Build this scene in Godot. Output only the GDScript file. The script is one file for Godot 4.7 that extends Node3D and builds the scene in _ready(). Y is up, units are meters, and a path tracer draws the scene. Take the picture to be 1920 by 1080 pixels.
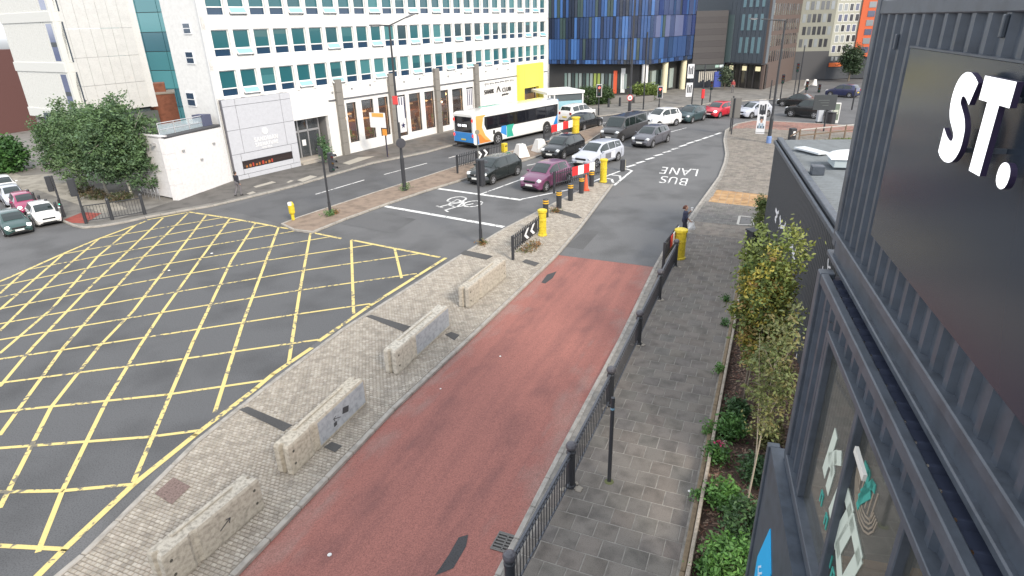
extends Node3D
# A street junction seen from a camera mast: setting first, then objects, small details last.

const CAM_H := 9.8
const FOV_V := 50.0
const PITCH := 23.3
const ROLL := -1.5
const KB := 0.10            # height of the pavements above the road

var focal := 540.0 / tan(deg_to_rad(FOV_V / 2.0))
var axis_right := Vector3.RIGHT
var axis_up := Vector3.UP
var axis_fwd := Vector3.FORWARD
var counts := {}
var mats := {}
var texs := {}
var meshes := {}
var rng := RandomNumberGenerator.new()

# ------------------------------------------------------------------ mesh builder
class MB:
	var v := PackedVector3Array()
	var n := PackedVector3Array()
	var c := PackedColorArray()
	var uv := PackedVector2Array()
	var col := Color(1, 1, 1)
	var colored := false
	func tri(a: Vector3, b: Vector3, d: Vector3) -> void:      # counter-clockwise seen from outside
		var m := (b - a).cross(d - a).normalized()
		v.append(a); v.append(d); v.append(b)
		n.append(m); n.append(m); n.append(m)
		if colored:
			c.append(col); c.append(col); c.append(col)
	func tri_n(a: Vector3, b: Vector3, d: Vector3, na: Vector3, nb: Vector3, nd: Vector3) -> void:
		v.append(a); v.append(d); v.append(b)
		n.append(na); n.append(nd); n.append(nb)
		if colored:
			c.append(col); c.append(col); c.append(col)
	func quad(a: Vector3, b: Vector3, d: Vector3, e: Vector3) -> void:
		var m := (d - a).cross(e - b).normalized()
		v.append(a); v.append(d); v.append(b); v.append(a); v.append(e); v.append(d)
		for i in 6: n.append(m)
		if colored:
			for i in 6: c.append(col)
	func quad_uv(a: Vector3, b: Vector3, d: Vector3, e: Vector3) -> void:   # whole texture, a = lower left
		quad(a, b, d, e)
		for t in [Vector2(0, 1), Vector2(1, 0), Vector2(1, 1), Vector2(0, 1), Vector2(0, 0), Vector2(1, 0)]: uv.append(t)
	func box(ct: Vector3, s: Vector3, b := Basis.IDENTITY) -> void:
		var x := b.x * s.x * 0.5
		var y := b.y * s.y * 0.5
		var z := b.z * s.z * 0.5
		quad(ct - x - y + z, ct + x - y + z, ct + x + y + z, ct - x + y + z)
		quad(ct + x - y - z, ct - x - y - z, ct - x + y - z, ct + x + y - z)
		quad(ct + x - y + z, ct + x - y - z, ct + x + y - z, ct + x + y + z)
		quad(ct - x - y - z, ct - x - y + z, ct - x + y + z, ct - x + y - z)
		quad(ct - x + y + z, ct + x + y + z, ct + x + y - z, ct - x + y - z)
		quad(ct - x - y - z, ct + x - y - z, ct + x - y + z, ct - x - y + z)
	func bbox(ct: Vector3, s: Vector3, r: float, b := Basis.IDENTITY) -> void:   # box with chamfered edges
		var h := s * 0.5
		var i := Vector3(max(h.x - r, 0.0), max(h.y - r, 0.0), max(h.z - r, 0.0))
		var p := func(x: float, y: float, z: float) -> Vector3: return ct + b.x * x + b.y * y + b.z * z
		for g in [1.0, -1.0]:
			var f: float = g
			quad_o(p.call(h.x * f, -i.y, -i.z), p.call(h.x * f, i.y, -i.z), p.call(h.x * f, i.y, i.z), p.call(h.x * f, -i.y, i.z), ct)
			quad_o(p.call(-i.x, h.y * f, -i.z), p.call(i.x, h.y * f, -i.z), p.call(i.x, h.y * f, i.z), p.call(-i.x, h.y * f, i.z), ct)
			quad_o(p.call(-i.x, -i.y, h.z * f), p.call(i.x, -i.y, h.z * f), p.call(i.x, i.y, h.z * f), p.call(-i.x, i.y, h.z * f), ct)
			for g2 in [1.0, -1.0]:
				var k: float = g2
				quad_o(p.call(h.x * f, i.y * k, -i.z), p.call(h.x * f, i.y * k, i.z), p.call(i.x * f, h.y * k, i.z), p.call(i.x * f, h.y * k, -i.z), ct)
				quad_o(p.call(h.x * f, -i.y, i.z * k), p.call(h.x * f, i.y, i.z * k), p.call(i.x * f, i.y, h.z * k), p.call(i.x * f, -i.y, h.z * k), ct)
				quad_o(p.call(-i.x, h.y * f, i.z * k), p.call(i.x, h.y * f, i.z * k), p.call(i.x, i.y * f, h.z * k), p.call(-i.x, i.y * f, h.z * k), ct)
				for g3 in [1.0, -1.0]:
					var l: float = g3
					tri_o(p.call(h.x * f, i.y * k, i.z * l), p.call(i.x * f, h.y * k, i.z * l), p.call(i.x * f, i.y * k, h.z * l), ct)
	func quad_o(a: Vector3, b: Vector3, d: Vector3, e: Vector3, away: Vector3) -> void:
		if (d - a).cross(e - b).dot((a + d) * 0.5 - away) >= 0.0: quad(a, b, d, e)
		else: quad(a, e, d, b)
	func tri_o(a: Vector3, b: Vector3, d: Vector3, away: Vector3) -> void:
		if (b - a).cross(d - a).dot((a + b + d) / 3.0 - away) >= 0.0: tri(a, b, d)
		else: tri(a, d, b)
	func tube(a: Vector3, b: Vector3, r0: float, r1: float, seg := 8, caps := true) -> void:
		var d := (b - a).normalized()
		var s := d.cross(Vector3.UP if absf(d.y) < 0.9 else Vector3.RIGHT).normalized()
		var t := s.cross(d)
		for i in seg:
			var a0 := TAU * i / seg
			var a1 := TAU * (i + 1) / seg
			var e0 := s * cos(a0) + t * sin(a0)
			var e1 := s * cos(a1) + t * sin(a1)
			tri_n(a + e0 * r0, b + e1 * r1, a + e1 * r0, e0, e1, e1)
			tri_n(a + e0 * r0, b + e0 * r1, b + e1 * r1, e0, e0, e1)
			if caps:
				tri(b, b + e1 * r1, b + e0 * r1)
				tri(a, a + e0 * r0, a + e1 * r0)
	func path(pts: Array, r: float, seg := 8) -> void:
		for i in pts.size() - 1: tube(pts[i], pts[i + 1], r, r, seg)
	func lathe(o: Vector3, prof: Array, seg := 12, ax := Vector3.UP) -> void:    # prof: [radius, height along ax]
		var s := ax.cross(Vector3.FORWARD if absf(ax.z) < 0.9 else Vector3.RIGHT).normalized()
		var t := ax.cross(s)
		for k in prof.size() - 1:
			var r0: float = prof[k][0]
			var h0: float = prof[k][1]
			var r1: float = prof[k + 1][0]
			var h1: float = prof[k + 1][1]
			var sl := Vector2(h1 - h0, r0 - r1).normalized()
			for i in seg:
				var a0 := TAU * i / seg
				var a1 := TAU * (i + 1) / seg
				var e0 := s * cos(a0) + t * sin(a0)
				var e1 := s * cos(a1) + t * sin(a1)
				var n0 := e0 * sl.x + ax * sl.y
				var n1 := e1 * sl.x + ax * sl.y
				var p00 := o + e0 * r0 + ax * h0
				var p10 := o + e1 * r0 + ax * h0
				var p01 := o + e0 * r1 + ax * h1
				var p11 := o + e1 * r1 + ax * h1
				if r0 > 0.0001: tri_n(p00, p10, p11, n0, n1, n1)
				if r1 > 0.0001: tri_n(p00, p11, p01, n0, n1, n0)
	func grid(rows: Array, smooth := true) -> void:             # rows of points; outside = (along row) x (to next row)
		var nr := rows.size()
		var nc: int = rows[0].size()
		if not smooth:
			for i in nr - 1:
				for j in nc - 1: quad(rows[i][j], rows[i][j + 1], rows[i + 1][j + 1], rows[i + 1][j])
			return
		var nn := []
		for i in nr:
			var r := PackedVector3Array()
			for j in nc:
				var du: Vector3 = rows[i][mini(j + 1, nc - 1)] - rows[i][maxi(j - 1, 0)]
				var dv: Vector3 = rows[mini(i + 1, nr - 1)][j] - rows[maxi(i - 1, 0)][j]
				var m := du.cross(dv)
				r.append(m.normalized() if m.length_squared() > 1e-14 else Vector3.UP)
			nn.append(r)
		for i in nr - 1:
			for j in nc - 1:
				tri_n(rows[i][j], rows[i][j + 1], rows[i + 1][j + 1], nn[i][j], nn[i][j + 1], nn[i + 1][j + 1])
				tri_n(rows[i][j], rows[i + 1][j + 1], rows[i + 1][j], nn[i][j], nn[i + 1][j + 1], nn[i + 1][j])
	func flat(poly: PackedVector2Array, y: float) -> void:      # polygon in x, z, facing up
		var t := Geometry2D.triangulate_polygon(poly)
		for i in range(0, t.size(), 3):
			var a := Vector3(poly[t[i]].x, y, poly[t[i]].y)
			var b := Vector3(poly[t[i + 1]].x, y, poly[t[i + 1]].y)
			var d := Vector3(poly[t[i + 2]].x, y, poly[t[i + 2]].y)
			if (b - a).cross(d - a).y > 0.0: tri(a, b, d)
			else: tri(a, d, b)
	func extrude(poly: PackedVector2Array, o: Vector3, ex: Vector3, ey: Vector3, ez: Vector3, depth: float) -> void:
		# polygon in the plane ex, ey at o, pulled along ez by depth
		var t := Geometry2D.triangulate_polygon(poly)
		var mid := Vector3.ZERO
		for q in poly: mid += o + ex * q.x + ey * q.y
		mid = mid / poly.size() + ez * depth * 0.5
		for f in [0.0, depth]:
			var w := ez * float(f)
			for i in range(0, t.size(), 3):
				var a := o + ex * poly[t[i]].x + ey * poly[t[i]].y + w
				var b := o + ex * poly[t[i + 1]].x + ey * poly[t[i + 1]].y + w
				var d := o + ex * poly[t[i + 2]].x + ey * poly[t[i + 2]].y + w
				var dirz := ez * (1.0 if (float(f) > 0.0) == (depth > 0.0) and float(f) != 0.0 else -1.0) * signf(depth)
				if (b - a).cross(d - a).dot(dirz) >= 0.0: tri(a, b, d)
				else: tri(a, d, b)
		var cw := Geometry2D.is_polygon_clockwise(poly)
		for i in poly.size():
			var p := poly[i]
			var q := poly[(i + 1) % poly.size()]
			var a := o + ex * p.x + ey * p.y
			var b := o + ex * q.x + ey * q.y
			var e := q - p
			var out2 := Vector2(e.y, -e.x) if not cw else Vector2(-e.y, e.x)
			var outv := ex * out2.x + ey * out2.y
			if (b - a).cross(ez * depth).dot(outv) >= 0.0: quad(a, b, b + ez * depth, a + ez * depth)
			else: quad(b, a, a + ez * depth, b + ez * depth)
	func add(o: MB, x := Transform3D.IDENTITY) -> void:
		for i in o.v.size():
			v.append(x * o.v[i]); n.append((x.basis * o.n[i]).normalized())
			if colored: c.append(col)
	func mesh(m: Material, off := Transform3D.IDENTITY) -> ArrayMesh:
		var a := []
		a.resize(Mesh.ARRAY_MAX)
		if off != Transform3D.IDENTITY:
			var vv := PackedVector3Array()
			var nn := PackedVector3Array()
			vv.resize(v.size()); nn.resize(v.size())
			for i in v.size():
				vv[i] = off * v[i]; nn[i] = (off.basis * n[i]).normalized()
			a[Mesh.ARRAY_VERTEX] = vv; a[Mesh.ARRAY_NORMAL] = nn
		else:
			a[Mesh.ARRAY_VERTEX] = v; a[Mesh.ARRAY_NORMAL] = n
		if colored: a[Mesh.ARRAY_COLOR] = c
		if uv.size() == v.size() and uv.size() > 0: a[Mesh.ARRAY_TEX_UV] = uv
		var r := ArrayMesh.new()
		if v.size() == 0: return r
		r.add_surface_from_arrays(Mesh.PRIMITIVE_TRIANGLES, a)
		r.surface_set_material(0, m)
		return r

# ------------------------------------------------------------------ scene helpers
func numbered(parent: Node, called: String) -> String:
	var key := str(parent.get_instance_id()) + called
	var k: int = counts.get(key, 0)
	counts[key] = k + 1
	return called if k == 0 else "%s_%03d" % [called, k]

func thing(called: String, label: String, category: String, at := Vector3.ZERO, turn := 0.0, group := "") -> Node3D:
	var o := Node3D.new()
	o.name = numbered(self, called)
	add_child(o)
	o.position = at
	o.rotation.y = turn
	o.set_meta("label", label)
	o.set_meta("category", category)
	if group != "": o.set_meta("group", group)
	return o

func part(parent: Node3D, called: String, mb: MB, m: Material, world := false) -> MeshInstance3D:
	var o := MeshInstance3D.new()
	o.name = numbered(parent, called)
	var x := Transform3D.IDENTITY
	if world:
		var p: Node = parent
		while p is Node3D and p != self:
			x = (p as Node3D).transform * x
			p = p.get_parent()
		x = x.affine_inverse()
	o.mesh = mb.mesh(m, x)
	parent.add_child(o)
	return o

func shared(parent: Node3D, called: String, m: Mesh, x: Transform3D) -> MeshInstance3D:
	var o := MeshInstance3D.new()
	o.name = numbered(parent, called)
	o.mesh = m
	o.transform = x
	parent.add_child(o)
	return o

func struct(called: String, mb: MB, m: Material) -> MeshInstance3D:
	var o := part(self, called, mb, m)
	o.set_meta("kind", "structure")
	return o

func copy(src: Node3D, at: Vector3, turn: float, label := "") -> Node3D:
	var o: Node3D = src.duplicate()
	o.name = numbered(self, String(src.name).rstrip("0123456789").trim_suffix("_"))
	add_child(o)
	o.position = at
	o.rotation.y = turn
	if label != "": o.set_meta("label", label)
	return o

# picture position (1920 x 1080) -> point at height h
func ray(px: float, py: float) -> Vector3:
	return (axis_fwd + axis_right * ((px - 960.0) / focal) - axis_up * ((py - 540.0) / focal))
func G(px: float, py: float, h := 0.0) -> Vector3:
	var d := ray(px, py)
	return Vector3(0, CAM_H, 0) + d * ((h - CAM_H) / d.y)
func G2(px: float, py: float, h := 0.0) -> Vector2:
	var p := G(px, py, h)
	return Vector2(p.x, p.z)
func height_at(foot: Vector3, px: float, py: float) -> float:   # height above y = 0 of a picture position straight above foot
	var d := ray(px, py)
	return CAM_H + d.y * (Vector2(foot.x, foot.z).length() / Vector2(d.x, d.z).length())
func on_plane(px: float, py: float, o: Vector3, nrm: Vector3) -> Vector3:
	var d := ray(px, py)
	var e := Vector3(0, CAM_H, 0)
	return e + d * ((o - e).dot(nrm) / d.dot(nrm))
func gp(list: Array, h := 0.0) -> PackedVector2Array:
	var r := PackedVector2Array()
	for q in list: r.append(G2(q[0], q[1], h))
	return r
func v3(p: Vector2, y: float) -> Vector3:
	return Vector3(p.x, y, p.y)
func heading(a: Vector3, b: Vector3) -> float:     # turn about y that takes +x to a -> b
	return atan2(-(b.z - a.z), b.x - a.x)
func turned(a: float) -> Basis:
	return Basis(Vector3.UP, a)

# ------------------------------------------------------------------ materials
func tex(key: String, seed_: int, freq: float, lo: float, hi: float, size := 512, oct := 4, power := 1.0, mode := 0) -> ImageTexture:
	if texs.has(key): return texs[key]
	var f := FastNoiseLite.new()
	f.seed = seed_
	f.frequency = freq
	f.noise_type = FastNoiseLite.TYPE_SIMPLEX_SMOOTH if mode != 1 else FastNoiseLite.TYPE_VALUE
	if mode == 2: f.noise_type = FastNoiseLite.TYPE_CELLULAR
	f.fractal_octaves = oct
	var im := f.get_seamless_image(size, size)
	im.convert(Image.FORMAT_L8)
	var data := im.get_data()
	var lut := PackedByteArray()
	lut.resize(256)
	for i in 256:
		var t := pow(clampf(i / 255.0, 0, 1), power)
		var lin := lo + (hi - lo) * t
		lut[i] = int(clampf(Color(lin, lin, lin).linear_to_srgb().r, 0, 1) * 255.0)
	for i in data.size(): data[i] = lut[data[i]]
	var out := Image.create_from_data(size, size, false, Image.FORMAT_L8, data)
	out.convert(Image.FORMAT_RGB8)
	texs[key] = ImageTexture.create_from_image(out)
	return texs[key]

func mat(key: String, base := Color(0.5, 0.5, 0.5), rough := 0.8, metal := 0.0) -> StandardMaterial3D:
	# base is the linear reflectance of the stuff
	if mats.has(key): return mats[key]
	var m := StandardMaterial3D.new()
	m.albedo_color = base.linear_to_srgb()
	m.roughness = rough
	m.metallic = metal
	mats[key] = m
	return m

func textured(key: String, base: Color, rough: float, t1: ImageTexture, s1: float, t2: ImageTexture = null, s2 := 0.1, bump := 0.0) -> StandardMaterial3D:
	if mats.has(key): return mats[key]
	var m := mat(key, base, rough)
	m.albedo_texture = t1
	m.uv1_triplanar = true
	m.uv1_world_triplanar = true
	m.uv1_scale = Vector3.ONE * s1
	if t2 != null:
		m.detail_enabled = true
		m.detail_albedo = t2
		m.detail_blend_mode = BaseMaterial3D.BLEND_MODE_MUL
		m.detail_uv_layer = BaseMaterial3D.DETAIL_UV_2
		m.uv2_triplanar = true
		m.uv2_world_triplanar = true
		m.uv2_scale = Vector3.ONE * s2
	if bump > 0.0:
		m.heightmap_enabled = true
		m.heightmap_texture = t1
		m.heightmap_scale = bump
	return m

func gloss(key: String, base: Color, rough := 0.3, coat := 1.0) -> StandardMaterial3D:
	if mats.has(key): return mats[key]
	var m := mat(key, base, rough)
	m.clearcoat_enabled = true
	m.clearcoat = coat
	m.clearcoat_roughness = 0.05
	return m

func glow(key: String, base: Color, energy: float) -> StandardMaterial3D:
	if mats.has(key): return mats[key]
	var m := mat(key, base, 0.4)
	m.emission_enabled = true
	m.emission = base.linear_to_srgb()
	m.emission_energy_multiplier = energy
	return m

func pane(key: String, base: Color, alpha: float, rough := 0.03) -> StandardMaterial3D:
	if mats.has(key): return mats[key]
	var m := mat(key, base, rough)
	m.transparency = BaseMaterial3D.TRANSPARENCY_ALPHA
	m.albedo_color.a = alpha
	return m

func lettering(text: String, height: float, depth: float, bold := true, embolden := 0.0) -> MB:
	# letters centred on the origin in x and y, facing +z
	var mb := MB.new()
	var t := TextMesh.new()
	var f := SystemFont.new()
	f.font_names = PackedStringArray(["Droid Sans"])
	if bold: f.font_weight = 700
	t.font = f
	if embolden > 0.0:
		var fv := FontVariation.new()
		fv.base_font = f
		fv.variation_embolden = embolden
		t.font = fv
	t.text = text
	t.font_size = 64
	t.pixel_size = 0.01
	t.depth = 0.1
	t.curve_step = 3.0
	var a := t.get_mesh_arrays() if t.get_surface_count() == 0 else t.surface_get_arrays(0)
	var allv := PackedVector3Array()
	for s in t.get_surface_count():
		var q := t.surface_get_arrays(s)
		var vs: PackedVector3Array = q[Mesh.ARRAY_VERTEX]
		var idx = q[Mesh.ARRAY_INDEX]
		if idx != null and idx.size() > 0:
			for i in idx: allv.append(vs[i])
		else:
			allv.append_array(vs)
	if allv.size() == 0 and a.size() > 0:
		var vs: PackedVector3Array = a[Mesh.ARRAY_VERTEX]
		var idx = a[Mesh.ARRAY_INDEX]
		if idx != null and idx.size() > 0:
			for i in idx: allv.append(vs[i])
		else: allv.append_array(vs)
	if allv.size() == 0: return mb
	var lo := allv[0]
	var hi := allv[0]
	for p in allv:
		lo = lo.min(p); hi = hi.max(p)
	var k := height / (hi.y - lo.y)
	var md := (lo + hi) * 0.5
	for i in range(0, allv.size(), 3):
		var w := []
		for j in 3:
			var p := (allv[i + j] - md) * k
			p.z = depth * (0.5 if p.z > 0.0 else -0.5)
			w.append(p)
		mb.tri(w[0], w[2], w[1])
	return mb

# ================================================================== scene
func _ready() -> void:
	rng.seed = 11
	var pr := deg_to_rad(PITCH)
	var rr := deg_to_rad(ROLL)
	var up0 := Vector3(0, cos(pr), -sin(pr))
	axis_fwd = Vector3(0, -sin(pr), -cos(pr))
	axis_right = Vector3(cos(rr), 0, 0) + up0 * sin(rr)
	axis_up = Vector3(-sin(rr), 0, 0) + up0 * cos(rr)
	var cam := Camera3D.new()
	cam.name = "camera"
	cam.fov = FOV_V
	cam.near = 0.05
	cam.far = 900.0
	cam.transform = Transform3D(Basis(axis_right, axis_up, -axis_fwd), Vector3(0, CAM_H, 0))
	add_child(cam)
	cam.current = true
	var env := Environment.new()
	env.background_mode = Environment.BG_SKY
	var sky := Sky.new()
	var sm := ProceduralSkyMaterial.new()
	sm.sky_top_color = Color(0.75, 0.775, 0.81)
	sm.sky_horizon_color = Color(0.90, 0.91, 0.93)
	sm.ground_bottom_color = Color(0.25, 0.25, 0.25)
	sm.ground_horizon_color = Color(0.6, 0.61, 0.62)
	sm.sky_curve = 0.25
	sm.energy_multiplier = 1.0
	sky.sky_material = sm
	env.sky = sky
	env.tonemap_mode = Environment.TONE_MAPPER_LINEAR
	env.tonemap_exposure = 2.45
	env.sdfgi_enabled = true
	env.ssao_enabled = true
	env.ssil_enabled = true
	var we := WorldEnvironment.new()
	we.name = "world_environment"
	we.environment = env
	add_child(we)
	var sun := DirectionalLight3D.new()
	sun.name = "sun"
	sun.light_energy = 0.5
	sun.light_color = Color(1.0, 0.96, 0.9)
	sun.light_angular_distance = 14.0
	sun.shadow_enabled = true
	add_child(sun)
	sun.look_at_from_position(Vector3(30, 42, 26), Vector3(-4, 0, -30), Vector3.UP)
	make_ground()
	make_markings()
	make_hotel()
	make_left_side()
	make_far_buildings()
	make_containers()
	make_furniture()
	make_far_furniture()
	make_vehicles()
	make_planting()
	make_people()

# ------------------------------------------------------------------ ground
func asphalt(key: String, base: Color, patch_seed: int) -> StandardMaterial3D:
	var m := textured(key, base, 0.9, tex("grain", 3, 0.22, 0.45, 1.5, 1024, 3), 0.10, tex("patch%d" % patch_seed, patch_seed, 0.012, 0.64, 1.30, 512, 5), 0.045, 0.35)
	return m

func inside(poly: PackedVector2Array, q: PackedVector2Array) -> bool:
	for p in q:
		if not Geometry2D.is_point_in_polygon(p, poly): return false
	return true

func tiles(poly: PackedVector2Array, dir: Vector2, along: float, across: float, gap: float, bond: float) -> Array:
	# rows run across dir; returns convex-ish polygons clipped to poly, nearest the camera first
	var d := dir.normalized()
	var e := Vector2(-d.y, d.x)
	var lo := Vector2(1e9, 1e9)
	var hi := Vector2(-1e9, -1e9)
	for p in poly:
		var q := Vector2(p.dot(d), p.dot(e))
		lo = lo.min(q); hi = hi.max(q)
	var r := []
	var i0 := int(floor(lo.x / along))
	var i1 := int(ceil(hi.x / along))
	for i in range(i0, i1):
		var shift := across * bond * (i & 1)
		var j0 := int(floor((lo.y - shift) / across))
		var j1 := int(ceil((hi.y - shift) / across))
		for j in range(j0, j1):
			var a := i * along + gap * 0.5
			var b := (i + 1) * along - gap * 0.5
			var s := j * across + shift + gap * 0.5
			var t := (j + 1) * across + shift - gap * 0.5
			var q := PackedVector2Array([d * a + e * s, d * b + e * s, d * b + e * t, d * a + e * t])
			if inside(poly, q): r.append(q)
			else:
				for c in Geometry2D.intersect_polygons(q, poly):
					if c.size() >= 3 and not Geometry2D.is_polygon_clockwise(c) or c.size() >= 3:
						var ar := 0.0
						for k in c.size(): ar += c[k].cross(c[(k + 1) % c.size()])
						if absf(ar) > 0.15 * along * across: r.append(c)
	r.sort_custom(func(p, q): return p[0].length_squared() < q[0].length_squared())
	return r

func tile_shape(mb: MB, q: PackedVector2Array, y: float, bevel: float, deep: float) -> void:
	var ct := Vector2.ZERO
	for p in q: ct += p
	ct /= q.size()
	var top := PackedVector2Array()
	for p in q: top.append(p + (ct - p).normalized() * bevel * 1.4)
	var ref := Vector3(ct.x, y - 1.0, ct.y)
	for i in q.size():
		var j := (i + 1) % q.size()
		mb.tri_o(v3(ct, y), v3(top[i], y), v3(top[j], y), ref)
		mb.quad_o(v3(top[i], y), v3(top[j], y), v3(q[j], y - bevel), v3(q[i], y - bevel), ref)
		mb.quad_o(v3(q[i], y - bevel), v3(q[j], y - bevel), v3(q[j], y - deep), v3(q[i], y - deep), v3(ct, y - deep))

func pave(owner: Node3D, called: String, list: Array, y: float, m: Material, tones: Array, singles: int, bevel: float, deep: float, rough: float) -> void:
	# the nearest pieces one by one, the rest joined
	var rest := MB.new()
	rest.colored = true
	for i in list.size():
		var t: Color = tones[rng.randi() % tones.size()]
		var k := rng.randf_range(0.94, 1.06)
		var col := Color(t.r * k, t.g * k, t.b * k)
		var yy := y + rng.randf_range(-rough, rough)
		if i < singles:
			var mb := MB.new()
			mb.colored = true
			mb.col = col
			tile_shape(mb, list[i], yy, bevel, deep)
			part(owner, called, mb, m)
		else:
			rest.col = col
			tile_shape(rest, list[i], yy, bevel, deep)
	if rest.v.size() > 0:
		var o := part(owner, called + "_field", rest, m)
		o.set_meta("kind", "stuff")

func kerb(owner: Node3D, pts: PackedVector2Array, inward: float, m: Material, singles := true, w := 0.14) -> void:
	# stones along a line; inward is the side (left +1, right -1) on which the pavement lies
	var rest := MB.new()
	for i in pts.size() - 1:
		var a := pts[i]
		var b := pts[i + 1]
		var l := a.distance_to(b)
		var n := maxi(1, int(round(l / 0.92)))
		var d := (b - a) / l
		var e := Vector2(d.y, -d.x) * inward
		for k in n:
			var c := a + d * (l * (k + 0.5) / n) + e * w * 0.5
			var bs := Basis(Vector3(d.x, 0, d.y), Vector3.UP, Vector3(-d.y, 0, d.x))
			var mb := MB.new()
			mb.bbox(v3(c, 0.052 + rng.randf_range(-0.003, 0.003)), Vector3(l / n - 0.012, 0.112, w), 0.018, bs)
			if singles and c.length() < 45.0: part(owner, "kerb_stone", mb, m)
			else: rest.add(mb)
	if rest.v.size() > 0:
		var o := part(owner, "kerb_run", rest, m)
		o.set_meta("kind", "stuff")

func make_ground() -> void:
	var mb := MB.new()
	mb.flat(PackedVector2Array([Vector2(-420, 60), Vector2(420, 60), Vector2(420, -520), Vector2(-420, -520)]), 0.0)
	struct("ground", mb, asphalt("asphalt", Color(0.134, 0.133, 0.135), 21))
	# darker junction surface under the yellow box and lighter bus lane surface
	mb = MB.new()
	mb.flat(gp([[-40, 1100], [60, 1090], [365, 816], [598, 638], [836, 490], [823, 482], [586, 436], [355, 396], [278, 411], [185, 446], [50, 505], [-40, 545]]), 0.004)
	struct("junction_road", mb, asphalt("asphalt_junction", Color(0.106, 0.107, 0.111), 22))
	mb = MB.new()
	mb.flat(gp([[1045, 478], [1090, 425], [1152, 346], [1186, 320], [1350, 249], [1357, 262], [1362, 290], [1350, 330], [1310, 385], [1246, 470], [1232, 502]]), 0.004)
	struct("bus_lane_road", mb, asphalt("asphalt_lane", Color(0.142, 0.141, 0.142), 23))
	mb = MB.new()
	mb.flat(gp([[420, 392], [526, 420], [800, 332], [1000, 270], [1128, 236], [1290, 206], [1290, 198], [1123, 219], [1060, 229], [860, 271], [700, 307], [550, 352]]), 0.004)
	struct("hotel_road", mb, asphalt("asphalt_hotel", Color(0.112, 0.112, 0.116), 24))

	mb = MB.new()
	mb.flat(gp([[1060, 463], [1098, 431], [1124, 434], [1093, 468]]), 0.008)
	struct("road_repair", mb, asphalt("asphalt_repair", Color(0.108, 0.106, 0.106), 22))
	mb = MB.new()
	mb.flat(gp([[640, 420], [700, 398], [780, 411], [735, 437]]), 0.008)
	struct("road_repair", mb, asphalt("asphalt_repair2", Color(0.118, 0.117, 0.119), 23))
	# red bus lane, lengthwise texture of worn red surfacing
	var fn := FastNoiseLite.new()
	fn.seed = 5
	fn.frequency = 0.02
	fn.fractal_octaves = 4
	var im := Image.create(384, 1024, false, Image.FORMAT_RGB8)
	for y in 1024:
		for x in 384:
			var u := x / 384.0
			var g := rng.randf_range(0.68, 1.32)
			var streak := fn.get_noise_2d(x * 1.6, y * 0.12)
			var blot := fn.get_noise_2d(x * 0.5 + 500.0, y * 0.35)
			var track := exp(-pow((u - 0.27) / 0.10, 2)) + exp(-pow((u - 0.69) / 0.11, 2))
			var worn := clampf(track * (0.55 + 0.9 * blot) + streak * 0.5, 0, 1)
			var dust := clampf((absf(u - 0.5) - 0.37) * 6.0 + 1.3 * blot + 0.8 * streak, 0, 1)
			var c := Color(0.30, 0.120, 0.097).lerp(Color(0.215, 0.090, 0.077), worn).lerp(Color(0.28, 0.180, 0.155), dust * 0.55)
			im.set_pixel(x, y, Color(c.r * g, c.g * g, c.b * g).linear_to_srgb())
	var red := mat("red_surfacing", Color(1, 1, 1), 0.9)
	red.albedo_texture = ImageTexture.create_from_image(im)
	mb = MB.new()
	var le := [[400, 1122], [440, 1080], [740, 767], [880, 636], [1045, 478]]
	var re := [[918, 1122], [939, 1080], [1108, 750], [1168, 634], [1231, 501]]
	var acc := 0.0
	for i in 4:
		var a := G(le[i][0], le[i][1], 0.004)
		var b := G(re[i][0], re[i][1], 0.004)
		var c := G(re[i + 1][0], re[i + 1][1], 0.004)
		var d := G(le[i + 1][0], le[i + 1][1], 0.004)
		mb.quad(a, b, c, d)
		var nx := acc + a.distance_to(d) / 14.0
		for t in [Vector2(0, acc), Vector2(1, nx), Vector2(1, acc), Vector2(0, acc), Vector2(0, nx), Vector2(1, nx)]: mb.uv.append(t)
		acc = nx
	struct("red_bus_lane", mb, red)
	# tar patches on the red lane and trench lines across the setts
	mb = MB.new()
	for q in [[[1015, 530], [1026, 515], [1044, 509], [1036, 522], [1022, 532]], [[842, 1040], [860, 1008], [878, 1003], [874, 1025], [850, 1066], [815, 1080]]]:
		mb.flat(gp(q), 0.009)
	struct("tar_patch", mb, asphalt("tar", Color(0.058, 0.056, 0.058), 22))

	var kerb_m := textured("kerb_granite", Color(0.40, 0.37, 0.33), 0.85, tex("grain", 3, 0.22, 0.45, 1.5, 1024, 3), 0.6, tex("blotch", 41, 0.02, 0.6, 1.25, 512, 5), 0.25, 0.2)
	var speck := tex("stone", 51, 0.08, 0.62, 1.32, 512, 4)
	var blotch := tex("blotch", 41, 0.02, 0.6, 1.25, 512, 5)

	# island of granite setts
	var il := [[60, 1112], [150, 1038], [365, 826], [490, 728], [640, 616], [836, 493], [945, 427], [1040, 379], [1118, 341]]
	var ir := [[1150, 345], [1090, 425], [1045, 478], [880, 636], [740, 766], [440, 1080], [395, 1125]]
	var pl := gp(il, KB)
	var prr := gp(ir, KB)
	var isl := PackedVector2Array(pl)
	isl.append_array(prr)
	mb = MB.new()
	mb.flat(isl, 0.078)
	var island := struct("sett_island", mb, textured("sett_joint", Color(0.24, 0.21, 0.175), 0.95, speck, 1.2, blotch, 0.3))
	kerb(island, pl, -1.0, kerb_m)
	kerb(island, prr, -1.0, kerb_m)
	var inner := Geometry2D.offset_polygon(isl, -0.16)
	var sm := textured("sett", Color(0.95, 0.95, 0.95), 0.85, speck, 1.7, blotch, 0.22, 0.25)
	sm.vertex_color_use_as_albedo = true
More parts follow.
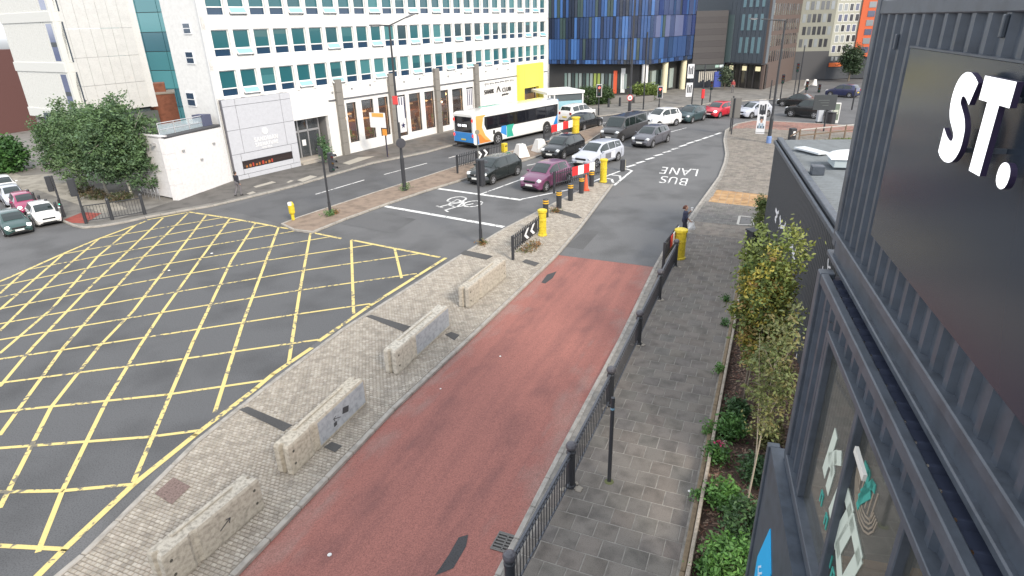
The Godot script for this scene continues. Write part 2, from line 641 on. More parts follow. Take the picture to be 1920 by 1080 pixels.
	pave(island, "sett", tiles(inner[0], Vector2(0.38, -0.92), 0.092, 0.125, 0.012, 0.5), KB, sm, [Color(0.40, 0.355, 0.30), Color(0.44, 0.395, 0.335), Color(0.37, 0.33, 0.28), Color(0.41, 0.365, 0.31), Color(0.48, 0.435, 0.375)], 290, 0.014, 0.03, 0.004)
	mb = MB.new()
	for q in [[[686, 593], [696, 590], [770, 612], [757, 622]], [[834, 627], [846, 622], [862, 628], [852, 638]], [[448, 768], [464, 762], [548, 797], [532, 809]], [[607, 838], [622, 828], [642, 836], [628, 848]], [[862, 476], [872, 469], [925, 480], [912, 487]], [[978, 491], [986, 486], [1012, 493], [1003, 499]], [[1030, 395], [1040, 391], [1082, 402], [1092, 409], [1080, 409]]]:
		mb.flat(gp(q, 0.108), 0.108)
	var tr := part(island, "trench_patch", mb, asphalt("trench_tar", Color(0.085, 0.082, 0.08), 22))
	tr.set_meta("label", "dark tar-filled trench lines across the setts")
	mb = MB.new()
	mb.flat(gp([[290, 925], [325, 895], [357, 912], [322, 946]], 0.11), 0.11)
	part(island, "manhole_cover", mb, textured("rusty_cover", Color(0.21, 0.145, 0.125), 0.8, tex("rust", 61, 0.06, 0.3, 1.6, 512, 4), 0.45, tex("stone", 51, 0.08, 0.62, 1.32, 512, 4), 0.5, 0.6))

	# right-hand footpath with slabs, tactile strip and block paving
	var kr := [[915, 1128], [939, 1080], [1055, 850], [1168, 634], [1231, 501], [1248, 470], [1278, 435], [1310, 387], [1350, 331], [1360, 305], [1363, 288], [1359, 262], [1362, 244], [1382, 232], [1412, 226], [1450, 227], [1530, 231], [1660, 240]]
	var kpts := gp(kr, KB)
	var fp := PackedVector2Array(kpts)
	fp.append_array(gp([[1660, 420], [1430, 460], [1402, 450], [1370, 640], [1285, 1080], [1276, 1128]], KB))
	mb = MB.new()
	mb.flat(fp, 0.093)
	var foot := struct("footpath", mb, textured("mortar", Color(0.285, 0.262, 0.232), 0.95, speck, 0.9, blotch, 0.3))
	kerb(foot, kpts, 1.0, kerb_m, true, 0.13)
	var fi: PackedVector2Array = Geometry2D.offset_polygon(fp, -0.17)[0]
	var sl := textured("slab", Color(0.95, 0.95, 0.95), 0.88, tex("stone", 51, 0.08, 0.62, 1.32, 512, 4), 0.8, blotch, 0.17, 0.15)
	sl.vertex_color_use_as_albedo = true
	var dirp := Vector2(0.39, -0.92)
	var clip := func(px: Array) -> PackedVector2Array:
		var c := Geometry2D.intersect_polygons(gp(px, KB), fi)
		return c[0] if c.size() > 0 else PackedVector2Array()
	var slab_tones := [Color(0.195, 0.174, 0.153), Color(0.207, 0.183, 0.16), Color(0.184, 0.166, 0.148), Color(0.198, 0.173, 0.149)]
	pave(foot, "paving_slab", tiles(clip.call([[860, 1140], [1000, 850], [1240, 432], [1296, 437], [1397, 449], [1440, 460], [1400, 700], [1300, 1140]]), dirp, 0.47, 0.47, 0.020, 0.5), KB, sl, slab_tones, 290, 0.008, 0.03, 0.002)
	pave(foot, "pale_slab", tiles(clip.call([[1296, 437], [1275, 412], [1301, 415], [1400, 424], [1440, 428], [1440, 460], [1397, 449]]), dirp, 0.6, 0.45, 0.016, 0.5), KB, sl, [Color(0.27, 0.23, 0.19), Color(0.25, 0.215, 0.18)], 60, 0.008, 0.03, 0.002)
	pave(foot, "paving_slab", tiles(clip.call([[1270, 412], [1301, 415], [1400, 424], [1440, 428], [1440, 390], [1420, 388], [1328, 378], [1300, 374]]), dirp, 0.4, 0.4, 0.016, 0.5), KB, sl, [Color(0.19, 0.178, 0.16), Color(0.21, 0.192, 0.175)], 90, 0.008, 0.03, 0.002)
	pave(foot, "tactile_slab", tiles(clip.call([[1328, 378], [1344, 355.5], [1423, 364], [1440, 366], [1440, 390], [1420, 388]]), dirp, 0.4, 0.4, 0.012, 0.0), KB, sl, [Color(0.46, 0.28, 0.13), Color(0.42, 0.25, 0.12), Color(0.49, 0.31, 0.16)], 60, 0.008, 0.03, 0.002)
	pave(foot, "block", tiles(clip.call([[1320, 354], [1344, 355.5], [1423, 364], [1440, 366], [1660, 420], [1660, 246], [1452, 240], [1350, 228]]), dirp, 0.42, 0.42, 0.02, 0.5), KB, sl, [Color(0.25, 0.22, 0.185), Color(0.22, 0.195, 0.165), Color(0.27, 0.235, 0.2)], 0, 0.006, 0.03, 0.003)
	pave(foot, "red_block", tiles(clip.call([[1366, 243], [1380, 226], [1412, 220], [1660, 236], [1660, 250], [1452, 243], [1400, 240]]), dirp, 0.3, 0.3, 0.02, 0.5), KB + 0.002, sl, [Color(0.34, 0.17, 0.13), Color(0.30, 0.17, 0.14), Color(0.36, 0.2, 0.16)], 0, 0.006, 0.03, 0.003)
	mb = MB.new()
	for q in [[[1383, 421], [1387, 405], [1412, 408], [1411, 422]]]:
		var c := gp(q, KB)
		for i in 4:
			var a := v3(c[i], 0.108)
			var b := v3(c[(i + 1) % 4], 0.108)
			mb.box((a + b) * 0.5, Vector3(a.distance_to(b), 0.01, 0.12), turned(heading(a, b)))
	part(foot, "cover_frame", mb, mat("concrete_pale", Color(0.5, 0.47, 0.42), 0.9))
	mb = MB.new()
	mb.flat(gp([[1388, 419], [1391, 407], [1408, 409.5], [1407, 420]], 0.107), 0.107)
	part(foot, "manhole_cover", mb, mat("cover_grey", Color(0.16, 0.15, 0.14), 0.7))

	# central reservation of brown block paving
	var mu := [[526, 419], [560, 406], [639, 380], [720, 354], [800, 329], [855, 311], [970, 279], [1060, 254], [1128, 234]]
	var ml := [[1138, 243], [1096, 269], [1015, 290], [879, 333], [800, 357], [731, 380], [650, 409], [586, 435], [548, 430]]
	var med := gp(mu, KB)
	med.append_array(gp(ml, KB))
	mb = MB.new()
	mb.flat(med, KB - 0.004)
	var median := struct("central_reservation", mb, textured("block_brown", Color(0.275, 0.205, 0.155), 0.9, tex("weave", 71, 0.15, 0.55, 1.4, 512, 3), 0.35, blotch, 0.12, 0.3))
	var mk := PackedVector2Array(med)
	mk.append(med[0])
	kerb(median, mk, -1.0, kerb_m)

	# pavement round the hotel and the far side of the street
	var hk := [[-120, 318], [0, 357], [15, 364], [40, 377], [80, 396], [115, 413], [135, 422], [155, 426], [190, 423], [232, 416], [272, 407], [330, 397], [400, 384.5], [475, 367], [550, 348.5], [700, 305], [800, 285], [855, 270], [950, 249], [1060, 228], [1123, 217.5], [1180, 210.5], [1214, 206], [1300, 197], [1369, 190], [1451, 185], [1480, 182], [1500, 172], [1525, 155], [1545, 140]]
	var hp := gp(hk, KB)
	var hpoly := PackedVector2Array(hp)
	hpoly.append_array(PackedVector2Array([Vector2(95, -170), Vector2(95, -260), Vector2(-260, -260), Vector2(-260, -60)]))
	mb = MB.new()
	mb.flat(hpoly, KB - 0.002)
	var pv := struct("pavement", mb, textured("flags", Color(0.225, 0.21, 0.19), 0.9, tex("stone", 51, 0.08, 0.62, 1.32, 512, 4), 0.3, blotch, 0.06, 0.1))
	kerb(pv, hp, 1.0, kerb_m)
	# dark flags in front of the hotel, pale concrete on the corner, red tactile
	mb = MB.new()
	mb.flat(gp([[215, 412], [272, 402], [400, 380], [475, 363], [550, 345], [700, 302], [800, 282], [860, 266], [860, 244], [740, 268], [620, 298], [440, 341], [335, 374]], KB), KB + 0.004)
	var fl := part(pv, "dark_paving", mb, textured("flags_dark", Color(0.14, 0.13, 0.12), 0.9, tex("weave", 71, 0.15, 0.55, 1.4, 512, 3), 0.3, blotch, 0.08, 0.1))
	fl.set_meta("label", "dark grey paving in front of the white hotel")
	mb = MB.new()
	mb.flat(gp([[40, 330], [110, 325], [160, 355], [240, 392], [190, 400], [150, 385], [70, 356], [45, 364], [10, 352], [-60, 335], [-60, 300], [10, 318]], KB), KB + 0.004)
	part(pv, "pale_paving", mb, textured("flags_pale", Color(0.37, 0.34, 0.29), 0.9, speck, 0.4, blotch, 0.1))
	mb = MB.new()
	for q in [[[120, 412], [155, 398], [190, 400], [160, 419], [135, 418]]]:
		mb.flat(gp(q, KB), KB + 0.008)
	part(pv, "tactile_paving", mb, textured("tactile_red", Color(0.34, 0.075, 0.055), 0.85, speck, 0.8, blotch, 0.2))
	mb = MB.new()
	for q in [[[557, 338], [582, 329], [595, 331], [568, 341]], [[642, 306], [672, 295], [703, 293], [655, 309]], [[475, 350], [510, 340], [518, 342], [480, 352]], [[537, 342], [545, 338], [551, 339], [541, 343]], [[462, 363], [474, 359], [480, 361], [468, 365]]]:
		mb.flat(gp(q, KB), KB + 0.009)
	part(pv, "service_cover", mb, textured("cover_pale", Color(0.42, 0.385, 0.33), 0.9, speck, 0.8))
	# gutter grate
	var gc := G(947, 1018, 0.01)
	var grate := thing("drain_grate", "square iron drain grate in the red lane beside the kerb", "drain", Vector3(gc.x, 0.006, gc.z), deg_to_rad(67))
	mb = MB.new()
	for i in 6: mb.bbox(Vector3(-0.20 + i * 0.08, 0.012, 0), Vector3(0.035, 0.022, 0.40), 0.005)
	part(grate, "bar", mb, mat("iron", Color(0.16, 0.15, 0.14), 0.6, 0.3))
	mb = MB.new()
	for s in [-1.0, 1.0]:
		mb.bbox(Vector3(0.235 * s, 0.012, 0), Vector3(0.03, 0.026, 0.46), 0.005)
		mb.bbox(Vector3(0, 0.012, 0.215 * s), Vector3(0.44, 0.026, 0.03), 0.005)
	mb.box(Vector3(0, 0.013, 0), Vector3(0.44, 0.02, 0.03))
	part(grate, "frame", mb, mat("iron", Color(0.16, 0.15, 0.14), 0.6, 0.3))
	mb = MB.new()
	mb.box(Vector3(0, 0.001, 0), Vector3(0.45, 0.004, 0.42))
	part(grate, "pit_shade", mb, mat("pit_shade_grey", Color(0.06, 0.055, 0.05), 0.9))  # dark sheet under the bars, painted for the shade of the pit

# ------------------------------------------------------------------ road paint
func paint(owner: Node3D, called: String, m: Material, px: Array, w: float, y := 0.008) -> void:
	var mb := MB.new()
	for i in px.size() - 1:
		var a := G(px[i][0], px[i][1], y)
		var b := G(px[i + 1][0], px[i + 1][1], y)
		var d := (b - a).normalized()
		var e := Vector3(-d.z, 0, d.x) * w * 0.5
		var ext := d * w * 0.3
		mb.quad_o(a - e - ext, b - e + ext, b + e + ext, a + e - ext, a - Vector3.UP)
	part(owner, called, mb, m)

func worn_paint(key: String, col: Color, under: Color, seed_: int, wear: float) -> StandardMaterial3D:
	var fn := FastNoiseLite.new()
	fn.seed = seed_
	fn.frequency = 0.06
	fn.fractal_octaves = 4
	var nimg := fn.get_seamless_image(512, 512)
	var f2 := FastNoiseLite.new()
	f2.seed = seed_ + 1
	f2.frequency = 0.008
	var big := f2.get_seamless_image(512, 512)
	var im := Image.create(512, 512, false, Image.FORMAT_RGB8)
	for y in 512:
		for x in 512:
			var a := nimg.get_pixel(x, y).r + 0.9 * (big.get_pixel(x, y).r - 0.5)
			var t := smoothstep(wear - 0.08, wear + 0.08, a)
			var g := rng.randf_range(0.9, 1.1)
			var c := under.lerp(col, t)
			im.set_pixel(x, y, Color(c.r * g, c.g * g, c.b * g).linear_to_srgb())
	var m := textured(key, Color(1, 1, 1), 0.75, ImageTexture.create_from_image(im), 0.16)
	return m

func ground_text(owner: Node3D, s: String, lf: Array, rt: Array, lo: Array, hi: Array, m: Material) -> void:
	# lf/rt: picture positions of the text's own left and right ends, lo/hi of its foot and head
	var a := G(lf[0], lf[1])
	var b := G(rt[0], rt[1])
	var c := G(lo[0], lo[1])
	var d := G(hi[0], hi[1])
	var t := lettering(s, 1.0, 0.002, false)
	var w := 0.0
	for p in t.v: w = maxf(w, absf(p.x))
	var x := (b - a) / (2.0 * w)
	var y := d - c
	var o := (a + b) * 0.5
	var mb := MB.new()
	for i in range(0, t.v.size(), 3):
		if t.n[i].z < 0.5: continue
		var q := []
		for j in 3:
			var p := o + x * t.v[i + j].x + y * t.v[i + j].y
			q.append(Vector3(p.x, 0.009, p.z))
		mb.tri_o(q[0], q[1], q[2], o - Vector3.UP)
	part(owner, "letters", mb, m)

func make_markings() -> void:
	var ym := worn_paint("yellow_paint", Color(0.63, 0.505, 0.195), Color(0.17, 0.155, 0.12), 81, 0.27)
	var box := Node3D.new()
	box.name = "yellow_box_marking"
	add_child(box)
	box.set_meta("kind", "structure")
	for l in [[[-30, 540], [0, 527.5], [50, 506], [117, 476], [185, 447.5], [257, 421], [272, 415]], [[278, 412], [355, 397.5], [430, 409], [479, 417.5], [524, 426], [586, 436], [639, 447]], [[660, 450], [823, 482]], [[835, 484], [692.6, 573.5], [599, 638.5]], [[583, 653], [512, 701], [480, 728], [365.6, 815.5], [249, 909], [117, 1033], [60, 1090]]]:
		paint(box, "border_line", ym, l, 0.165)
	for l in [[[305, 409], [173, 534], [62, 650], [0, 724]], [[352, 400], [269, 481], [120, 650], [0, 815]], [[386, 404], [250, 583], [185, 650], [96, 763], [0, 951]], [[430, 411], [302, 588], [261, 650], [199, 753], [117, 920], [72, 1033]], [[479, 418], [434, 488], [362, 640], [251, 901]], [[522, 427], [455, 606], [403, 772]], [[253, 423], [184, 480], [98, 578], [0, 662]], [[186, 447], [107, 515], [0, 620]], [[119, 476], [0, 580]], [[47, 508], [0, 550]], [[582, 438], [562, 546], [541.5, 679]], [[658.5, 451], [663, 587]], [[740, 466], [753, 521]]]:
		paint(box, "diagonal_line", ym, l, 0.118, 0.0095)
	for l in [[[49, 506], [239, 470], [500, 423]], [[120, 476], [257, 451], [450, 414]], [[186, 447], [417, 408]], [[0, 536], [270, 481], [553, 433]], [[0, 557], [305, 496], [624, 443]], [[0, 579], [277, 526], [500, 488], [698.5, 458.5]], [[0, 607], [250, 561], [568, 507], [789, 475]], [[0, 637], [302, 586], [562, 544], [780, 513]], [[0, 673], [117, 656], [550, 590], [692.6, 569.6]], [[0, 718], [342, 673], [595, 637]], [[0, 772], [311, 740], [490, 714]], [[0, 840], [280, 819], [373, 807]], [[0, 922], [117, 920], [249, 908]], [[-20, 1022], [113, 1029]]]:
		paint(box, "diagonal_line", ym, l, 0.112, 0.011)
	var wm := worn_paint("white_paint", Color(0.72, 0.71, 0.69), Color(0.2, 0.2, 0.2), 83, 0.24)
	var lanes := Node3D.new()
	lanes.name = "lane_marking"
	add_child(lanes)
	lanes.set_meta("kind", "structure")
	paint(lanes, "stop_line", wm, [[724, 387], [942, 425]], 0.30)
	paint(lanes, "stop_line", wm, [[824, 354], [975, 374.5]], 0.28)
	paint(lanes, "edge_line", wm, [[975, 374], [1041, 360.6], [1070, 355]], 0.16)
	paint(lanes, "lane_line", wm, [[904, 363], [978, 336]], 0.14)
	for l in [[[989, 310], [1004, 307]], [[1060, 307], [1079, 303]], [[1094, 286], [1110, 281]], [[592.5, 364], [682.5, 337.5]], [[721, 327], [800, 306]], [[842, 296], [859, 291]], [[1255, 248], [1287, 239.5]], [[22, 425], [38, 438]], [[1117, 233], [1140, 229]]]:
		paint(lanes, "lane_line", wm, l, 0.12)
	for l in [[[1175.5, 313], [1190, 309]], [[1193.6, 306], [1207, 302.4]], [[1212, 299], [1225, 295.6]], [[1228, 292], [1241, 289]], [[1245, 286], [1256.6, 283]], [[1260.5, 280], [1273, 277]], [[1275, 274.5], [1287, 271.3]], [[1289, 269], [1300, 266]], [[1304, 264.5], [1314, 261.8]], [[1318, 260], [1327, 257]], [[1330, 256], [1338, 253.5]], [[1341.5, 252], [1351, 249]]]:
		paint(lanes, "dash", wm, l, 0.26)
	paint(lanes, "chevron_border", wm, [[1113, 340], [1140, 329], [1174, 316.5], [1185, 320], [1152, 347]], 0.16)
	paint(lanes, "chevron", wm, [[1136, 334], [1147, 336], [1150, 343]], 0.16)
	paint(lanes, "chevron", wm, [[1148, 328], [1162, 329.5], [1164, 336]], 0.16)
	ground_text(lanes, "LANE", [1308, 324], [1239, 319], [1278, 316], [1273, 328.5], wm)
	ground_text(lanes, "BUS", [1288.5, 341.5], [1238, 336], [1266, 332], [1260.5, 345], wm)
	# cycle symbol
	var up := G(834, 392) - G(893, 372)
	var sx := G(898, 377) - G(871, 370)
	var c0 := G(884, 374)
	var bp := func(x: float, y: float) -> Vector3:
		var p := c0 + sx * x + up * y
		return Vector3(p.x, 0.009, p.z)
	var mb := MB.new()
	var stroke := func(pts: Array, w: float) -> void:
		for i in pts.size() - 1:
			var a: Vector3 = pts[i]
			var b: Vector3 = pts[i + 1]
			var d := (b - a).normalized()
			var e := Vector3(-d.z, 0, d.x) * w * 0.5
			mb.quad_o(a - e - d * w * 0.3, b - e + d * w * 0.3, b + e + d * w * 0.3, a + e - d * w * 0.3, a - Vector3.UP)
	for s in [-0.55, 0.55]:
		var ring := []
		for k in 13: ring.append(bp.call(s + 0.40 * cos(TAU * k / 12.0), 0.22 + 0.24 * sin(TAU * k / 12.0)))
		stroke.call(ring, 0.13)
	stroke.call([bp.call(-0.55, 0.22), bp.call(-0.3, 0.62), bp.call(0.3, 0.62), bp.call(0.0, 0.24), bp.call(-0.3, 0.62)], 0.12)
	stroke.call([bp.call(0.55, 0.22), bp.call(0.28, 0.62), bp.call(0.2, 0.92), bp.call(0.48, 0.96)], 0.12)
	stroke.call([bp.call(-0.55, 0.22), bp.call(0.0, 0.24)], 0.12)
	stroke.call([bp.call(-0.3, 0.62), bp.call(-0.36, 0.82)], 0.12)
	stroke.call([bp.call(-0.56, 0.84), bp.call(-0.2, 0.84)], 0.14)
	part(lanes, "cycle_symbol", mb, wm)

# ------------------------------------------------------------------ facades
func facade(a: Vector3, b: Vector3) -> Dictionary:      # a straight wall from a to b; n points towards the camera's side
	var d := (b - a).normalized()
	var n := Vector3(-d.z, 0, d.x)
	if n.dot(Vector3(0, 0, 0) - a) < 0.0: n = -n
	return {"a": Vector3(a.x, 0, a.z), "d": d, "n": n, "l": a.distance_to(b)}
func fb(mb: MB, f: Dictionary, s0: float, s1: float, y0: float, y1: float, o0: float, o1: float, bev := 0.0) -> void:
	var d: Vector3 = f.d
	var n: Vector3 = f.n
	var c: Vector3 = f.a + d * (s0 + s1) * 0.5 + n * (o0 + o1) * 0.5 + Vector3.UP * (y0 + y1) * 0.5
	var b := Basis(d, Vector3.UP, d.cross(Vector3.UP))
	var s := Vector3(absf(s1 - s0), absf(y1 - y0), absf(o1 - o0))
	if bev > 0.0: mb.bbox(c, s, bev, b)
	else: mb.box(c, s, b)
func fp3(f: Dictionary, s: float, y: float, o: float) -> Vector3:
	return f.a + f.d * s + f.n * o + Vector3.UP * y
func fbasis(f: Dictionary) -> Basis:                     # x reads left to right seen from outside, z outward
	var n: Vector3 = f.n
	return Basis(Vector3.UP.cross(n), Vector3.UP, n)
func fpart(o: Node3D, called: String, f: Dictionary, m: Material, s0: float, s1: float, y0: float, y1: float, o0: float, o1: float, bev := 0.0) -> MeshInstance3D:
	var mb := MB.new()
	fb(mb, f, s0, s1, y0, y1, o0, o1, bev)
	return part(o, called, mb, m, true)
func ftext(o: Node3D, called: String, f: Dictionary, s: String, at_s: float, at_y: float, h: float, out: float, depth: float, m: Material, squeeze := 1.0, bold := true) -> MeshInstance3D:
	var t := lettering(s, h, depth, bold)
	var mb := MB.new()
	var b := fbasis(f)
	b.x = b.x * squeeze
	mb.add(t, Transform3D(b, fp3(f, at_s, at_y, out)))
	return part(o, called, mb, m, true)

func make_hotel() -> void:
	var f := facade(G(440, 341), G(1018, 205))
	var white := textured("render_white", Color(0.80, 0.79, 0.77), 0.8, tex("soft", 91, 0.03, 0.9, 1.06, 512, 4), 0.12, tex("streaks", 92, 0.02, 0.9, 1.05, 512, 4), 0.35)
	var trim := mat("window_white", Color(0.80, 0.80, 0.80), 0.5)
	var hotel := thing("hotel", "white rendered hotel with three visible rows of teal windows and a bar at street level", "building", f.a + f.d * 20.0)
	var L0 := -0.1
	var L1 := 42.9
	# carcass behind the cladding
	var mb := MB.new()
	fb(mb, f, L0 + 0.02, L1 - 0.02, 5.62, 14.0, -4.2, -0.32)
	part(hotel, "wall", mb, white, true)
	fpart(hotel, "side_wall", f, white, L0, L0 + 0.3, KB, 14.0, -4.25, 0.0)
	fpart(hotel, "end_wall", f, white, L1 - 0.3, L1, KB, 14.0, -4.25, 0.0)
	fpart(hotel, "parapet", f, white, L0, L1, 13.4, 14.4, -0.3, 0.04)
	var rows := [5.62, 8.12, 10.62]
	var n := 27
	var pitch := (L1 - 0.5 - 0.3) / n
	for r in 4:
		var y0 := 7.30 + (r - 1) * 2.5
		if r == 0: y0 = 4.75
		fpart(hotel, "spandrel", f, white, L0, L1, y0, 5.62 + r * 2.5 if r < 3 else 13.4, -0.32, 0.0)
	for i in n + 1:
		var s := 0.3 + i * pitch
		fpart(hotel, "pier", f, white, s - 0.16, s + 0.14, 5.5, 13.4, -0.3, 0.07, 0.02)
	# windows: frame, upper pane, lower pane or an open hopper sash
	var teals := [gloss("teal_glass", Color(0.014, 0.105, 0.125), 0.08, 0.5), gloss("teal_glass_b", Color(0.016, 0.085, 0.105), 0.08, 0.5), gloss("teal_glass_c", Color(0.02, 0.055, 0.07), 0.08, 0.5), gloss("teal_blind", Color(0.04, 0.17, 0.185), 0.3, 0.5)]
	var navy := gloss("navy_glass", Color(0.010, 0.04, 0.085), 0.08, 0.5)
	var sash_reflect_glass := gloss("sash_reflect_glass", Color(0.25, 0.5, 0.56), 0.1, 1.0)  # pale blue puts the tilted sash's reflection into the glass colour
	var w := pitch - 0.28
	var frm := MB.new()
	for sx in [-1.0, 1.0]: frm.box(Vector3(sx * (w / 2 - 0.03), 0.84, 0), Vector3(0.06, 1.68, 0.1))
	frm.box(Vector3(0, 1.65, 0), Vector3(w - 0.12, 0.06, 0.1))
	frm.box(Vector3(0, 0.03, 0.03), Vector3(w - 0.12, 0.06, 0.16))
	frm.box(Vector3(0, 0.52, 0), Vector3(w - 0.12, 0.07, 0.1))
	var fm := frm.mesh(trim)
	var up := []
	for t in teals:
		var u := MB.new()
		u.box(Vector3(0, 1.09, -0.01), Vector3(w - 0.12, 1.06, 0.02))
		up.append(u.mesh(t))
	var blind_m := []
	for t in [gloss("blind_teal", Color(0.03, 0.135, 0.15), 0.12, 0.5), gloss("blind_grey", Color(0.05, 0.13, 0.14), 0.12, 0.5)]:
		var u := MB.new()
		u.box(Vector3(0, 0, 0.001), Vector3(w - 0.13, 1.0, 0.008))
		blind_m.append(u.mesh(t))
	var lowm := MB.new()
	lowm.box(Vector3(0, 0.27, -0.01), Vector3(w - 0.12, 0.42, 0.02))
	var lo_m := lowm.mesh(navy)
	var sashf := MB.new()
	for sx in [-1.0, 1.0]: sashf.box(Vector3(sx * (w / 2 - 0.03), -0.24, 0), Vector3(0.06, 0.48, 0.05))
	for sy in [-0.03, -0.45]: sashf.box(Vector3(0, sy, 0), Vector3(w - 0.12, 0.06, 0.05))
	var sash_m := sashf.mesh(trim)
	var sg := MB.new()
	sg.box(Vector3(0, -0.24, 0), Vector3(w - 0.12, 0.36, 0.015))
	var sg_m := sg.mesh(sash_reflect_glass)
	var open := {0: [1, 4, 6, 9, 12, 15, 17, 19, 21], 1: [1, 6, 9, 12, 14, 16, 18, 24, 26], 2: [1, 4, 6, 9, 12, 14, 17, 20, 23, 25]}
	var bs := fbasis(f)
	for r in 3:
		for i in n:
			var s := 0.3 + (i + 0.5) * pitch
			var win := shared(hotel, "window", fm, hotel.transform.affine_inverse() * Transform3D(bs, fp3(f, s, rows[r] + 0.0, -0.16)))
			var pick := rng.randi() % 10
			var k := 0 if pick < 6 else (1 if pick < 8 else (2 if pick < 9 else 3))
			if r == 1 and i > 15 and i % 3 != 1: k = 2
			shared(win, "pane", up[k], Transform3D.IDENTITY)
			if rng.randi() % 100 < 38:
				var bh := rng.randf_range(0.15, 0.7)
				shared(win, "blind", blind_m[rng.randi() % 2], Transform3D(Basis.IDENTITY.scaled(Vector3(1, bh, 1)), Vector3(0, 1.62 - bh * 0.5, 0)))
			if i in open[r]:
				var sash := shared(win, "open_sash", sash_m, Transform3D(Basis(Vector3.RIGHT, deg_to_rad(-38)), Vector3(0, 0.5, 0.06)))
				shared(sash, "sash_pane", sg_m, Transform3D.IDENTITY)
			else: shared(win, "lower_pane", lo_m, Transform3D.IDENTITY)
	# side wall windows
	var side := facade(fp3(f, L0, 0, -4.2), fp3(f, L0, 0, 0))
	side.n = -f.d
	for q in [[355, 175, 363, 197], [353, 98, 361, 118], [347, 44, 355, 62]]:
		var p0 := on_plane(q[0], q[3], fp3(f, L0, 0, 0), f.d)
		var p1 := on_plane(q[2], q[1], fp3(f, L0, 0, 0), f.d)
		var s0: float = (p0 - side.a).dot(side.d)
		var s1: float = (p1 - side.a).dot(side.d)
		var wn := fpart(hotel, "window", side, trim, s0 - 0.08, s1 + 0.08, p0.y - 0.08, p1.y + 0.08, -0.02, 0.05)
		fpart(wn, "pane", side, navy, s0, s1, p0.y, (p0.y + p1.y) * 0.5 - 0.03, 0.02, 0.062)
		fpart(wn, "pane", side, navy, s0, s1, (p0.y + p1.y) * 0.5 + 0.03, p1.y, 0.02, 0.062)
	mb = MB.new()
	mb.tube(fp3(f, L0 - 0.08, KB, 0.05), fp3(f, L0 - 0.08, 13.0, 0.05), 0.06, 0.06, 8)
	part(hotel, "drainpipe", mb, mat("pipe_pale", Color(0.55, 0.56, 0.57), 0.5), true)
	# street level: wall pieces round the openings
	var op := [[5.65, 8.95, 0.0, 3.4], [10.95, 12.0, 0.93, 4.1], [12.6, 13.95, 0.93, 4.15], [14.5, 15.7, 0.93, 4.15], [16.85, 17.9, 0.55, 4.1], [18.35, 19.9, 0.72, 4.08], [20.45, 21.8, 0.7, 4.05], [22.8, 23.95, 0.62, 3.95], [24.5, 26.2, 0.6, 3.9], [26.75, 27.95, 0.6, 3.85], [36.9, 40.05, 0.9, 2.85]]
	var cur := L0
	for q in op:
		fpart(hotel, "wall_pier", f, white, cur, q[0], KB, 4.75, -0.3, 0.0)
		fpart(hotel, "lintel", f, white, q[0], q[1], q[3], 4.75, -0.3, 0.0)
		if q[2] > 0.0: fpart(hotel, "window_apron", f, white, q[0], q[1], KB, q[2], -0.3, 0.0)
		cur = q[1]
	fpart(hotel, "wall_pier", f, white, cur, L1, KB, 4.75, -0.3, 0.0)
	var steel := mat("steel_line", Color(0.16, 0.16, 0.17), 0.5, 0.5)
	fpart(hotel, "cornice_rail", f, steel, 9.2, 28.2, 4.42, 4.52, 0.0, 0.1)
	fpart(hotel, "cornice_rail", f, steel, 28.7, 42.6, 4.25, 4.33, 0.0, 0.08)
	var conc := textured("pilaster_concrete", Color(0.235, 0.22, 0.20), 0.9, tex("stone", 51, 0.08, 0.62, 1.32), 0.9, tex("streaks", 92, 0.02, 0.9, 1.05), 0.3, 0.3)
	for s in [10.2, 16.1, 22.15, 28.35]:
		for k in 6: fpart(hotel, "pilaster_block", f, conc, s - 0.31 + rng.randf_range(-0.01, 0.01), s + 0.31, KB + k * 0.985, KB + (k + 1) * 0.985 - 0.015, 0.002, 0.30, 0.012)
	# shop windows: frame, pane, dark fascia panel, interior
	var dark := mat("dark_frame", Color(0.03, 0.03, 0.035), 0.4, 0.3)
	var shopglass := pane("shop_glass", Color(0.10, 0.12, 0.13), 0.16)
	var room := MB.new()
	fb(room, f, 9.4, 42.0, KB, KB + 0.05, -4.1, -0.3)
	part(hotel, "bar_floor", room, mat("bar_floor", Color(0.12, 0.075, 0.05), 0.5), true)
	fpart(hotel, "bar_back_wall", f, mat("bar_wall", Color(0.17, 0.085, 0.05), 0.7), 9.4, 42.0, KB, 4.6, -4.0, -3.9)
	fpart(hotel, "bar_ceiling", f, mat("bar_ceiling", Color(0.05, 0.045, 0.045), 0.8), 9.4, 42.0, 4.55, 4.62, -4.1, -0.3)
	var woods := [mat("chair_orange", Color(0.36, 0.13, 0.035), 0.6), mat("chair_brown", Color(0.15, 0.07, 0.03), 0.6), mat("table_pale", Color(0.42, 0.33, 0.2), 0.5), mat("seat_green", Color(0.14, 0.2, 0.05), 0.7), mat("shelf_white", Color(0.6, 0.58, 0.55), 0.6)]
	for i in range(1, op.size()):
		var q: Array = op[i]
		var fr := MB.new()
		for e in [[q[0], q[0] + 0.06], [q[1] - 0.06, q[1]]]: fb(fr, f, e[0], e[1], q[2], q[3], -0.2, -0.1)
		fb(fr, f, q[0] + 0.06, q[1] - 0.06, q[2], q[2] + 0.07, -0.2, -0.1)
		fb(fr, f, q[0] + 0.06, q[1] - 0.06, q[3] - 0.07, q[3], -0.2, -0.1)
		var wn := part(hotel, "shop_window", fr, dark, true)
		fpart(wn, "pane", f, shopglass, q[0] + 0.06, q[1] - 0.06, q[2] + 0.07, q[3] - 0.07, -0.16, -0.15)
		fpart(wn, "awning_blind", f, mat("blind_dark", Color(0.06, 0.065, 0.075), 0.6), q[0] + 0.08, q[1] - 0.08, q[3] - 0.75, q[3] - 0.08, -0.34, -0.3)
		if i == 4 or i == 9: continue
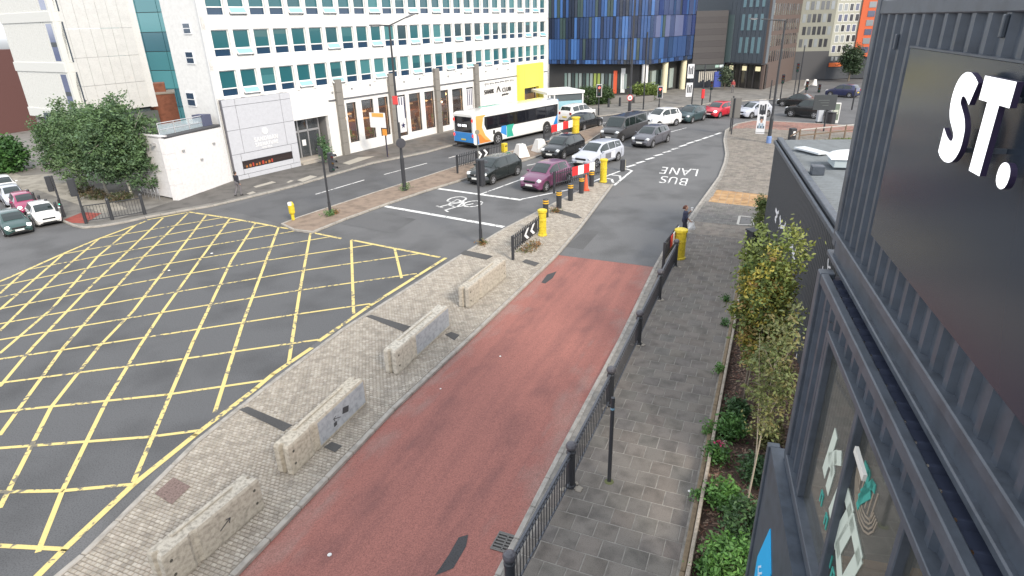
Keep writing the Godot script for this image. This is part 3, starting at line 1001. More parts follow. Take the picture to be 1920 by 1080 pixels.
		for k in 5:
			var cs: float = lerpf(q[0], q[1], 0.15 + 0.18 * k)
			var mbc := MB.new()
			var oo := -0.8 - rng.randf() * 2.2
			var hh := rng.randf_range(0.7, 1.25)
			fb(mbc, f, cs - 0.2, cs + 0.2, hh - 0.08, hh, oo - 0.25, oo + 0.25)
			fb(mbc, f, cs - 0.2, cs + 0.2, hh, hh + 0.45, oo - 0.25, oo - 0.2)
			for lx in [-0.17, 0.17]:
				for lz in [-0.2, 0.2]: fb(mbc, f, cs + lx - 0.02, cs + lx + 0.02, KB + 0.05, hh - 0.08, oo + lz - 0.02, oo + lz + 0.02)
			part(hotel, "bar_stool", mbc, woods[rng.randi() % 4], true)
		for k in 2:
			var mbc := MB.new()
			var yy := 2.2 + k * 0.55
			fb(mbc, f, q[0] + 0.1, q[1] - 0.2, yy, yy + 0.12, -2.6 - 0.3 * k, -2.3 - 0.3 * k)
			part(hotel, "bar_shelf", mbc, woods[4] if k == 1 else woods[rng.randi() % 3], true)
	for sx in [11.6, 14.6, 19.2, 23.6, 25.6, 38.4]:
		var pd := MB.new()
		pd.lathe(fp3(f, sx, 3.35, -1.6), [[0.0, -0.14], [0.12, -0.08], [0.15, 0.0], [0.12, 0.08], [0.0, 0.14]], 12)
		var pl2 := part(hotel, "pendant_lamp", pd, glow("pendant_glow", Color(1.0, 0.72, 0.42), 2.0), true)
		var om := OmniLight3D.new()
		om.name = "pendant_light"
		om.light_color = Color(1.0, 0.74, 0.46)
		om.light_energy = 2.2
		om.light_size = 0.15
		om.omni_range = 8.0
		om.omni_attenuation = 2.0
		om.shadow_enabled = true
		pl2.add_child(om)
		om.position = fp3(f, sx, 3.15, -1.6) - hotel.position
	# striped banners in two of the bays
	for q in [op[4], op[9]]:
		var ban := fpart(hotel, "banner", f, mat("banner_white", Color(0.66, 0.66, 0.68), 0.7), q[0] + 0.1, q[1] - 0.1, q[2] + 0.3, q[3] - 0.15, -0.09, -0.06)
		for k in 3: fpart(ban, "stripe", f, mat("banner_navy", Color(0.03, 0.03, 0.09), 0.7), q[0] + 0.18 + k * 0.32, q[0] + 0.30 + k * 0.32, q[2] + 1.5, q[3] - 0.2, -0.062, -0.055)
		var st := MB.new()
		var star := PackedVector2Array()
		for k in 10: star.append(Vector2.from_angle(TAU * k / 10.0 + PI / 2) * (0.30 if k % 2 == 0 else 0.13))
		st.extrude(star, fp3(f, (q[0] + q[1]) / 2, q[2] + 0.9, -0.062), f.d, Vector3.UP, f.n, 0.006)
		part(ban, "star", st, mat("banner_navy", Color(0.03, 0.03, 0.09), 0.7), true)
	# entrance recess
	var ent := fpart(hotel, "entrance_back", f, mat("lobby", Color(0.10, 0.09, 0.085), 0.7), 5.65, 8.95, KB, 3.4, -2.2, -2.1)
	fpart(ent, "reveal", f, mat("reveal_grey", Color(0.2, 0.2, 0.2), 0.7), 8.90, 8.947, 0.4, 3.38, -2.1, -0.31)
	for k in 2: fpart(hotel, "entrance_step", f, textured("step_stone", Color(0.42, 0.38, 0.33), 0.8, tex("stone", 51, 0.08, 0.62, 1.32), 0.8), 5.68, 8.85, KB - 0.02 + 0.0 + k * 0.16, KB + 0.14 + k * 0.16, -2.0, 0.35 - k * 0.35, 0.01)
	var doorf := MB.new()
	for s in [5.72, 6.55, 7.45, 8.55]: fb(doorf, f, s - 0.05, s + 0.05, 0.42, 3.35, -0.9, -0.8)
	fb(doorf, f, 5.77, 8.5, 2.35, 2.5, -0.9, -0.8)
	fb(doorf, f, 5.77, 8.5, 3.25, 3.35, -0.9, -0.8)
	var ed := part(hotel, "entrance_door", doorf, mat("alu", Color(0.45, 0.45, 0.46), 0.4, 0.6), true)
	for q in [[5.78, 6.49], [6.61, 7.39], [7.51, 8.49]]:
		fpart(ed, "door_pane", f, pane("door_glass", Color(0.08, 0.09, 0.1), 0.55), q[0], q[1], 0.45, 2.34, -0.86, -0.85)
		fpart(ed, "transom_pane", f, pane("door_glass", Color(0.08, 0.09, 0.1), 0.55), q[0], q[1], 2.51, 3.24, -0.86, -0.85)
	fpart(ed, "door_notice", f, mat("paper", Color(0.75, 0.75, 0.75), 0.8), 6.8, 7.15, 1.3, 1.75, -0.845, -0.84)
	# plants by the door and small things on the wall
	for q in [[8.3, 0.55, 2.3], [9.35, 0.35, 1.1]]: pass
	# grey stone panel with slot window
	var stone := textured("panel_stone", Color(0.50, 0.51, 0.55), 0.75, tex("soft2", 93, 0.05, 0.86, 1.1), 0.5, tex("soft", 91, 0.03, 0.9, 1.06), 0.2)
	fpart(hotel, "panel_backing", f, mat("joint_dark", Color(0.16, 0.16, 0.18), 0.9), 0.02, 5.45, KB, 5.48, 0.003, 0.30)
	var ys := [KB, 0.42, 1.86, 3.48, 5.05, 5.50]
	var ss := [0.0, 0.95, 4.55, 5.47]
	for r in 5:
		for c in 3:
			if r == 1: continue
			fpart(hotel, "stone_panel", f, stone, ss[c] + (0.0 if c == 0 else 0.015), ss[c + 1] - 0.015, ys[r] + 0.012, ys[r + 1] - 0.012, 0.302, 0.36, 0.008)
	for q in [[0.0, 0.63, 0.435, 1.845], [4.86, 5.455, 0.435, 1.845], [0.66, 4.83, 0.435, 0.78], [0.66, 4.83, 1.34, 1.845]]:
		fpart(hotel, "stone_panel", f, stone, q[0], q[1], q[2], q[3], 0.302, 0.36, 0.008)
	var slot := fpart(hotel, "slot_window", f, dark, 0.63, 4.86, 0.78, 1.34, 0.300, 0.315)
	fpart(slot, "pane", f, gloss("slot_glass", Color(0.03, 0.02, 0.02), 0.1), 0.7, 4.8, 0.84, 1.28, 0.315, 0.32)
	for k in 9: fpart(slot, "bottle_row", f, woods[0] if k % 3 != 2 else mat("bottle_red", Color(0.4, 0.05, 0.03), 0.4), 0.9 + k * 0.26, 1.02 + k * 0.26 + 0.05 * (k % 2), 0.86, 1.0 + 0.05 * (k % 3), 0.32, 0.335)
	mb = MB.new()
	mb.lathe(fp3(f, 2.85, 3.12, 0.365), [[0.22, 0.0], [0.22, 0.03], [0.0, 0.03]], 20, f.n)
	part(hotel, "sign_disc", mb, mat("letter_white", Color(0.85, 0.85, 0.83), 0.6), true)
	ftext(hotel, "sign_letters", f, "SANDMAN", 2.85, 2.62, 0.30, 0.37, 0.03, mat("letter_pale", Color(0.68, 0.68, 0.69), 0.6))
	ftext(hotel, "sign_letters", f, "SIGNATURE", 2.85, 2.26, 0.26, 0.37, 0.03, mat("letter_pale", Color(0.68, 0.68, 0.69), 0.6))
	ftext(hotel, "sign_letters", f, "HOTEL", 2.85, 2.0, 0.13, 0.37, 0.03, mat("letter_pale", Color(0.68, 0.68, 0.69), 0.6), 1.6)
	# bar name
	var ink := mat("sign_dark", Color(0.06, 0.055, 0.055), 0.5)
	ftext(hotel, "sign_letters", f, "SHARK", 30.6, 3.12, 0.42, 0.06, 0.08, ink, 1.0, false)
	var fin := MB.new()
	fin.extrude(PackedVector2Array([Vector2(-0.34, -0.22), Vector2(-0.28, -0.22), Vector2(-0.2, 0.05), Vector2(-0.02, 0.26), Vector2(0.06, 0.1), Vector2(0.3, -0.2), Vector2(0.36, -0.22), Vector2(0.1, 0.3), Vector2(-0.04, 0.4), Vector2(-0.26, 0.12)]), fp3(f, 32.35, 3.1, 0.02), f.d, Vector3.UP, f.n, 0.08)
	part(hotel, "sign_fin", fin, ink, true)
	ftext(hotel, "sign_letters", f, "CLUB", 33.9, 3.06, 0.42, 0.06, 0.08, ink, 1.25, false)
	ftext(hotel, "sign_letters", f, "gastro bar", 33.6, 2.55, 0.26, 0.06, 0.06, ink, 1.0, true)
	for k in 6: fpart(hotel, "sign_lamp", f, steel, 29.9 + k * 0.95, 30.0 + k * 0.95, 3.9, 3.98, 0.0, 0.5)
	# yellow portal
	var yel := mat("portal_yellow", Color(0.80, 0.70, 0.10), 0.6)
	var por := fpart(hotel, "portal", f, yel, 36.0, 36.9, KB, 5.4, 0.003, 0.45, 0.02)
	fpart(por, "portal_side", f, yel, 40.05, 41.05, KB, 5.4, 0.003, 0.45, 0.02)
	fpart(por, "portal_head", f, yel, 36.9, 40.05, 2.85, 5.4, 0.003, 0.45, 0.02)
	# scattered small fixings on the white wall
	for k in 16: fpart(hotel, "wall_light", f, mat("fix_grey", Color(0.3, 0.3, 0.3), 0.5), 9.6 + k * 2.05, 9.72 + k * 2.05, 5.0 + 0.1 * (k % 3), 5.13 + 0.1 * (k % 3), 0.0, 0.12)
	for k in 3: fpart(hotel, "wall_light", f, glow("lamp_warm", Color(1.0, 0.75, 0.45), 1.2), [16.4, 22.4, 10.5][k], [16.5, 22.5, 10.6][k], 2.9, 3.05, 0.30, 0.4)

	# annex at the corner
	var c0 := G(335, 376, KB)
	var fa := facade(c0, fp3(f, -0.12, 0, 0.0))
	var an := thing("hotel_annex", "low white windowless block at the corner with roof railing and cycle stands beside it", "building", c0)
	var panelw := textured("annex_white", Color(0.74, 0.72, 0.72), 0.8, tex("soft", 91, 0.03, 0.9, 1.06), 0.2, tex("streaks", 92, 0.02, 0.9, 1.05), 0.4)
	var left_dir := Vector3(-0.85, 0, -0.53)
	var fl := {"a": c0, "d": left_dir.normalized(), "n": Vector3(-0.53, 0, 0.85).normalized(), "l": 4.2}
	var al: float = fa.l
	for r in 4:
		fpart(an, "wall_panel", fa, panelw, 0.0, 0.62, KB + r * 0.95, KB + r * 0.95 + 0.94, -0.4, 0.0)
	fpart(an, "wall", fa, panelw, 0.63, al, KB, 3.88, -0.4, 0.0)
	for r in 4:
		for c in 3: fpart(an, "wall_panel", fl, panelw, 0.3 + c * 1.3, 0.3 + c * 1.3 + 1.29, KB + r * 0.95, KB + r * 0.95 + 0.94, -0.4, 0.0)
	mb = MB.new()
	mb.extrude(PackedVector2Array([Vector2(fa.a.x, -fa.a.z), Vector2(fp3(fa, al, 0, 0).x, -fp3(fa, al, 0, 0).z), Vector2(fp3(fa, al, 0, -4).x, -fp3(fa, al, 0, -4).z), Vector2(fp3(fl, 4.2, 0, 0).x, -fp3(fl, 4.2, 0, 0).z)]), Vector3(0, 3.85, 0), Vector3.RIGHT, Vector3.FORWARD, Vector3.UP, 0.1)
	part(an, "roof", mb, mat("roof_dark", Color(0.07, 0.07, 0.075), 0.8), true)
	mb = MB.new()
	for k in 4: mb.tube(fp3(fa, 0.5 + k * 1.3, 3.9, -0.7), fp3(fa, 0.5 + k * 1.3, 4.7, -0.7), 0.025, 0.025, 6)
	mb.tube(fp3(fa, 0.5, 4.7, -0.7), fp3(fa, 4.4, 4.7, -0.7), 0.03, 0.03, 6)
	mb.tube(fp3(fa, 0.5, 4.3, -0.7), fp3(fa, 4.4, 4.3, -0.7), 0.02, 0.02, 6)
	part(an, "roof_railing", mb, mat("rail_pale", Color(0.6, 0.6, 0.62), 0.4, 0.4), true)
	for k in 3: fpart(an, "railing_pane", fa, pane("rail_glass", Color(0.6, 0.7, 0.75), 0.35), 0.55 + k * 1.3, 1.75 + k * 1.3, 3.98, 4.62, -0.71, -0.70)
	fpart(an, "roof_hut", fa, mat("slate_blue", Color(0.09, 0.1, 0.16), 0.7), 4.3, 5.0, 3.95, 4.75, -1.4, -0.5)
	for k in 2: fpart(an, "wall_camera", fl, mat("fix_grey", Color(0.3, 0.3, 0.3), 0.5), 1.0 + k * 0.9, 1.2 + k * 0.9, 3.3, 3.45, 0.0, 0.25)
	for k in 3: fpart(an, "wall_light", fa, mat("fix_grey", Color(0.3, 0.3, 0.3), 0.5), 1.2 + k * 1.4, 1.34 + k * 1.4, 2.9 - 0.8 * (k % 2), 3.02 - 0.8 * (k % 2), 0.0, 0.12)

	# glazed white pavilion past the hotel
	var pa := G(1030, 218, KB)
	var pb := G(1093, 213, KB)
	var fpv := facade(pa, pb)
	var pav := thing("glazed_pavilion", "white framed glazed pavilion with pale blue screens beyond the yellow portal", "pavilion", pa)
	var pl: float = fpv.l
	fpart(pav, "roof", fpv, trim, -0.3, pl + 0.1, 2.35, 2.65, -4.5, 0.15, 0.02)
	for sx in [0.0, 0.55, pl - 0.12]: fpart(pav, "post", fpv, trim, sx, sx + 0.14, KB, 2.35, -0.14, 0.0)
	fpart(pav, "screen", fpv, gloss("screen_blue", Color(0.28, 0.48, 0.56), 0.25, 0.4), 0.7, pl - 0.13, 0.5, 1.6, -0.10, -0.06)
	fpart(pav, "clerestory", fpv, gloss("clerestory", Color(0.10, 0.12, 0.13), 0.1, 0.4), 0.15, pl - 0.13, 1.65, 2.34, -0.10, -0.07)
	fpart(pav, "plinth", fpv, mat("plinth_brick", Color(0.28, 0.13, 0.10), 0.9), 0.15, pl - 0.13, KB, 0.5, -0.12, -0.03)
	fpart(pav, "side_screen", fpv, gloss("screen_blue", Color(0.28, 0.48, 0.56), 0.25, 0.4), pl - 0.08, pl - 0.04, KB, 2.34, -4.4, -0.15)

func make_left_side() -> void:
	var stone := textured("pale_stone", Color(0.62, 0.62, 0.61), 0.85, tex("soft2", 93, 0.05, 0.86, 1.1), 0.3, tex("soft", 91, 0.03, 0.9, 1.06), 0.1)
	var frame := textured("fin_white", Color(0.66, 0.66, 0.63), 0.8, tex("soft2", 93, 0.05, 0.86, 1.1), 0.5)
	var dark := gloss("office_glass", Color(0.05, 0.065, 0.09), 0.12)
	var cnr := G(182, 322, KB)
	var fe := facade(G(88, 305, KB), cnr)
	var st := facade(cnr, G(308, 296, KB))
	var b := thing("office_building", "pale stone office block with close white vertical fins behind the street trees", "building", cnr)
	var fl: float = fe.l
	var sl: float = st.l
	var base := textured("office_base", Color(0.10, 0.11, 0.105), 0.6, tex("soft2", 93, 0.05, 0.86, 1.1), 0.3)
	fpart(b, "ground_floor", fe, base, 0.0, fl - 0.4, KB, 3.9, -6.0, -0.6)
	for k in 9: fpart(b, "ground_pier", fe, mat("pier_grey", Color(0.24, 0.23, 0.215), 0.8), 0.3 + k * 1.75, 0.85 + k * 1.75, KB, 3.9, -0.6, -0.1)
	for r in 4:
		var y0 := 4.0 + r * 3.35
		fpart(b, "floor_band", fe, frame, 0.0, fl, y0 - 0.12, y0 + 0.55, -0.5, 0.12, 0.02)
		fpart(b, "glazing", fe, dark, 0.0, fl, y0 + 0.55, y0 + 3.23, -0.6, -0.32)
		for k in 22: fpart(b, "fin", fe, frame, 0.1 + k * (fl - 1.5) / 22.0, 0.36 + k * (fl - 1.5) / 22.0, y0 + 0.55, y0 + 3.23, -0.32, 0.06)
		fpart(b, "corner_pier", fe, frame, fl - 1.35, fl, y0 + 0.55, y0 + 3.23, -0.5, 0.06)
		var wn := fpart(b, "corner_window", fe, gloss("corner_glass", Color(0.10, 0.13, 0.25), 0.08), fl - 1.1, fl - 0.3, y0 + 0.65, y0 + 3.1, 0.0, 0.065)
		fpart(wn, "transom", fe, mat("transom_grey", Color(0.06, 0.07, 0.08), 0.5), fl - 1.1, fl - 0.3, y0 + 1.6, y0 + 1.9, 0.06, 0.075)
	fpart(b, "stone_base", st, mat("slate_green", Color(0.065, 0.085, 0.095), 0.6), 0.0, sl, KB, 4.25, -5.0, -0.25)
	for r in 6:
		var y0 := 4.25 + r * 1.95
		for c in 7: fpart(b, "stone_panel", st, stone, c * sl / 7.0 + 0.01, (c + 1) * sl / 7.0 - 0.01, y0 + 0.012, y0 + 1.94 - (0.0 if r % 2 else 0.0), -0.3, 0.0 + 0.006 * ((r + c) % 2))
	# return wall with tall dark windows past the stone wall
	var rt := facade(fp3(st, sl, 0, 0), fp3(st, sl + 1.1, 0, -3.4))
	fpart(b, "return_wall", rt, stone, 0.05, rt.l, 4.2, 16.0, -0.5, 0.0)
	for r in 4:
		for k in 2: fpart(b, "window", rt, dark, 0.35 + k * 1.5, 1.35 + k * 1.5, 4.9 + r * 2.9, 7.2 + r * 2.9, -0.1, 0.03)
	# teal glass block and brick buildings in the gap
	var fg := facade(G(305, 252), G(380, 252))
	var g := thing("glass_office", "teal glass office block rising in the gap beside the hotel", "building", fg.a)
	fpart(g, "core", fg, mat("core_grey", Color(0.12, 0.13, 0.13), 0.8), -4, fg.l + 6, KB, 17.0, -9.0, -0.1)
	for r in 9:
		for c in 9: fpart(g, "glass_panel", fg, gloss("teal_curtain%d" % ((r * 5 + c * 3) % 3), [Color(0.05, 0.20, 0.23), Color(0.07, 0.25, 0.28), Color(0.035, 0.13, 0.17)][(r * 5 + c * 3) % 3], 0.1), -4 + c * 2.2 + 0.03, -4 + (c + 1) * 2.2 - 0.03, 1.0 + r * 1.75, 1.0 + (r + 1) * 1.75 - 0.06, -0.1, 0.0)
	var brick := textured("brick_red", Color(0.30, 0.115, 0.07), 0.9, tex("weave", 71, 0.15, 0.55, 1.4), 0.5, tex("blotch", 41, 0.02, 0.6, 1.25), 0.2, 0.3)
	var fbk := facade(G(292, 290), G(352, 284))
	var bk := thing("brick_house", "low red brick building with a flat coping seen between the office block and the hotel", "building", fbk.a)
	fpart(bk, "wall", fbk, brick, -1.0, fbk.l, KB, 4.9, -3.0, 0.0)
	fpart(bk, "upper_wall", fbk, brick, 0.5, fbk.l - 0.6, 4.9, 5.7, -3.0, -1.0)
	fpart(bk, "coping", fbk, mat("coping", Color(0.35, 0.3, 0.25), 0.8), -1.05, fbk.l + 0.05, 4.9, 5.02, -3.05, 0.05)
	mb_gable(bk, fbk)
	# red brick block at the far left
	var fr := facade(Vector3(-72, 0, -74), Vector3(-54.5, 0, -66))
	var rb := thing("brick_block", "dark red brick block with teal window bands beyond the office building", "building", fr.a)
	fpart(rb, "wall", fr, textured("brick_dark", Color(0.13, 0.06, 0.055), 0.9, tex("weave", 71, 0.15, 0.55, 1.4), 0.5), 0.0, fr.l, KB, 8.4, -6.0, 0.0)
	for r in 3:
		for k in 6: fpart(rb, "window", fr, gloss("teal_glass", Color(0.012, 0.085, 0.10), 0.08), 0.6 + k * 3.1, 2.9 + k * 3.1, 1.6 + r * 2.4, 2.9 + r * 2.4, -0.05, 0.03)

func mb_gable(o: Node3D, f: Dictionary) -> void:
	var mb := MB.new()
	var l: float = f.l
	mb.extrude(PackedVector2Array([Vector2(0.6, 5.7), Vector2(l * 0.42, 5.7), Vector2(l * 0.25, 6.4)]), fp3(f, 0, 0, -1.2), f.d, Vector3.UP, f.n, -1.5)
	part(o, "gable", mb, mat("gable_white", Color(0.6, 0.58, 0.55), 0.8), true)

func grid_windows(b: Node3D, f: Dictionary, called: String, m: Array, s0: float, s1: float, y0: float, y1: float, nc: int, nr: int, w: float, h: float, frame: Material = null, jitter := 0.0) -> void:
	for r in nr:
		for c in nc:
			var cs := s0 + (c + 0.5) * (s1 - s0) / nc + (jitter * (1.0 if r % 2 else -1.0))
			var cy := y0 + (r + 0.5) * (y1 - y0) / nr
			var mm: Material = m[rng.randi() % m.size()]
			if frame != null:
				var o := fpart(b, called, f, frame, cs - w / 2 - 0.1, cs + w / 2 + 0.1, cy - h / 2 - 0.1, cy + h / 2 + 0.1, -0.05, 0.03)
				fpart(o, "pane", f, mm, cs - w / 2, cs + w / 2, cy - h / 2, cy + h / 2, 0.0, 0.045)
			else: fpart(b, called, f, mm, cs - w / 2, cs + w / 2, cy - h / 2, cy + h / 2, -0.06, 0.02)

func make_far_buildings() -> void:
	# --- blue panelled block
	var ca := G(1024, 176, KB)
	var cc := G(1212, 181, KB)
	var cd := G(1294, 165.5, KB)
	var f1 := facade(ca, cc)
	var f2 := facade(cc, cd)
	f2.n = Vector3(-f2.d.z, 0, f2.d.x)
	if f2.n.z < 0: f2.n = -f2.n
	var b := thing("blue_block", "block clad in vertical blue and navy panels above a glazed ground floor on columns", "building", cc)
	var cols := [Color(0.022, 0.030, 0.055), Color(0.024, 0.036, 0.075), Color(0.03, 0.06, 0.14), Color(0.045, 0.105, 0.27), Color(0.07, 0.17, 0.42), Color(0.028, 0.045, 0.105), Color(0.045, 0.055, 0.08), Color(0.04, 0.08, 0.20)]
	var pm := []
	for i in cols.size(): pm.append(gloss("blue_panel%d" % i, cols[i], 0.25, 0.6))
	var slit := gloss("slit_glass", Color(0.06, 0.09, 0.09), 0.1)
	var lilac := [gloss("lilac_panel0", Color(0.13, 0.15, 0.27), 0.15), gloss("lilac_panel1", Color(0.06, 0.08, 0.17), 0.15), gloss("lilac_panel2", Color(0.03, 0.05, 0.16), 0.15)]
	var ys := [4.2, 4.75, 7.45, 10.15, 12.85, 15.55]
	for q in [[f1, 36, 0], [f2, 20, 1]]:
		var f: Dictionary = q[0]
		var n: int = q[1]
		var w: float = (f.l + (0.4 if q[2] == 0 else 0.0)) / n
		fpart(b, "carcass", f, mat("carcass_grey", Color(0.06, 0.065, 0.075), 0.8), 0.0, f.l, 4.15, 22.0, -8.0, -0.15)
		for r in 5:
			var s := 0.0
			var i := 0
			while i < n:
				var span := 1
				var pick := rng.randi() % 100
				var m: Material = pm[[0, 1, 5, 2, 6][rng.randi() % 5]]
				if pick < 13: m = pm[4]
				elif pick < 30: m = pm[3]
				elif pick < 42: m = pm[7]
				elif pick < 55 and r > 0: m = slit
				if q[2] == 1 and rng.randi() % 3 > 0:
					m = lilac[rng.randi() % 3] if r > 1 else pm[[5, 2, 7, 3][rng.randi() % 4]]
					span = 2 if i < n - 1 else 1
				var out := rng.randf_range(0.0, 0.12)
				fpart(b, "cladding_panel", f, m, s + 0.03, s + w * span - 0.03, ys[r] + 0.02, ys[r + 1] - 0.03, -0.15, out)
				s += w * span
				i += span
		fpart(b, "upper_cladding", f, pm[1], 0.0, f.l, 15.6, 22.0, -0.15, 0.0)
	# ground floor
	fpart(b, "ground_wall", f1, mat("ground_dark", Color(0.045, 0.045, 0.045), 0.6), 0.0, f1.l - 1.0, KB, 4.15, -3.0, -1.2)
	fpart(b, "ground_wall", f2, mat("ground_dark", Color(0.045, 0.045, 0.045), 0.6), 0.5, f2.l, KB, 4.15, -3.5, -1.6)
	var strip := [gloss("strip_green", Color(0.20, 0.28, 0.26), 0.1), gloss("strip_lime", Color(0.34, 0.42, 0.10), 0.2), gloss("strip_pale", Color(0.32, 0.38, 0.37), 0.1), gloss("strip_dark", Color(0.05, 0.07, 0.07), 0.1)]
	for k in 17: fpart(b, "glazing_strip", f1, strip[1] if k in [8, 9] else strip[[0, 2, 3][k % 3]], 2.4 + k * 0.55, 2.4 + k * 0.55 + 0.36, 0.9, 2.9, -1.2, -1.12)
	for k in 7: fpart(b, "glazing_strip", f2, strip[[0, 3, 2, 3][k % 4]], 1.2 + k * 1.25, 2.3 + k * 1.25, 0.4, 3.1, -1.6, -1.5)
	var mb := MB.new()
	var cream := mat("column_cream", Color(0.72, 0.66, 0.46), 0.7)
	for s in [0.3, 5.6, 11.0]:
		mb = MB.new()
		mb.tube(fp3(f2, s, KB, -0.6), fp3(f2, s, 4.2, -0.6), 0.42, 0.42, 16)
		part(b, "column", mb, mat("column_white", Color(0.75, 0.73, 0.70), 0.7) if s < 1.0 else cream, true)
	# posters on the blue block's corner
	var pst := thing("poster_board", "tall white poster board with red triangles and dark figures in front of the blue block", "poster", G(1180, 178, KB))
	var fpz := facade(G(1163, 178, KB), G(1200, 178, KB))
	fpart(pst, "board", fpz, mat("poster_white", Color(0.78, 0.78, 0.78), 0.6), 0.0, 1.45, 0.4, 3.6, -0.06, 0.0)
	fpart(pst, "board", fpz, mat("poster_white", Color(0.78, 0.78, 0.78), 0.6), 1.7, 2.75, 0.4, 3.6, -0.06, 0.0)
	var redp := mat("poster_red", Color(0.55, 0.04, 0.05), 0.6)
	for t in [[[1.4, 3.55], [1.4, 2.9], [0.8, 3.3]], [[1.4, 1.4], [1.4, 0.7], [0.6, 1.0]]]:
		mb = MB.new()
		mb.extrude(PackedVector2Array([Vector2(t[0][0], t[0][1]), Vector2(t[1][0], t[1][1]), Vector2(t[2][0], t[2][1])]), fp3(fpz, 0, 0, 0), fpz.d, Vector3.UP, fpz.n, 0.01)
		part(pst, "triangle", mb, redp, true)
	var inkp := mat("poster_ink", Color(0.04, 0.045, 0.10), 0.6)
	for q in [[1.85, 2.05, 2.5, 3.3], [2.15, 2.35, 2.4, 3.4], [2.42, 2.6, 2.5, 3.3], [1.8, 2.0, 0.7, 1.35], [2.1, 2.3, 0.75, 1.4], [2.4, 2.65, 0.7, 1.3], [1.95, 2.5, 1.0, 1.2]]: fpart(pst, "figure", fpz, inkp, q[0], q[1], q[2], q[3], 0.0, 0.01)
	fpart(pst, "figure", fpz, redp, 2.1, 2.35, 1.5, 1.9, 0.0, 0.01)
	var flag := thing("red_banner", "narrow orange red upright banner by the hedge of the blue block", "banner", G(1152, 178, KB))
	var ff := facade(G(1149, 178, KB), G(1156, 178, KB))
	fpart(flag, "cloth", ff, mat("banner_orange", Color(0.62, 0.10, 0.04), 0.7), 0.0, 0.5, 0.3, 3.3, -0.03, 0.0)
	# planter walls at the foot of the blue block
	for q in [[1140, 194, 1192, 192, 0.9, "grey stone planter wall below the poster board"], [1190, 193, 1226, 190, 0.7, "low dark planter by the white column"]]:
		var fw := facade(G(q[0], q[1], KB), G(q[2], q[3], KB))
		var pw := thing("planter_wall", q[5], "planter", fw.a)
		fpart(pw, "wall", fw, textured("planter_stone", Color(0.2, 0.19, 0.18), 0.9, tex("stone", 51, 0.08, 0.62, 1.32), 0.6), 0.0, fw.l, KB, KB + q[4], -1.5, 0.0, 0.03)
		fpart(pw, "soil", fw, mat("soil", Color(0.05, 0.04, 0.03), 0.95), 0.1, fw.l - 0.1, KB + q[4] - 0.05, KB + q[4] + 0.01, -1.4, -0.12)

	# --- dark box with shop below
	var fdk := facade(G(1294, 166, KB), G(1352, 163, KB))
	var dk := thing("dark_box_building", "windowless dark brown clad box over a glazed shopfront", "building", fdk.a)
	var dl: float = fdk.l
	for r in 9: fpart(dk, "cladding_course", fdk, mat("dark_clad%d" % (r % 2), Color(0.055, 0.05, 0.053) if r % 2 else Color(0.065, 0.06, 0.062), 0.6), 0.0, dl, 3.4 + r * 0.8, 3.4 + r * 0.8 + 0.79, -5.0, 0.02 * (r % 2))
	fpart(dk, "fascia", fdk, mat("fascia", Color(0.05, 0.06, 0.06), 0.5), 0.0, dl, 2.7, 3.35, -3.0, 0.1)
	fpart(dk, "shop_back", fdk, mat("shop_dark", Color(0.025, 0.03, 0.04), 0.3), 0.0, dl, KB, 2.7, -3.0, -0.3)
	for k in 9: fpart(dk, "window_print", fdk, mat("print_pale", Color(0.5, 0.47, 0.42), 0.6), 1.4 + k * 0.33, 1.6 + k * 0.33, 0.9 + 0.15 * (k % 3), 2.4, -0.29, -0.27)
	fpart(dk, "blue_door", fdk, mat("door_blue", Color(0.05, 0.08, 0.35), 0.5), dl - 1.2, dl - 0.1, KB, 2.3, -0.29, -0.05)
	fpart(dk, "sign_board", fdk, mat("sign_pale_green", Color(0.35, 0.5, 0.45), 0.5), dl - 1.4, dl - 0.8, 2.9, 3.25, 0.1, 0.14)
	fpart(dk, "sign_board", fdk, mat("sign_pale", Color(0.62, 0.7, 0.72), 0.5), dl - 0.7, dl - 0.05, 2.9, 3.25, 0.1, 0.14)
	# --- grey glass building
	var fgg := facade(G(1350, 162, KB), G(1428, 168, KB))
	var gg := thing("slate_building", "tall slate grey building with slender teal window slits", "building", fgg.a)
	var gl: float = fgg.l
	var slate := textured("slate_clad", Color(0.11, 0.13, 0.15), 0.5, tex("soft2", 93, 0.05, 0.86, 1.1), 0.2)
	fpart(gg, "rear_wing", fgg, slate, -12.0, -0.1, KB, 24.0, -6.2, -5.5)
	for c in 10: fpart(gg, "cladding_bay", fgg, slate, c * gl / 10.0 + 0.02, (c + 1) * gl / 10.0 - 0.02, 3.6, 24.0, -0.6, 0.02 * (c % 2))
	fpart(gg, "lift_strip", fgg, gloss("lift_glass", Color(0.13, 0.18, 0.18), 0.1), 0.1, gl * 0.18, 3.6, 10.0, 0.02, 0.06)
	for r in 3:
		for k in 4: fpart(gg, "window_slit", fgg, gloss("slit_teal", Color(0.22, 0.34, 0.36), 0.08), gl * (0.36 + 0.14 * k), gl * (0.36 + 0.14 * k) + 0.45, 4.9 + r * 3.0, 7.0 + r * 3.0, 0.02, 0.07)
	fpart(gg, "canopy", fgg, mat("canopy_dark", Color(0.03, 0.03, 0.035), 0.5), gl * 0.2, gl, 3.45, 3.6, -0.3, 0.9)
	fpart(gg, "ground_wall", fgg, gloss("lobby_glass", Color(0.045, 0.04, 0.038), 0.15), 0.0, gl, KB, 3.45, -0.9, -0.5)
	for k in 6: fpart(gg, "mullion", fgg, mat("mullion", Color(0.1, 0.09, 0.085), 0.5), 0.6 + k * gl / 6.2, 0.75 + k * gl / 6.2, KB, 3.45, -0.5, -0.3)
	for k in 3: fpart(gg, "lobby_light", fgg, glow("lobby_glow", Color(0.9, 0.8, 0.5), 0.35), 1.0 + k * 2.2, 1.8 + k * 2.2, 2.5, 3.1, -0.49, -0.45)
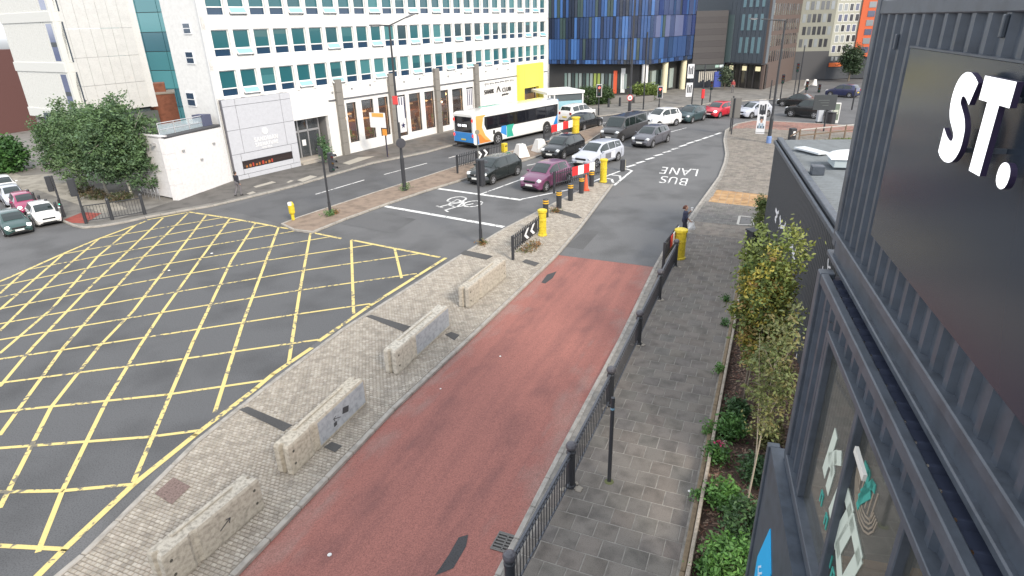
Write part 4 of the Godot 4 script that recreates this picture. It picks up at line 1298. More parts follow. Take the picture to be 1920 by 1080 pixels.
	# --- brown brick face
	var fbn := facade(G(1428, 168, KB), G(1484, 150, KB))
	var bn := thing("brown_brick_block", "tall brown brick block with narrow recessed windows beside the slate building", "building", fbn.a)
	fpart(bn, "wall", fbn, textured("brick_brown", Color(0.115, 0.085, 0.075), 0.9, tex("weave", 71, 0.15, 0.55, 1.4), 0.4), 0.0, fbn.l, KB, 24.0, -0.35, 0.0)
	grid_windows(bn, fbn, "window", [gloss("slot_dark", Color(0.02, 0.02, 0.022), 0.15), gloss("slot_mid", Color(0.08, 0.08, 0.085), 0.15)], 0.5, fbn.l - 0.3, 3.4, 13.6, 14, 5, 0.55, 1.5, null, 0.3)
	# --- olive tower and light face and orange strip
	var t0 := G(1484, 150, KB)
	var t1 := G(1546, 149, KB)
	var ft := facade(t0, t1)
	var tw := thing("olive_tower", "tall olive grey tower with rows of narrow windows over a dark base", "building", t0)
	fpart(tw, "wall", ft, textured("olive_clad", Color(0.26, 0.26, 0.22), 0.8, tex("soft2", 93, 0.05, 0.86, 1.1), 0.2), 0.0, ft.l, 4.4, 30.0, -8.0, 0.0)
	fpart(tw, "base", ft, mat("tower_base", Color(0.07, 0.07, 0.075), 0.7), 0.0, ft.l, KB, 4.4, -8.0, 0.05)
	grid_windows(tw, ft, "window", [gloss("win_dark", Color(0.03, 0.03, 0.035), 0.1), gloss("win_mid", Color(0.10, 0.105, 0.11), 0.1), gloss("win_pale", Color(0.25, 0.27, 0.28), 0.1)], 0.3, ft.l - 0.3, 4.7, 15.5, 6, 6, 0.5, 1.2, null, 0.12)
	var t2 := G(1592, 147, KB)
	var fl2 := facade(t1, t2)
	var tl := thing("pale_tower", "pale grey green tower face with scattered framed windows above an orange shop sign", "building", t1)
	fpart(tl, "wall", fl2, textured("pale_clad", Color(0.38, 0.38, 0.32), 0.8, tex("soft2", 93, 0.05, 0.86, 1.1), 0.2), 0.0, fl2.l, 3.6, 30.0, -8.0, 0.02)
	fpart(tl, "base", fl2, mat("tower_base2", Color(0.055, 0.06, 0.07), 0.6), 0.0, fl2.l, KB, 3.6, -8.0, 0.0)
	grid_windows(tl, fl2, "window", [gloss("win_dark", Color(0.03, 0.03, 0.035), 0.1), gloss("win_pale", Color(0.25, 0.27, 0.28), 0.1), gloss("win_blue", Color(0.10, 0.11, 0.17), 0.1)], 0.3, fl2.l - 0.2, 3.9, 15.9, 4, 8, 0.55, 0.95, mat("win_frame_pale", Color(0.6, 0.6, 0.58), 0.6), 0.12)
	fpart(tl, "shop_sign", fl2, mat("sign_orange", Color(0.72, 0.16, 0.04), 0.5), 0.3, 2.6, 2.0, 2.6, 0.0, 0.15)
	for k in 2: fpart(tl, "window", fl2, gloss("win_pale", Color(0.25, 0.27, 0.28), 0.1), 0.5 + k * 0.7, 0.9 + k * 0.7, 2.9, 3.5, 0.0, 0.05)
	var t3 := G(1640, 147, KB)
	var fo := facade(t2, t3)
	var ot := thing("orange_tower", "orange clad tower strip with a column of framed windows", "building", t2)
	fpart(ot, "wall", fo, mat("clad_orange", Color(0.62, 0.13, 0.05), 0.7), 0.0, fo.l, 3.4, 30.0, -8.0, 0.35)
	fpart(ot, "base", fo, mat("tower_base2", Color(0.055, 0.06, 0.07), 0.6), 0.0, fo.l, KB, 3.4, -8.0, 0.0)
	for r in 9: fpart(ot, "window", fo, gloss("win_pale", Color(0.25, 0.27, 0.28), 0.1) if r % 2 else gloss("win_blue", Color(0.10, 0.11, 0.17), 0.1), 0.9, 1.9, 4.0 + r * 1.3, 4.85 + r * 1.3, 0.35, 0.4)

# ------------------------------------------------------------------ container market on the right
func corrugated(mb: MB, f: Dictionary, s0: float, s1: float, y0: float, y1: float, out: float, pitch := 0.28, deep := 0.045) -> void:
	var n := int(round((s1 - s0) / pitch))
	var p := (s1 - s0) / n
	for i in n:
		var a := s0 + i * p
		var q := [[0.0, 0.0], [0.26, 0.0], [0.40, -deep], [0.86, -deep], [1.0, 0.0]]
		for k in 4:
			var sa: float = a + q[k][0] * p
			var sb: float = a + q[k + 1][0] * p
			mb.quad_o(fp3(f, sa, y0, out + q[k][1]), fp3(f, sb, y0, out + q[k + 1][1]), fp3(f, sb, y1, out + q[k + 1][1]), fp3(f, sa, y1, out + q[k][1]), fp3(f, (sa + sb) / 2, (y0 + y1) / 2, -5.0))

func stroke_on(mb: MB, f: Dictionary, pts: Array, w: float, out: float, th := 0.006) -> void:
	for i in pts.size() - 1:
		var a := fp3(f, pts[i][0], pts[i][1], out)
		var b := fp3(f, pts[i + 1][0], pts[i + 1][1], out)
		var d := (b - a).normalized()
		var e: Vector3 = d.cross(f.n).normalized()
		mb.box((a + b) * 0.5, Vector3(a.distance_to(b) + w * 0.6, w, th), Basis(d, e, d.cross(e)))

func spx(f: Dictionary, px: float, py: float, out: float) -> Array:
	var p := on_plane(px, py, fp3(f, 0, 0, out), f.n)
	return [(p - f.a).dot(f.d), p.y]

func make_containers() -> void:
	var paint_m := textured("container_paint", Color(0.062, 0.077, 0.100), 0.42, tex("soft2", 93, 0.05, 0.86, 1.1), 0.5, tex("blotch", 41, 0.02, 0.6, 1.25), 0.3)
	var rail_m := textured("container_rail", Color(0.075, 0.088, 0.108), 0.45, tex("soft2", 93, 0.05, 0.86, 1.1), 0.7, tex("blotch", 41, 0.02, 0.6, 1.25), 0.3)
	var c0 := G(1562, 456, 7.1)
	var c1 := G(1865, 960, 7.1)
	var d := (c1 - c0).normalized()
	var f := facade(Vector3(c0.x, 0, c0.z), Vector3(c0.x, 0, c0.z) + d * 13.0)
	var mb := MB.new()
	# upper container
	var up := thing("upper_container", "dark slate shipping container carrying the lit white ST. sign", "container", fp3(f, 0, 7.1, 0))
	corrugated(mb, f, 0.17, 12.8, 7.32, 9.78, 0.0)
	part(up, "side_wall", mb, paint_m, true)
	fpart(up, "corner_post", f, rail_m, 0.0, 0.17, 7.1, 9.95, -0.16, 0.02, 0.012)
	fpart(up, "top_rail", f, rail_m, 0.17, 12.8, 9.78, 9.92, -0.12, 0.012, 0.01)
	fpart(up, "bottom_rail", f, rail_m, 0.17, 12.8, 7.22, 7.32, -0.08, 0.05, 0.012)
	fpart(up, "rail_web", f, paint_m, 0.17, 12.8, 7.02, 7.22, -0.06, 0.012)
	fpart(up, "bottom_flange", f, rail_m, 0.0, 12.8, 6.95, 7.02, -0.10, 0.055, 0.012)
	fpart(up, "end_wall", f, paint_m, 0.02, 0.06, 7.1, 9.9, -2.4, -0.16)
	fpart(up, "roof", f, paint_m, 0.0, 12.8, 9.9, 9.93, -2.4, -0.1)
	fpart(up, "floor", f, rail_m, 0.0, 12.8, 6.98, 7.08, -2.4, -0.1)
	for q in [[1.0, 9.55], [3.3, 9.72]]: fpart(up, "lashing_ring", f, rail_m, q[0] - 0.02, q[0] + 0.02, q[1] - 0.09, q[1] + 0.05, 0.0, 0.03, 0.006)
	# glossy sign panel with the letters
	var panel := mat("sign_panel", Color(0.026, 0.035, 0.050), 0.20)
	panel.metallic_specular = 0.38
	var sg := fpart(up, "sign_panel", f, panel, 1.55, 9.0, 7.72, 9.50, 0.0, 0.03, 0.004)
	fpart(sg, "panel_edge", f, rail_m, 1.53, 9.0, 9.50, 9.515, -0.01, 0.036)
	var face := glow("letter_face", Color(0.95, 0.95, 0.97), 0.55)
	var edge := mat("letter_return", Color(0.035, 0.025, 0.06), 0.35)
	var bs := fbasis(f)
	for q in [["S", 3.31, 9.12, 0.60, 1.0], ["T", 3.79, 9.135, 0.57, 1.02], [".", 4.16, 8.92, 0.15, 1.0]]:
		var t := lettering(q[0], q[3], 0.036, true, 1.3)
		var tf := MB.new()
		var te := MB.new()
		var b := bs
		b.x = b.x * q[4]
		var x := Transform3D(b, fp3(f, q[1], q[2], 0.13))
		for i in range(0, t.v.size(), 3):
			var tgt := tf if t.n[i].z > 0.7 else te
			tgt.tri_o(x * t.v[i], x * t.v[i + 1], x * t.v[i + 2], x * (t.v[i] - t.n[i]))
		var o := part(sg, "sign_letter", te, edge, true)
		part(o, "letter_face", tf, face, true)
	for q in [[3.37, 9.3], [3.37, 8.92], [3.83, 9.3], [3.83, 9.0]]: fpart(sg, "letter_bracket", f, rail_m, q[0] - 0.015, q[0] + 0.015, q[1] - 0.015, q[1] + 0.015, 0.03, 0.11)
	# middle container, standing a little proud
	var O := 0.22
	var S0 := 0.5
	var mid := thing("middle_container", "dark slate container with a lettered shop window below the ST. sign", "container", fp3(f, S0, 4.2, O))
	fpart(mid, "corner_post", f, rail_m, S0, S0 + 0.17, 4.1, 6.93, O - 0.16, O + 0.01, 0.012)
	fpart(mid, "top_rail", f, rail_m, S0 + 0.17, 12.8, 6.80, 6.93, O - 0.09, O, 0.012)
	mb = MB.new()
	var rn := 46
	for i in rn:
		var a := 0.5 + i * 0.266
		mb.quad_o(fp3(f, a, 6.84, O - 0.09), fp3(f, a + 0.16, 6.84, O - 0.09), fp3(f, a + 0.16, 6.84, -2.0), fp3(f, a, 6.84, -2.0), fp3(f, a, 5.0, 0))
		mb.quad_o(fp3(f, a + 0.16, 6.84, O - 0.09), fp3(f, a + 0.2, 6.875, O - 0.13), fp3(f, a + 0.2, 6.875, -2.0), fp3(f, a + 0.16, 6.84, -2.0), fp3(f, a, 5.0, 0))
		mb.quad_o(fp3(f, a + 0.2, 6.875, O - 0.13), fp3(f, a + 0.226, 6.875, O - 0.13), fp3(f, a + 0.226, 6.875, -2.0), fp3(f, a + 0.2, 6.875, -2.0), fp3(f, a, 5.0, 0))
		mb.quad_o(fp3(f, a + 0.226, 6.875, O - 0.13), fp3(f, a + 0.266, 6.84, O - 0.09), fp3(f, a + 0.266, 6.84, -2.0), fp3(f, a + 0.226, 6.875, -2.0), fp3(f, a, 5.0, 0))
	part(mid, "roof", mb, gloss("wet_roof", Color(0.05, 0.06, 0.095), 0.3, 0.6), true)
	mb = MB.new()
	corrugated(mb, f, S0 + 0.17, 12.8, 6.60, 6.80, O - 0.03)
	corrugated(mb, f, S0 + 0.17, 1.55, 4.25, 6.60, O - 0.03)
	part(mid, "side_wall", mb, paint_m, true)
	fpart(mid, "bottom_rail", f, rail_m, S0 + 0.17, 12.8, 4.10, 4.25, O - 0.1, O + 0.02, 0.012)
	var wf := MB.new()
	for s in [1.55, 2.95, 4.35, 5.75, 7.15]: fb(wf, f, s, s + 0.09, 4.35, 6.52, O - 0.1, O + 0.02, 0.008)
	fb(wf, f, 1.55, 7.24, 6.52, 6.60, O - 0.1, O + 0.03, 0.008)
	fb(wf, f, 1.55, 7.24, 4.25, 4.35, O - 0.1, O + 0.05, 0.008)
	var sw := part(mid, "shop_window", wf, rail_m, true)
	var gl := pane("container_glass", Color(0.12, 0.12, 0.10), 0.30)
	for s in [1.64, 3.04, 4.44, 5.84]: fpart(sw, "pane", f, gl, s, s + 1.31, 4.35, 6.52, O - 0.06, O - 0.05)
	fpart(mid, "inner_back", f, textured("inner_timber", Color(0.10, 0.08, 0.06), 0.7, tex("grainwood", 95, 0.05, 0.7, 1.25), 0.8), S0 + 0.2, 12.0, 4.25, 6.8, -2.1, -2.05)
	fpart(mid, "inner_floor", f, mat("inner_floor", Color(0.09, 0.08, 0.065), 0.6), S0 + 0.2, 12.0, 4.2, 4.28, -2.1, O - 0.12)
	for k in 34: fpart(mid, "floor_board", f, mat("board%d" % (k % 3), [Color(0.36, 0.19, 0.07), Color(0.31, 0.16, 0.06), Color(0.40, 0.22, 0.09)][k % 3], 0.6), 2.45 + k * 0.13, 2.572 + k * 0.13, 4.285, 4.31, -1.95, O - 0.13, 0.004)
	fpart(mid, "bar_counter", f, mat("counter_base", Color(0.2, 0.12, 0.06), 0.7), 1.7, 2.3, 4.28, 5.2, -2.0, -1.2, 0.02)
	# letters and emblem on the glass
	var vin := mat("vinyl_pale", Color(0.60, 0.66, 0.57), 0.6)
	var go := O - 0.045
	mb = MB.new()
	var to_s := func(list: Array) -> Array:
		var r := []
		for q in list: r.append(spx(f, q[0], q[1], go))
		return r
	stroke_on(mb, f, to_s.call([[1566, 818], [1546, 882]]), 0.15, go)
	stroke_on(mb, f, to_s.call([[1556, 862], [1567, 858], [1575, 859]]), 0.15, go)
	stroke_on(mb, f, to_s.call([[1559, 865], [1561, 884], [1552, 915]]), 0.14, go)
	part(sw, "window_letter", mb, vin, true)
	mb = MB.new()
	stroke_on(mb, f, to_s.call([[1558, 962], [1582, 905], [1595, 960], [1566, 1012]]), 0.16, go)
	part(sw, "window_letter", mb, vin, true)
	mb = MB.new()
	stroke_on(mb, f, to_s.call([[1575, 1090], [1571, 1030], [1598, 980], [1611, 1045], [1582, 1095]]), 0.16, go)
	part(sw, "window_letter", mb, vin, true)
	var teal := mat("vinyl_teal", Color(0.05, 0.36, 0.30), 0.6)
	mb = MB.new()
	for q in [[1540, 932], [1548, 975], [1552, 1010], [1556, 1046], [1560, 1078]]:
		var c := spx(f, q[0], q[1], go)
		stroke_on(mb, f, [[c[0] - 0.03, c[1] - 0.07], [c[0] - 0.03, c[1] + 0.06], [c[0] + 0.05, c[1] + 0.06], [c[0] + 0.05, c[1] - 0.07]], 0.03, go)
	part(sw, "small_letter", mb, teal, true)
	mb = MB.new()
	stroke_on(mb, f, to_s.call([[1608, 948], [1624, 912], [1629, 888], [1622, 872]]), 0.07, go)
	stroke_on(mb, f, to_s.call([[1616, 925], [1635, 908], [1639, 915]]), 0.08, go)
	stroke_on(mb, f, to_s.call([[1612, 936], [1630, 925]]), 0.10, go)
	part(sw, "plant_emblem", mb, teal, true)
	mb = MB.new()
	var ec := spx(f, 1624, 925, go)
	for k in 4:
		var arc := []
		for j in 9:
			var a := PI * (1.0 + j / 8.0)
			arc.append([ec[0] + cos(a) * (0.30 + 0.045 * k) * 0.8, ec[1] + sin(a) * (0.18 + 0.045 * k)])
		stroke_on(mb, f, arc, 0.016, go - 0.004)
	for k in 6: stroke_on(mb, f, [[ec[0] - 0.2 + k * 0.08, ec[1] - 0.12], [ec[0] - 0.22 + k * 0.09, ec[1] + 0.14 + 0.05 * (k % 2)]], 0.02, go - 0.004)
	part(sw, "round_emblem", mb, mat("vinyl_tan", Color(0.30, 0.25, 0.19), 0.6), true)
	mb = MB.new()
	stroke_on(mb, f, to_s.call([[1625, 848], [1640, 896]]), 0.07, O + 0.035, 0.03)
	part(sw, "sticker", mb, mat("sticker_white", Color(0.7, 0.68, 0.62), 0.6), true)
	# bottom level
	var low := thing("lower_container", "dark plain container wall at street level with a bright blue poster", "container", fp3(f, 0.4, 0, O))
	O = 0.40
	fpart(low, "wall", f, paint_m, 0.32, 12.8, 0.02, 4.08, O - 0.5, O - 0.02)
	fpart(low, "corner_post", f, rail_m, 0.2, 0.32, 0.02, 4.08, O - 0.16, O + 0.01, 0.012)
	var po := MB.new()
	po.extrude(PackedVector2Array([Vector2(0.85, 1.7), Vector2(1.75, 1.9), Vector2(1.75, 3.12), Vector2(1.25, 3.42), Vector2(0.80, 2.45)]), fp3(f, 0, 0, O - 0.018), f.d, Vector3.UP, f.n, 0.012)
	var pp := part(low, "blue_poster", po, mat("poster_blue", Color(0.015, 0.42, 0.80), 0.5), true)
	mb = MB.new()
	for k in 3: stroke_on(mb, f, [[1.05 + k * 0.12, 2.05], [1.12 + k * 0.12, 2.35], [1.0 + k * 0.12, 2.45], [1.15 + k * 0.12, 2.62]], 0.03, O - 0.002)
	part(pp, "poster_print", mb, mat("print_white", Color(0.62, 0.72, 0.8), 0.6), true)

	# low building with corrugated roof
	var a0 := G(1427, 456)
	var hgt := height_at(a0, 1437.8, 264)
	var r1 := G(1573, 448, hgt)
	var dl := (Vector3(r1.x, 0, r1.z) - a0).normalized()
	var g := facade(a0, a0 + dl * 19.5)
	var lb := thing("low_building", "low dark corrugated steel building with white painted script and a ribbed grey roof", "building", a0)
	mb = MB.new()
	corrugated(mb, g, 0.0, 19.5, 0.02, hgt - 0.1, 0.0, 0.2, 0.035)
	part(lb, "wall", mb, textured("low_wall", Color(0.078, 0.082, 0.088), 0.6, tex("soft2", 93, 0.05, 0.86, 1.1), 0.5, tex("streaks", 92, 0.02, 0.9, 1.05), 0.3), true)
	fpart(lb, "gable_wall", g, rail_m, -0.06, 0.0, 0.02, hgt + 0.05, -10.0, 0.0)
	fpart(lb, "eaves_trim", g, rail_m, -0.1, 19.5, hgt - 0.12, hgt + 0.03, -0.02, 0.07, 0.015)
	fpart(lb, "roof_kerb", g, rail_m, -0.1, 19.5, hgt + 0.03, hgt + 0.16, -0.28, -0.06, 0.02)
	mb = MB.new()
	var gr := {"a": g.a, "d": g.n, "n": Vector3.UP, "l": 10.0}
	for i in 88:
		var s := 0.1 + i * 0.22
		var y := hgt + 0.02
		mb.quad_o(fp3(g, s, y, -0.28), fp3(g, s + 0.11, y, -0.28), fp3(g, s + 0.11, y + 0.3, -10.0), fp3(g, s, y + 0.3, -10.0), fp3(g, s, 0, -5))
		mb.quad_o(fp3(g, s + 0.11, y, -0.28), fp3(g, s + 0.15, y + 0.085, -0.28), fp3(g, s + 0.15, y + 0.385, -10.0), fp3(g, s + 0.11, y + 0.3, -10.0), fp3(g, s, 0, -5))
		mb.quad_o(fp3(g, s + 0.15, y + 0.085, -0.28), fp3(g, s + 0.18, y + 0.085, -0.28), fp3(g, s + 0.18, y + 0.385, -10.0), fp3(g, s + 0.15, y + 0.385, -10.0), fp3(g, s, 0, -5))
		mb.quad_o(fp3(g, s + 0.18, y + 0.085, -0.28), fp3(g, s + 0.22, y, -0.28), fp3(g, s + 0.22, y + 0.3, -10.0), fp3(g, s + 0.18, y + 0.385, -10.0), fp3(g, s, 0, -5))
	part(lb, "roof", mb, textured("roof_sheet", Color(0.17, 0.19, 0.205), 0.45, tex("soft2", 93, 0.05, 0.86, 1.1), 0.3, tex("blotch", 41, 0.02, 0.6, 1.25), 0.2), true)
	fpart(lb, "roof_box", g, rail_m, 6.6, 7.0, hgt + 0.1, hgt + 0.4, -0.75, -0.35, 0.02)
	var sk := G(1585, 306, hgt + 0.3)
	var ss: float = (sk - g.a).dot(g.d)
	var so: float = (sk - g.a).dot(g.n)
	var dome := fpart(lb, "skylight_kerb", g, mat("skylight_kerb", Color(0.42, 0.48, 0.5), 0.5), ss - 0.6, ss + 0.4, hgt + 0.2, hgt + 0.5, so - 0.9, so + 0.45, 0.03)
	mb = MB.new()
	var rows := []
	for i in 9:
		var row := PackedVector3Array()
		for j in 9:
			var u := -1.0 + i / 4.0
			var v := -1.0 + j / 4.0
			row.append(fp3(g, ss - 0.1 + 0.58 * u, hgt + 0.5 + 0.22 * pow(maxf(0.0, (1 - pow(absf(u), 3)) * (1 - pow(absf(v), 3))), 0.6), so - 0.22 + 0.78 * v))
		rows.append(row)
	mb.grid(rows)
	part(dome, "skylight_dome", mb, mat("dome_white", Color(0.8, 0.82, 0.82), 0.35), true)
	for q in [[1498, 281, 1545, 289]]:
		var u0 := G(q[0], q[1], hgt + 0.12)
		var u1 := G(q[2], q[3], hgt + 0.2)
		mb = MB.new()
		mb.box((u0 + u1) * 0.5 + Vector3.UP * 0.06, Vector3(u0.distance_to(u1), 0.06, 0.5), turned(heading(u0, u1)))
		part(lb, "rooflight", mb, mat("rooflight", Color(0.6, 0.63, 0.65), 0.3), true)
	# white brush script on the wall
	var wp := mat("brush_white", Color(0.78, 0.77, 0.78), 0.7)
	var scribble := func(px: Array, w: float) -> void:
		var m2 := MB.new()
		for l in px:
			var pts := []
			for q in l: pts.append(spx(g, q[0], q[1], 0.02))
			stroke_on(m2, g, pts, w, 0.008, 0.012)
		part(lb, "brush_script", m2, wp, true)
	scribble.call([[[1454, 393], [1457, 404], [1453, 409], [1454, 415]], [[1457, 400], [1459, 398]]], 0.14)
	scribble.call([[[1462, 407], [1463, 420], [1460, 425]], [[1463, 425], [1470, 426], [1472, 419]]], 0.13)
	scribble.call([[[1477, 441], [1480, 455], [1478, 464], [1486, 462]], [[1481, 452], [1483, 468], [1487, 474]], [[1491, 470], [1486, 482], [1489, 488]]], 0.13)
	scribble.call([[[1552, 486], [1551, 505], [1547, 522], [1544, 530]], [[1552, 500], [1556, 502]], [[1542, 500], [1540, 515], [1543, 528]], [[1536, 517], [1534, 535], [1531, 550], [1534, 565], [1540, 572]], [[1541, 530], [1538, 548], [1540, 565]], [[1546, 532], [1543, 550], [1545, 566]], [[1549, 536], [1548, 552], [1545, 566]]], 0.05)
	scribble.call([[[1530, 575], [1534, 590]], [[1535, 578], [1538, 592]], [[1493, 665], [1490, 685], [1494, 705]], [[1488, 680], [1486, 700]]], 0.06)

# ------------------------------------------------------------------ street furniture
func black_m() -> StandardMaterial3D:
	return textured("black_paint", Color(0.036, 0.038, 0.044), 0.45, tex("soft2", 93, 0.05, 0.86, 1.1), 1.5)
func yellow_m() -> StandardMaterial3D:
	return textured("yellow_plastic", Color(0.72, 0.55, 0.035), 0.5, tex("soft2", 93, 0.05, 0.86, 1.1), 1.2, tex("blotch", 41, 0.02, 0.6, 1.25), 0.7)

func signal_head(parent: Node3D, at: Vector3, turn: float, lit: int, border := false, scale := 1.0) -> void:
	# faces +z of its own axes, turned about y
	var b := turned(turn).scaled(Vector3.ONE * scale)
	var x := Transform3D(b, at)
	var mb := MB.new()
	var t := MB.new()
	t.bbox(Vector3(0, 0, 0), Vector3(0.30, 0.92, 0.18), 0.03)
	mb.add(t, x)
	var head := part(parent, "signal_head", mb, black_m())
	if border:
		mb = MB.new()
		t = MB.new()
		t.bbox(Vector3(0, 0, -0.04), Vector3(0.50, 1.15, 0.02), 0.008)
		mb.add(t, x)
		part(head, "backing_board", mb, mat("board_white", Color(0.72, 0.70, 0.70), 0.5))
		mb = MB.new()
		t = MB.new()
		t.bbox(Vector3(0, 0, -0.025), Vector3(0.42, 1.06, 0.02), 0.006)
		mb.add(t, x)
		part(head, "backing_face", mb, black_m())
	var cs := [Color(0.20, 0.01, 0.01), Color(0.22, 0.11, 0.01), Color(0.01, 0.12, 0.07)]
	for k in 3:
		mb = MB.new()
		t = MB.new()
		t.lathe(Vector3(0, 0.29 - k * 0.29, 0.09), [[0.10, 0.0], [0.10, 0.015], [0.0, 0.02]], 12, Vector3.BACK)
		mb.add(t, x)
		var m: Material = mat("lens%d" % k, cs[k], 0.3)
		if lit == k: m = glow("lens_lit%d" % k, [Color(1.0, 0.12, 0.10), Color(1, 0.5, 0.1), Color(0.1, 1.0, 0.55)][k], 1.6)
		var l := part(head, "lens", mb, m)
		mb = MB.new()
		t = MB.new()
		for j in 9:
			var a0 := PI * (j / 9.0) - 0.15
			var a1 := PI * ((j + 1) / 9.0) - 0.15
			var p0 := Vector3(cos(a0) * 0.115, 0.29 - k * 0.29 + sin(a0) * 0.115, 0.09)
			var p1 := Vector3(cos(a1) * 0.115, 0.29 - k * 0.29 + sin(a1) * 0.115, 0.09)
			t.quad(p0, p1, p1 + Vector3(0, -0.02, 0.20), p0 + Vector3(0, -0.02, 0.20))
		mb.add(t, x)
		part(l, "hood", mb, black_m())

func signal_pole(px: float, py: float, tx: float, ty: float, label: String, heads: Array, h0 := KB) -> Node3D:
	var foot := G(px, py, h0)
	var top := height_at(foot, tx, ty)
	var o := thing("traffic_signal", label, "traffic light", foot, 0.0, "traffic signals round the junction")
	var mb := MB.new()
	mb.tube(Vector3.ZERO, Vector3(0, top - foot.y, 0), 0.06, 0.055, 10)
	part(o, "pole", mb, black_m())
	mb = MB.new()
	mb.tube(Vector3.ZERO, Vector3(0, 0.75, 0), 0.085, 0.08, 10)
	part(o, "pole_sleeve", mb, black_m())
	for q in heads: signal_head(o, Vector3(q[0], (top - foot.y) + q[1], q[2]), q[3], q[4], q[5], q[6])
	return o

func comb_gate(label: String, a: Vector3, b: Vector3, h: float, board: String, lo := 0.0, hi := 1.0) -> Node3D:
	var o := thing("street_gate", label, "gate", a, heading(a, b), "hostile vehicle gates")
	var l := a.distance_to(b)
	var mb := MB.new()
	mb.bbox(Vector3(0, h * 0.5, 0), Vector3(0.11, h, 0.11), 0.012)
	part(o, "end_post", mb, black_m())
	mb = MB.new()
	mb.bbox(Vector3(l * 0.5, h * 0.44, 0), Vector3(l, 0.06, 0.06), 0.012)
	mb.bbox(Vector3(l * 0.5, h * 0.86, 0), Vector3(l, 0.06, 0.06), 0.012)
	part(o, "beam", mb, black_m())
	var n := maxi(6, int(l / 0.19))
	var bar := MB.new()
	bar.bbox(Vector3(0, h * 0.66, 0), Vector3(0.045, h * 0.70, 0.05), 0.012)
	var bm := bar.mesh(black_m())
	for i in n: shared(o, "bar", bm, Transform3D(Basis.IDENTITY, Vector3((i + 0.6) * l / n, 0, 0)))
	var side := 1.0
	var toCam := (Vector3.ZERO - a)
	if toCam.dot(o.basis.z) < 0.0: side = -1.0
	if board == "chevron_left" or board == "chevron_right":
		mb = MB.new()
		mb.box(Vector3(l * (lo + hi) * 0.5, h * 0.68, 0.075 * side), Vector3(l * (hi - lo), h * 0.5, 0.02))
		var bd := part(o, "chevron_board", mb, mat("board_black", Color(0.02, 0.02, 0.024), 0.5))
		for k in 2:
			mb = MB.new()
			var w := l * (hi - lo)
			var c := l * lo + w * (0.28 + 0.42 * k)
			var dr := (1.0 if board == "chevron_right" else -1.0)
			var e := w * 0.14 * dr
			var hh := h * 0.22
			mb.extrude(PackedVector2Array([Vector2(c - e, hh), Vector2(c, hh), Vector2(c + e * 1.4, 0), Vector2(c, -hh), Vector2(c - e, -hh), Vector2(c + e * 0.4, 0)]), Vector3(0, h * 0.68, 0.085 * side), Vector3.RIGHT, Vector3.UP, Vector3.BACK, 0.006 * side)
			part(bd, "chevron", mb, mat("reflective_white", Color(0.8, 0.8, 0.8), 0.4))
	elif board == "red_white":
		for k in 4:
			mb = MB.new()
			var w := l * (hi - lo) / 4.0
			mb.box(Vector3(l * lo + w * (k + 0.5), h * 0.80, 0.075 * side), Vector3(w - 0.003, h * 0.42, 0.02))
			part(o, "board_stripe", mb, mat("board_red", Color(0.62, 0.03, 0.035), 0.5) if k % 2 == 0 else mat("reflective_white", Color(0.8, 0.8, 0.8), 0.4))
	return o

func yellow_post(px: float, py: float, h: float, r: float, label: String) -> void:
	var o := thing("yellow_bollard", label, "bollard", G(px, py, KB), 0.0, "yellow gate posts")
	var mb := MB.new()
	mb.lathe(Vector3.ZERO, [[r * 1.15, 0.0], [r * 1.15, 0.06], [r, 0.09], [r * 0.97, h * 0.55], [r * 1.02, h * 0.57], [r * 1.02, h * 0.62], [r * 0.97, h * 0.64], [r * 0.97, h - 0.16]], 20)
	part(o, "sleeve", mb, yellow_m())
	mb = MB.new()
	mb.lathe(Vector3.ZERO, [[r * 0.97, h - 0.16], [r * 1.18, h - 0.13], [r * 1.18, h - 0.03], [r * 0.9, h], [0.0, h + 0.02]], 20)
	part(o, "cap", mb, yellow_m())

func striped_bollard() -> Node3D:
	var o := thing("striped_bollard", "black bollard with two yellow bands on the sett island", "bollard", Vector3.ZERO, 0.0, "banded bollards on the sett island")
	var mb := MB.new()
	mb.lathe(Vector3.ZERO, [[0.15, 0.0], [0.15, 0.74], [0.155, 0.95], [0.13, 1.0], [0.0, 1.02]], 16)
	part(o, "shaft", mb, black_m())
	for y in [0.78, 0.90]:
		mb = MB.new()
		mb.lathe(Vector3.ZERO, [[0.15, y - 0.035], [0.162, y - 0.03], [0.162, y + 0.03], [0.15, y + 0.035]], 16)
		part(o, "band", mb, mat("band_yellow", Color(0.75, 0.42, 0.04), 0.4))
	return o

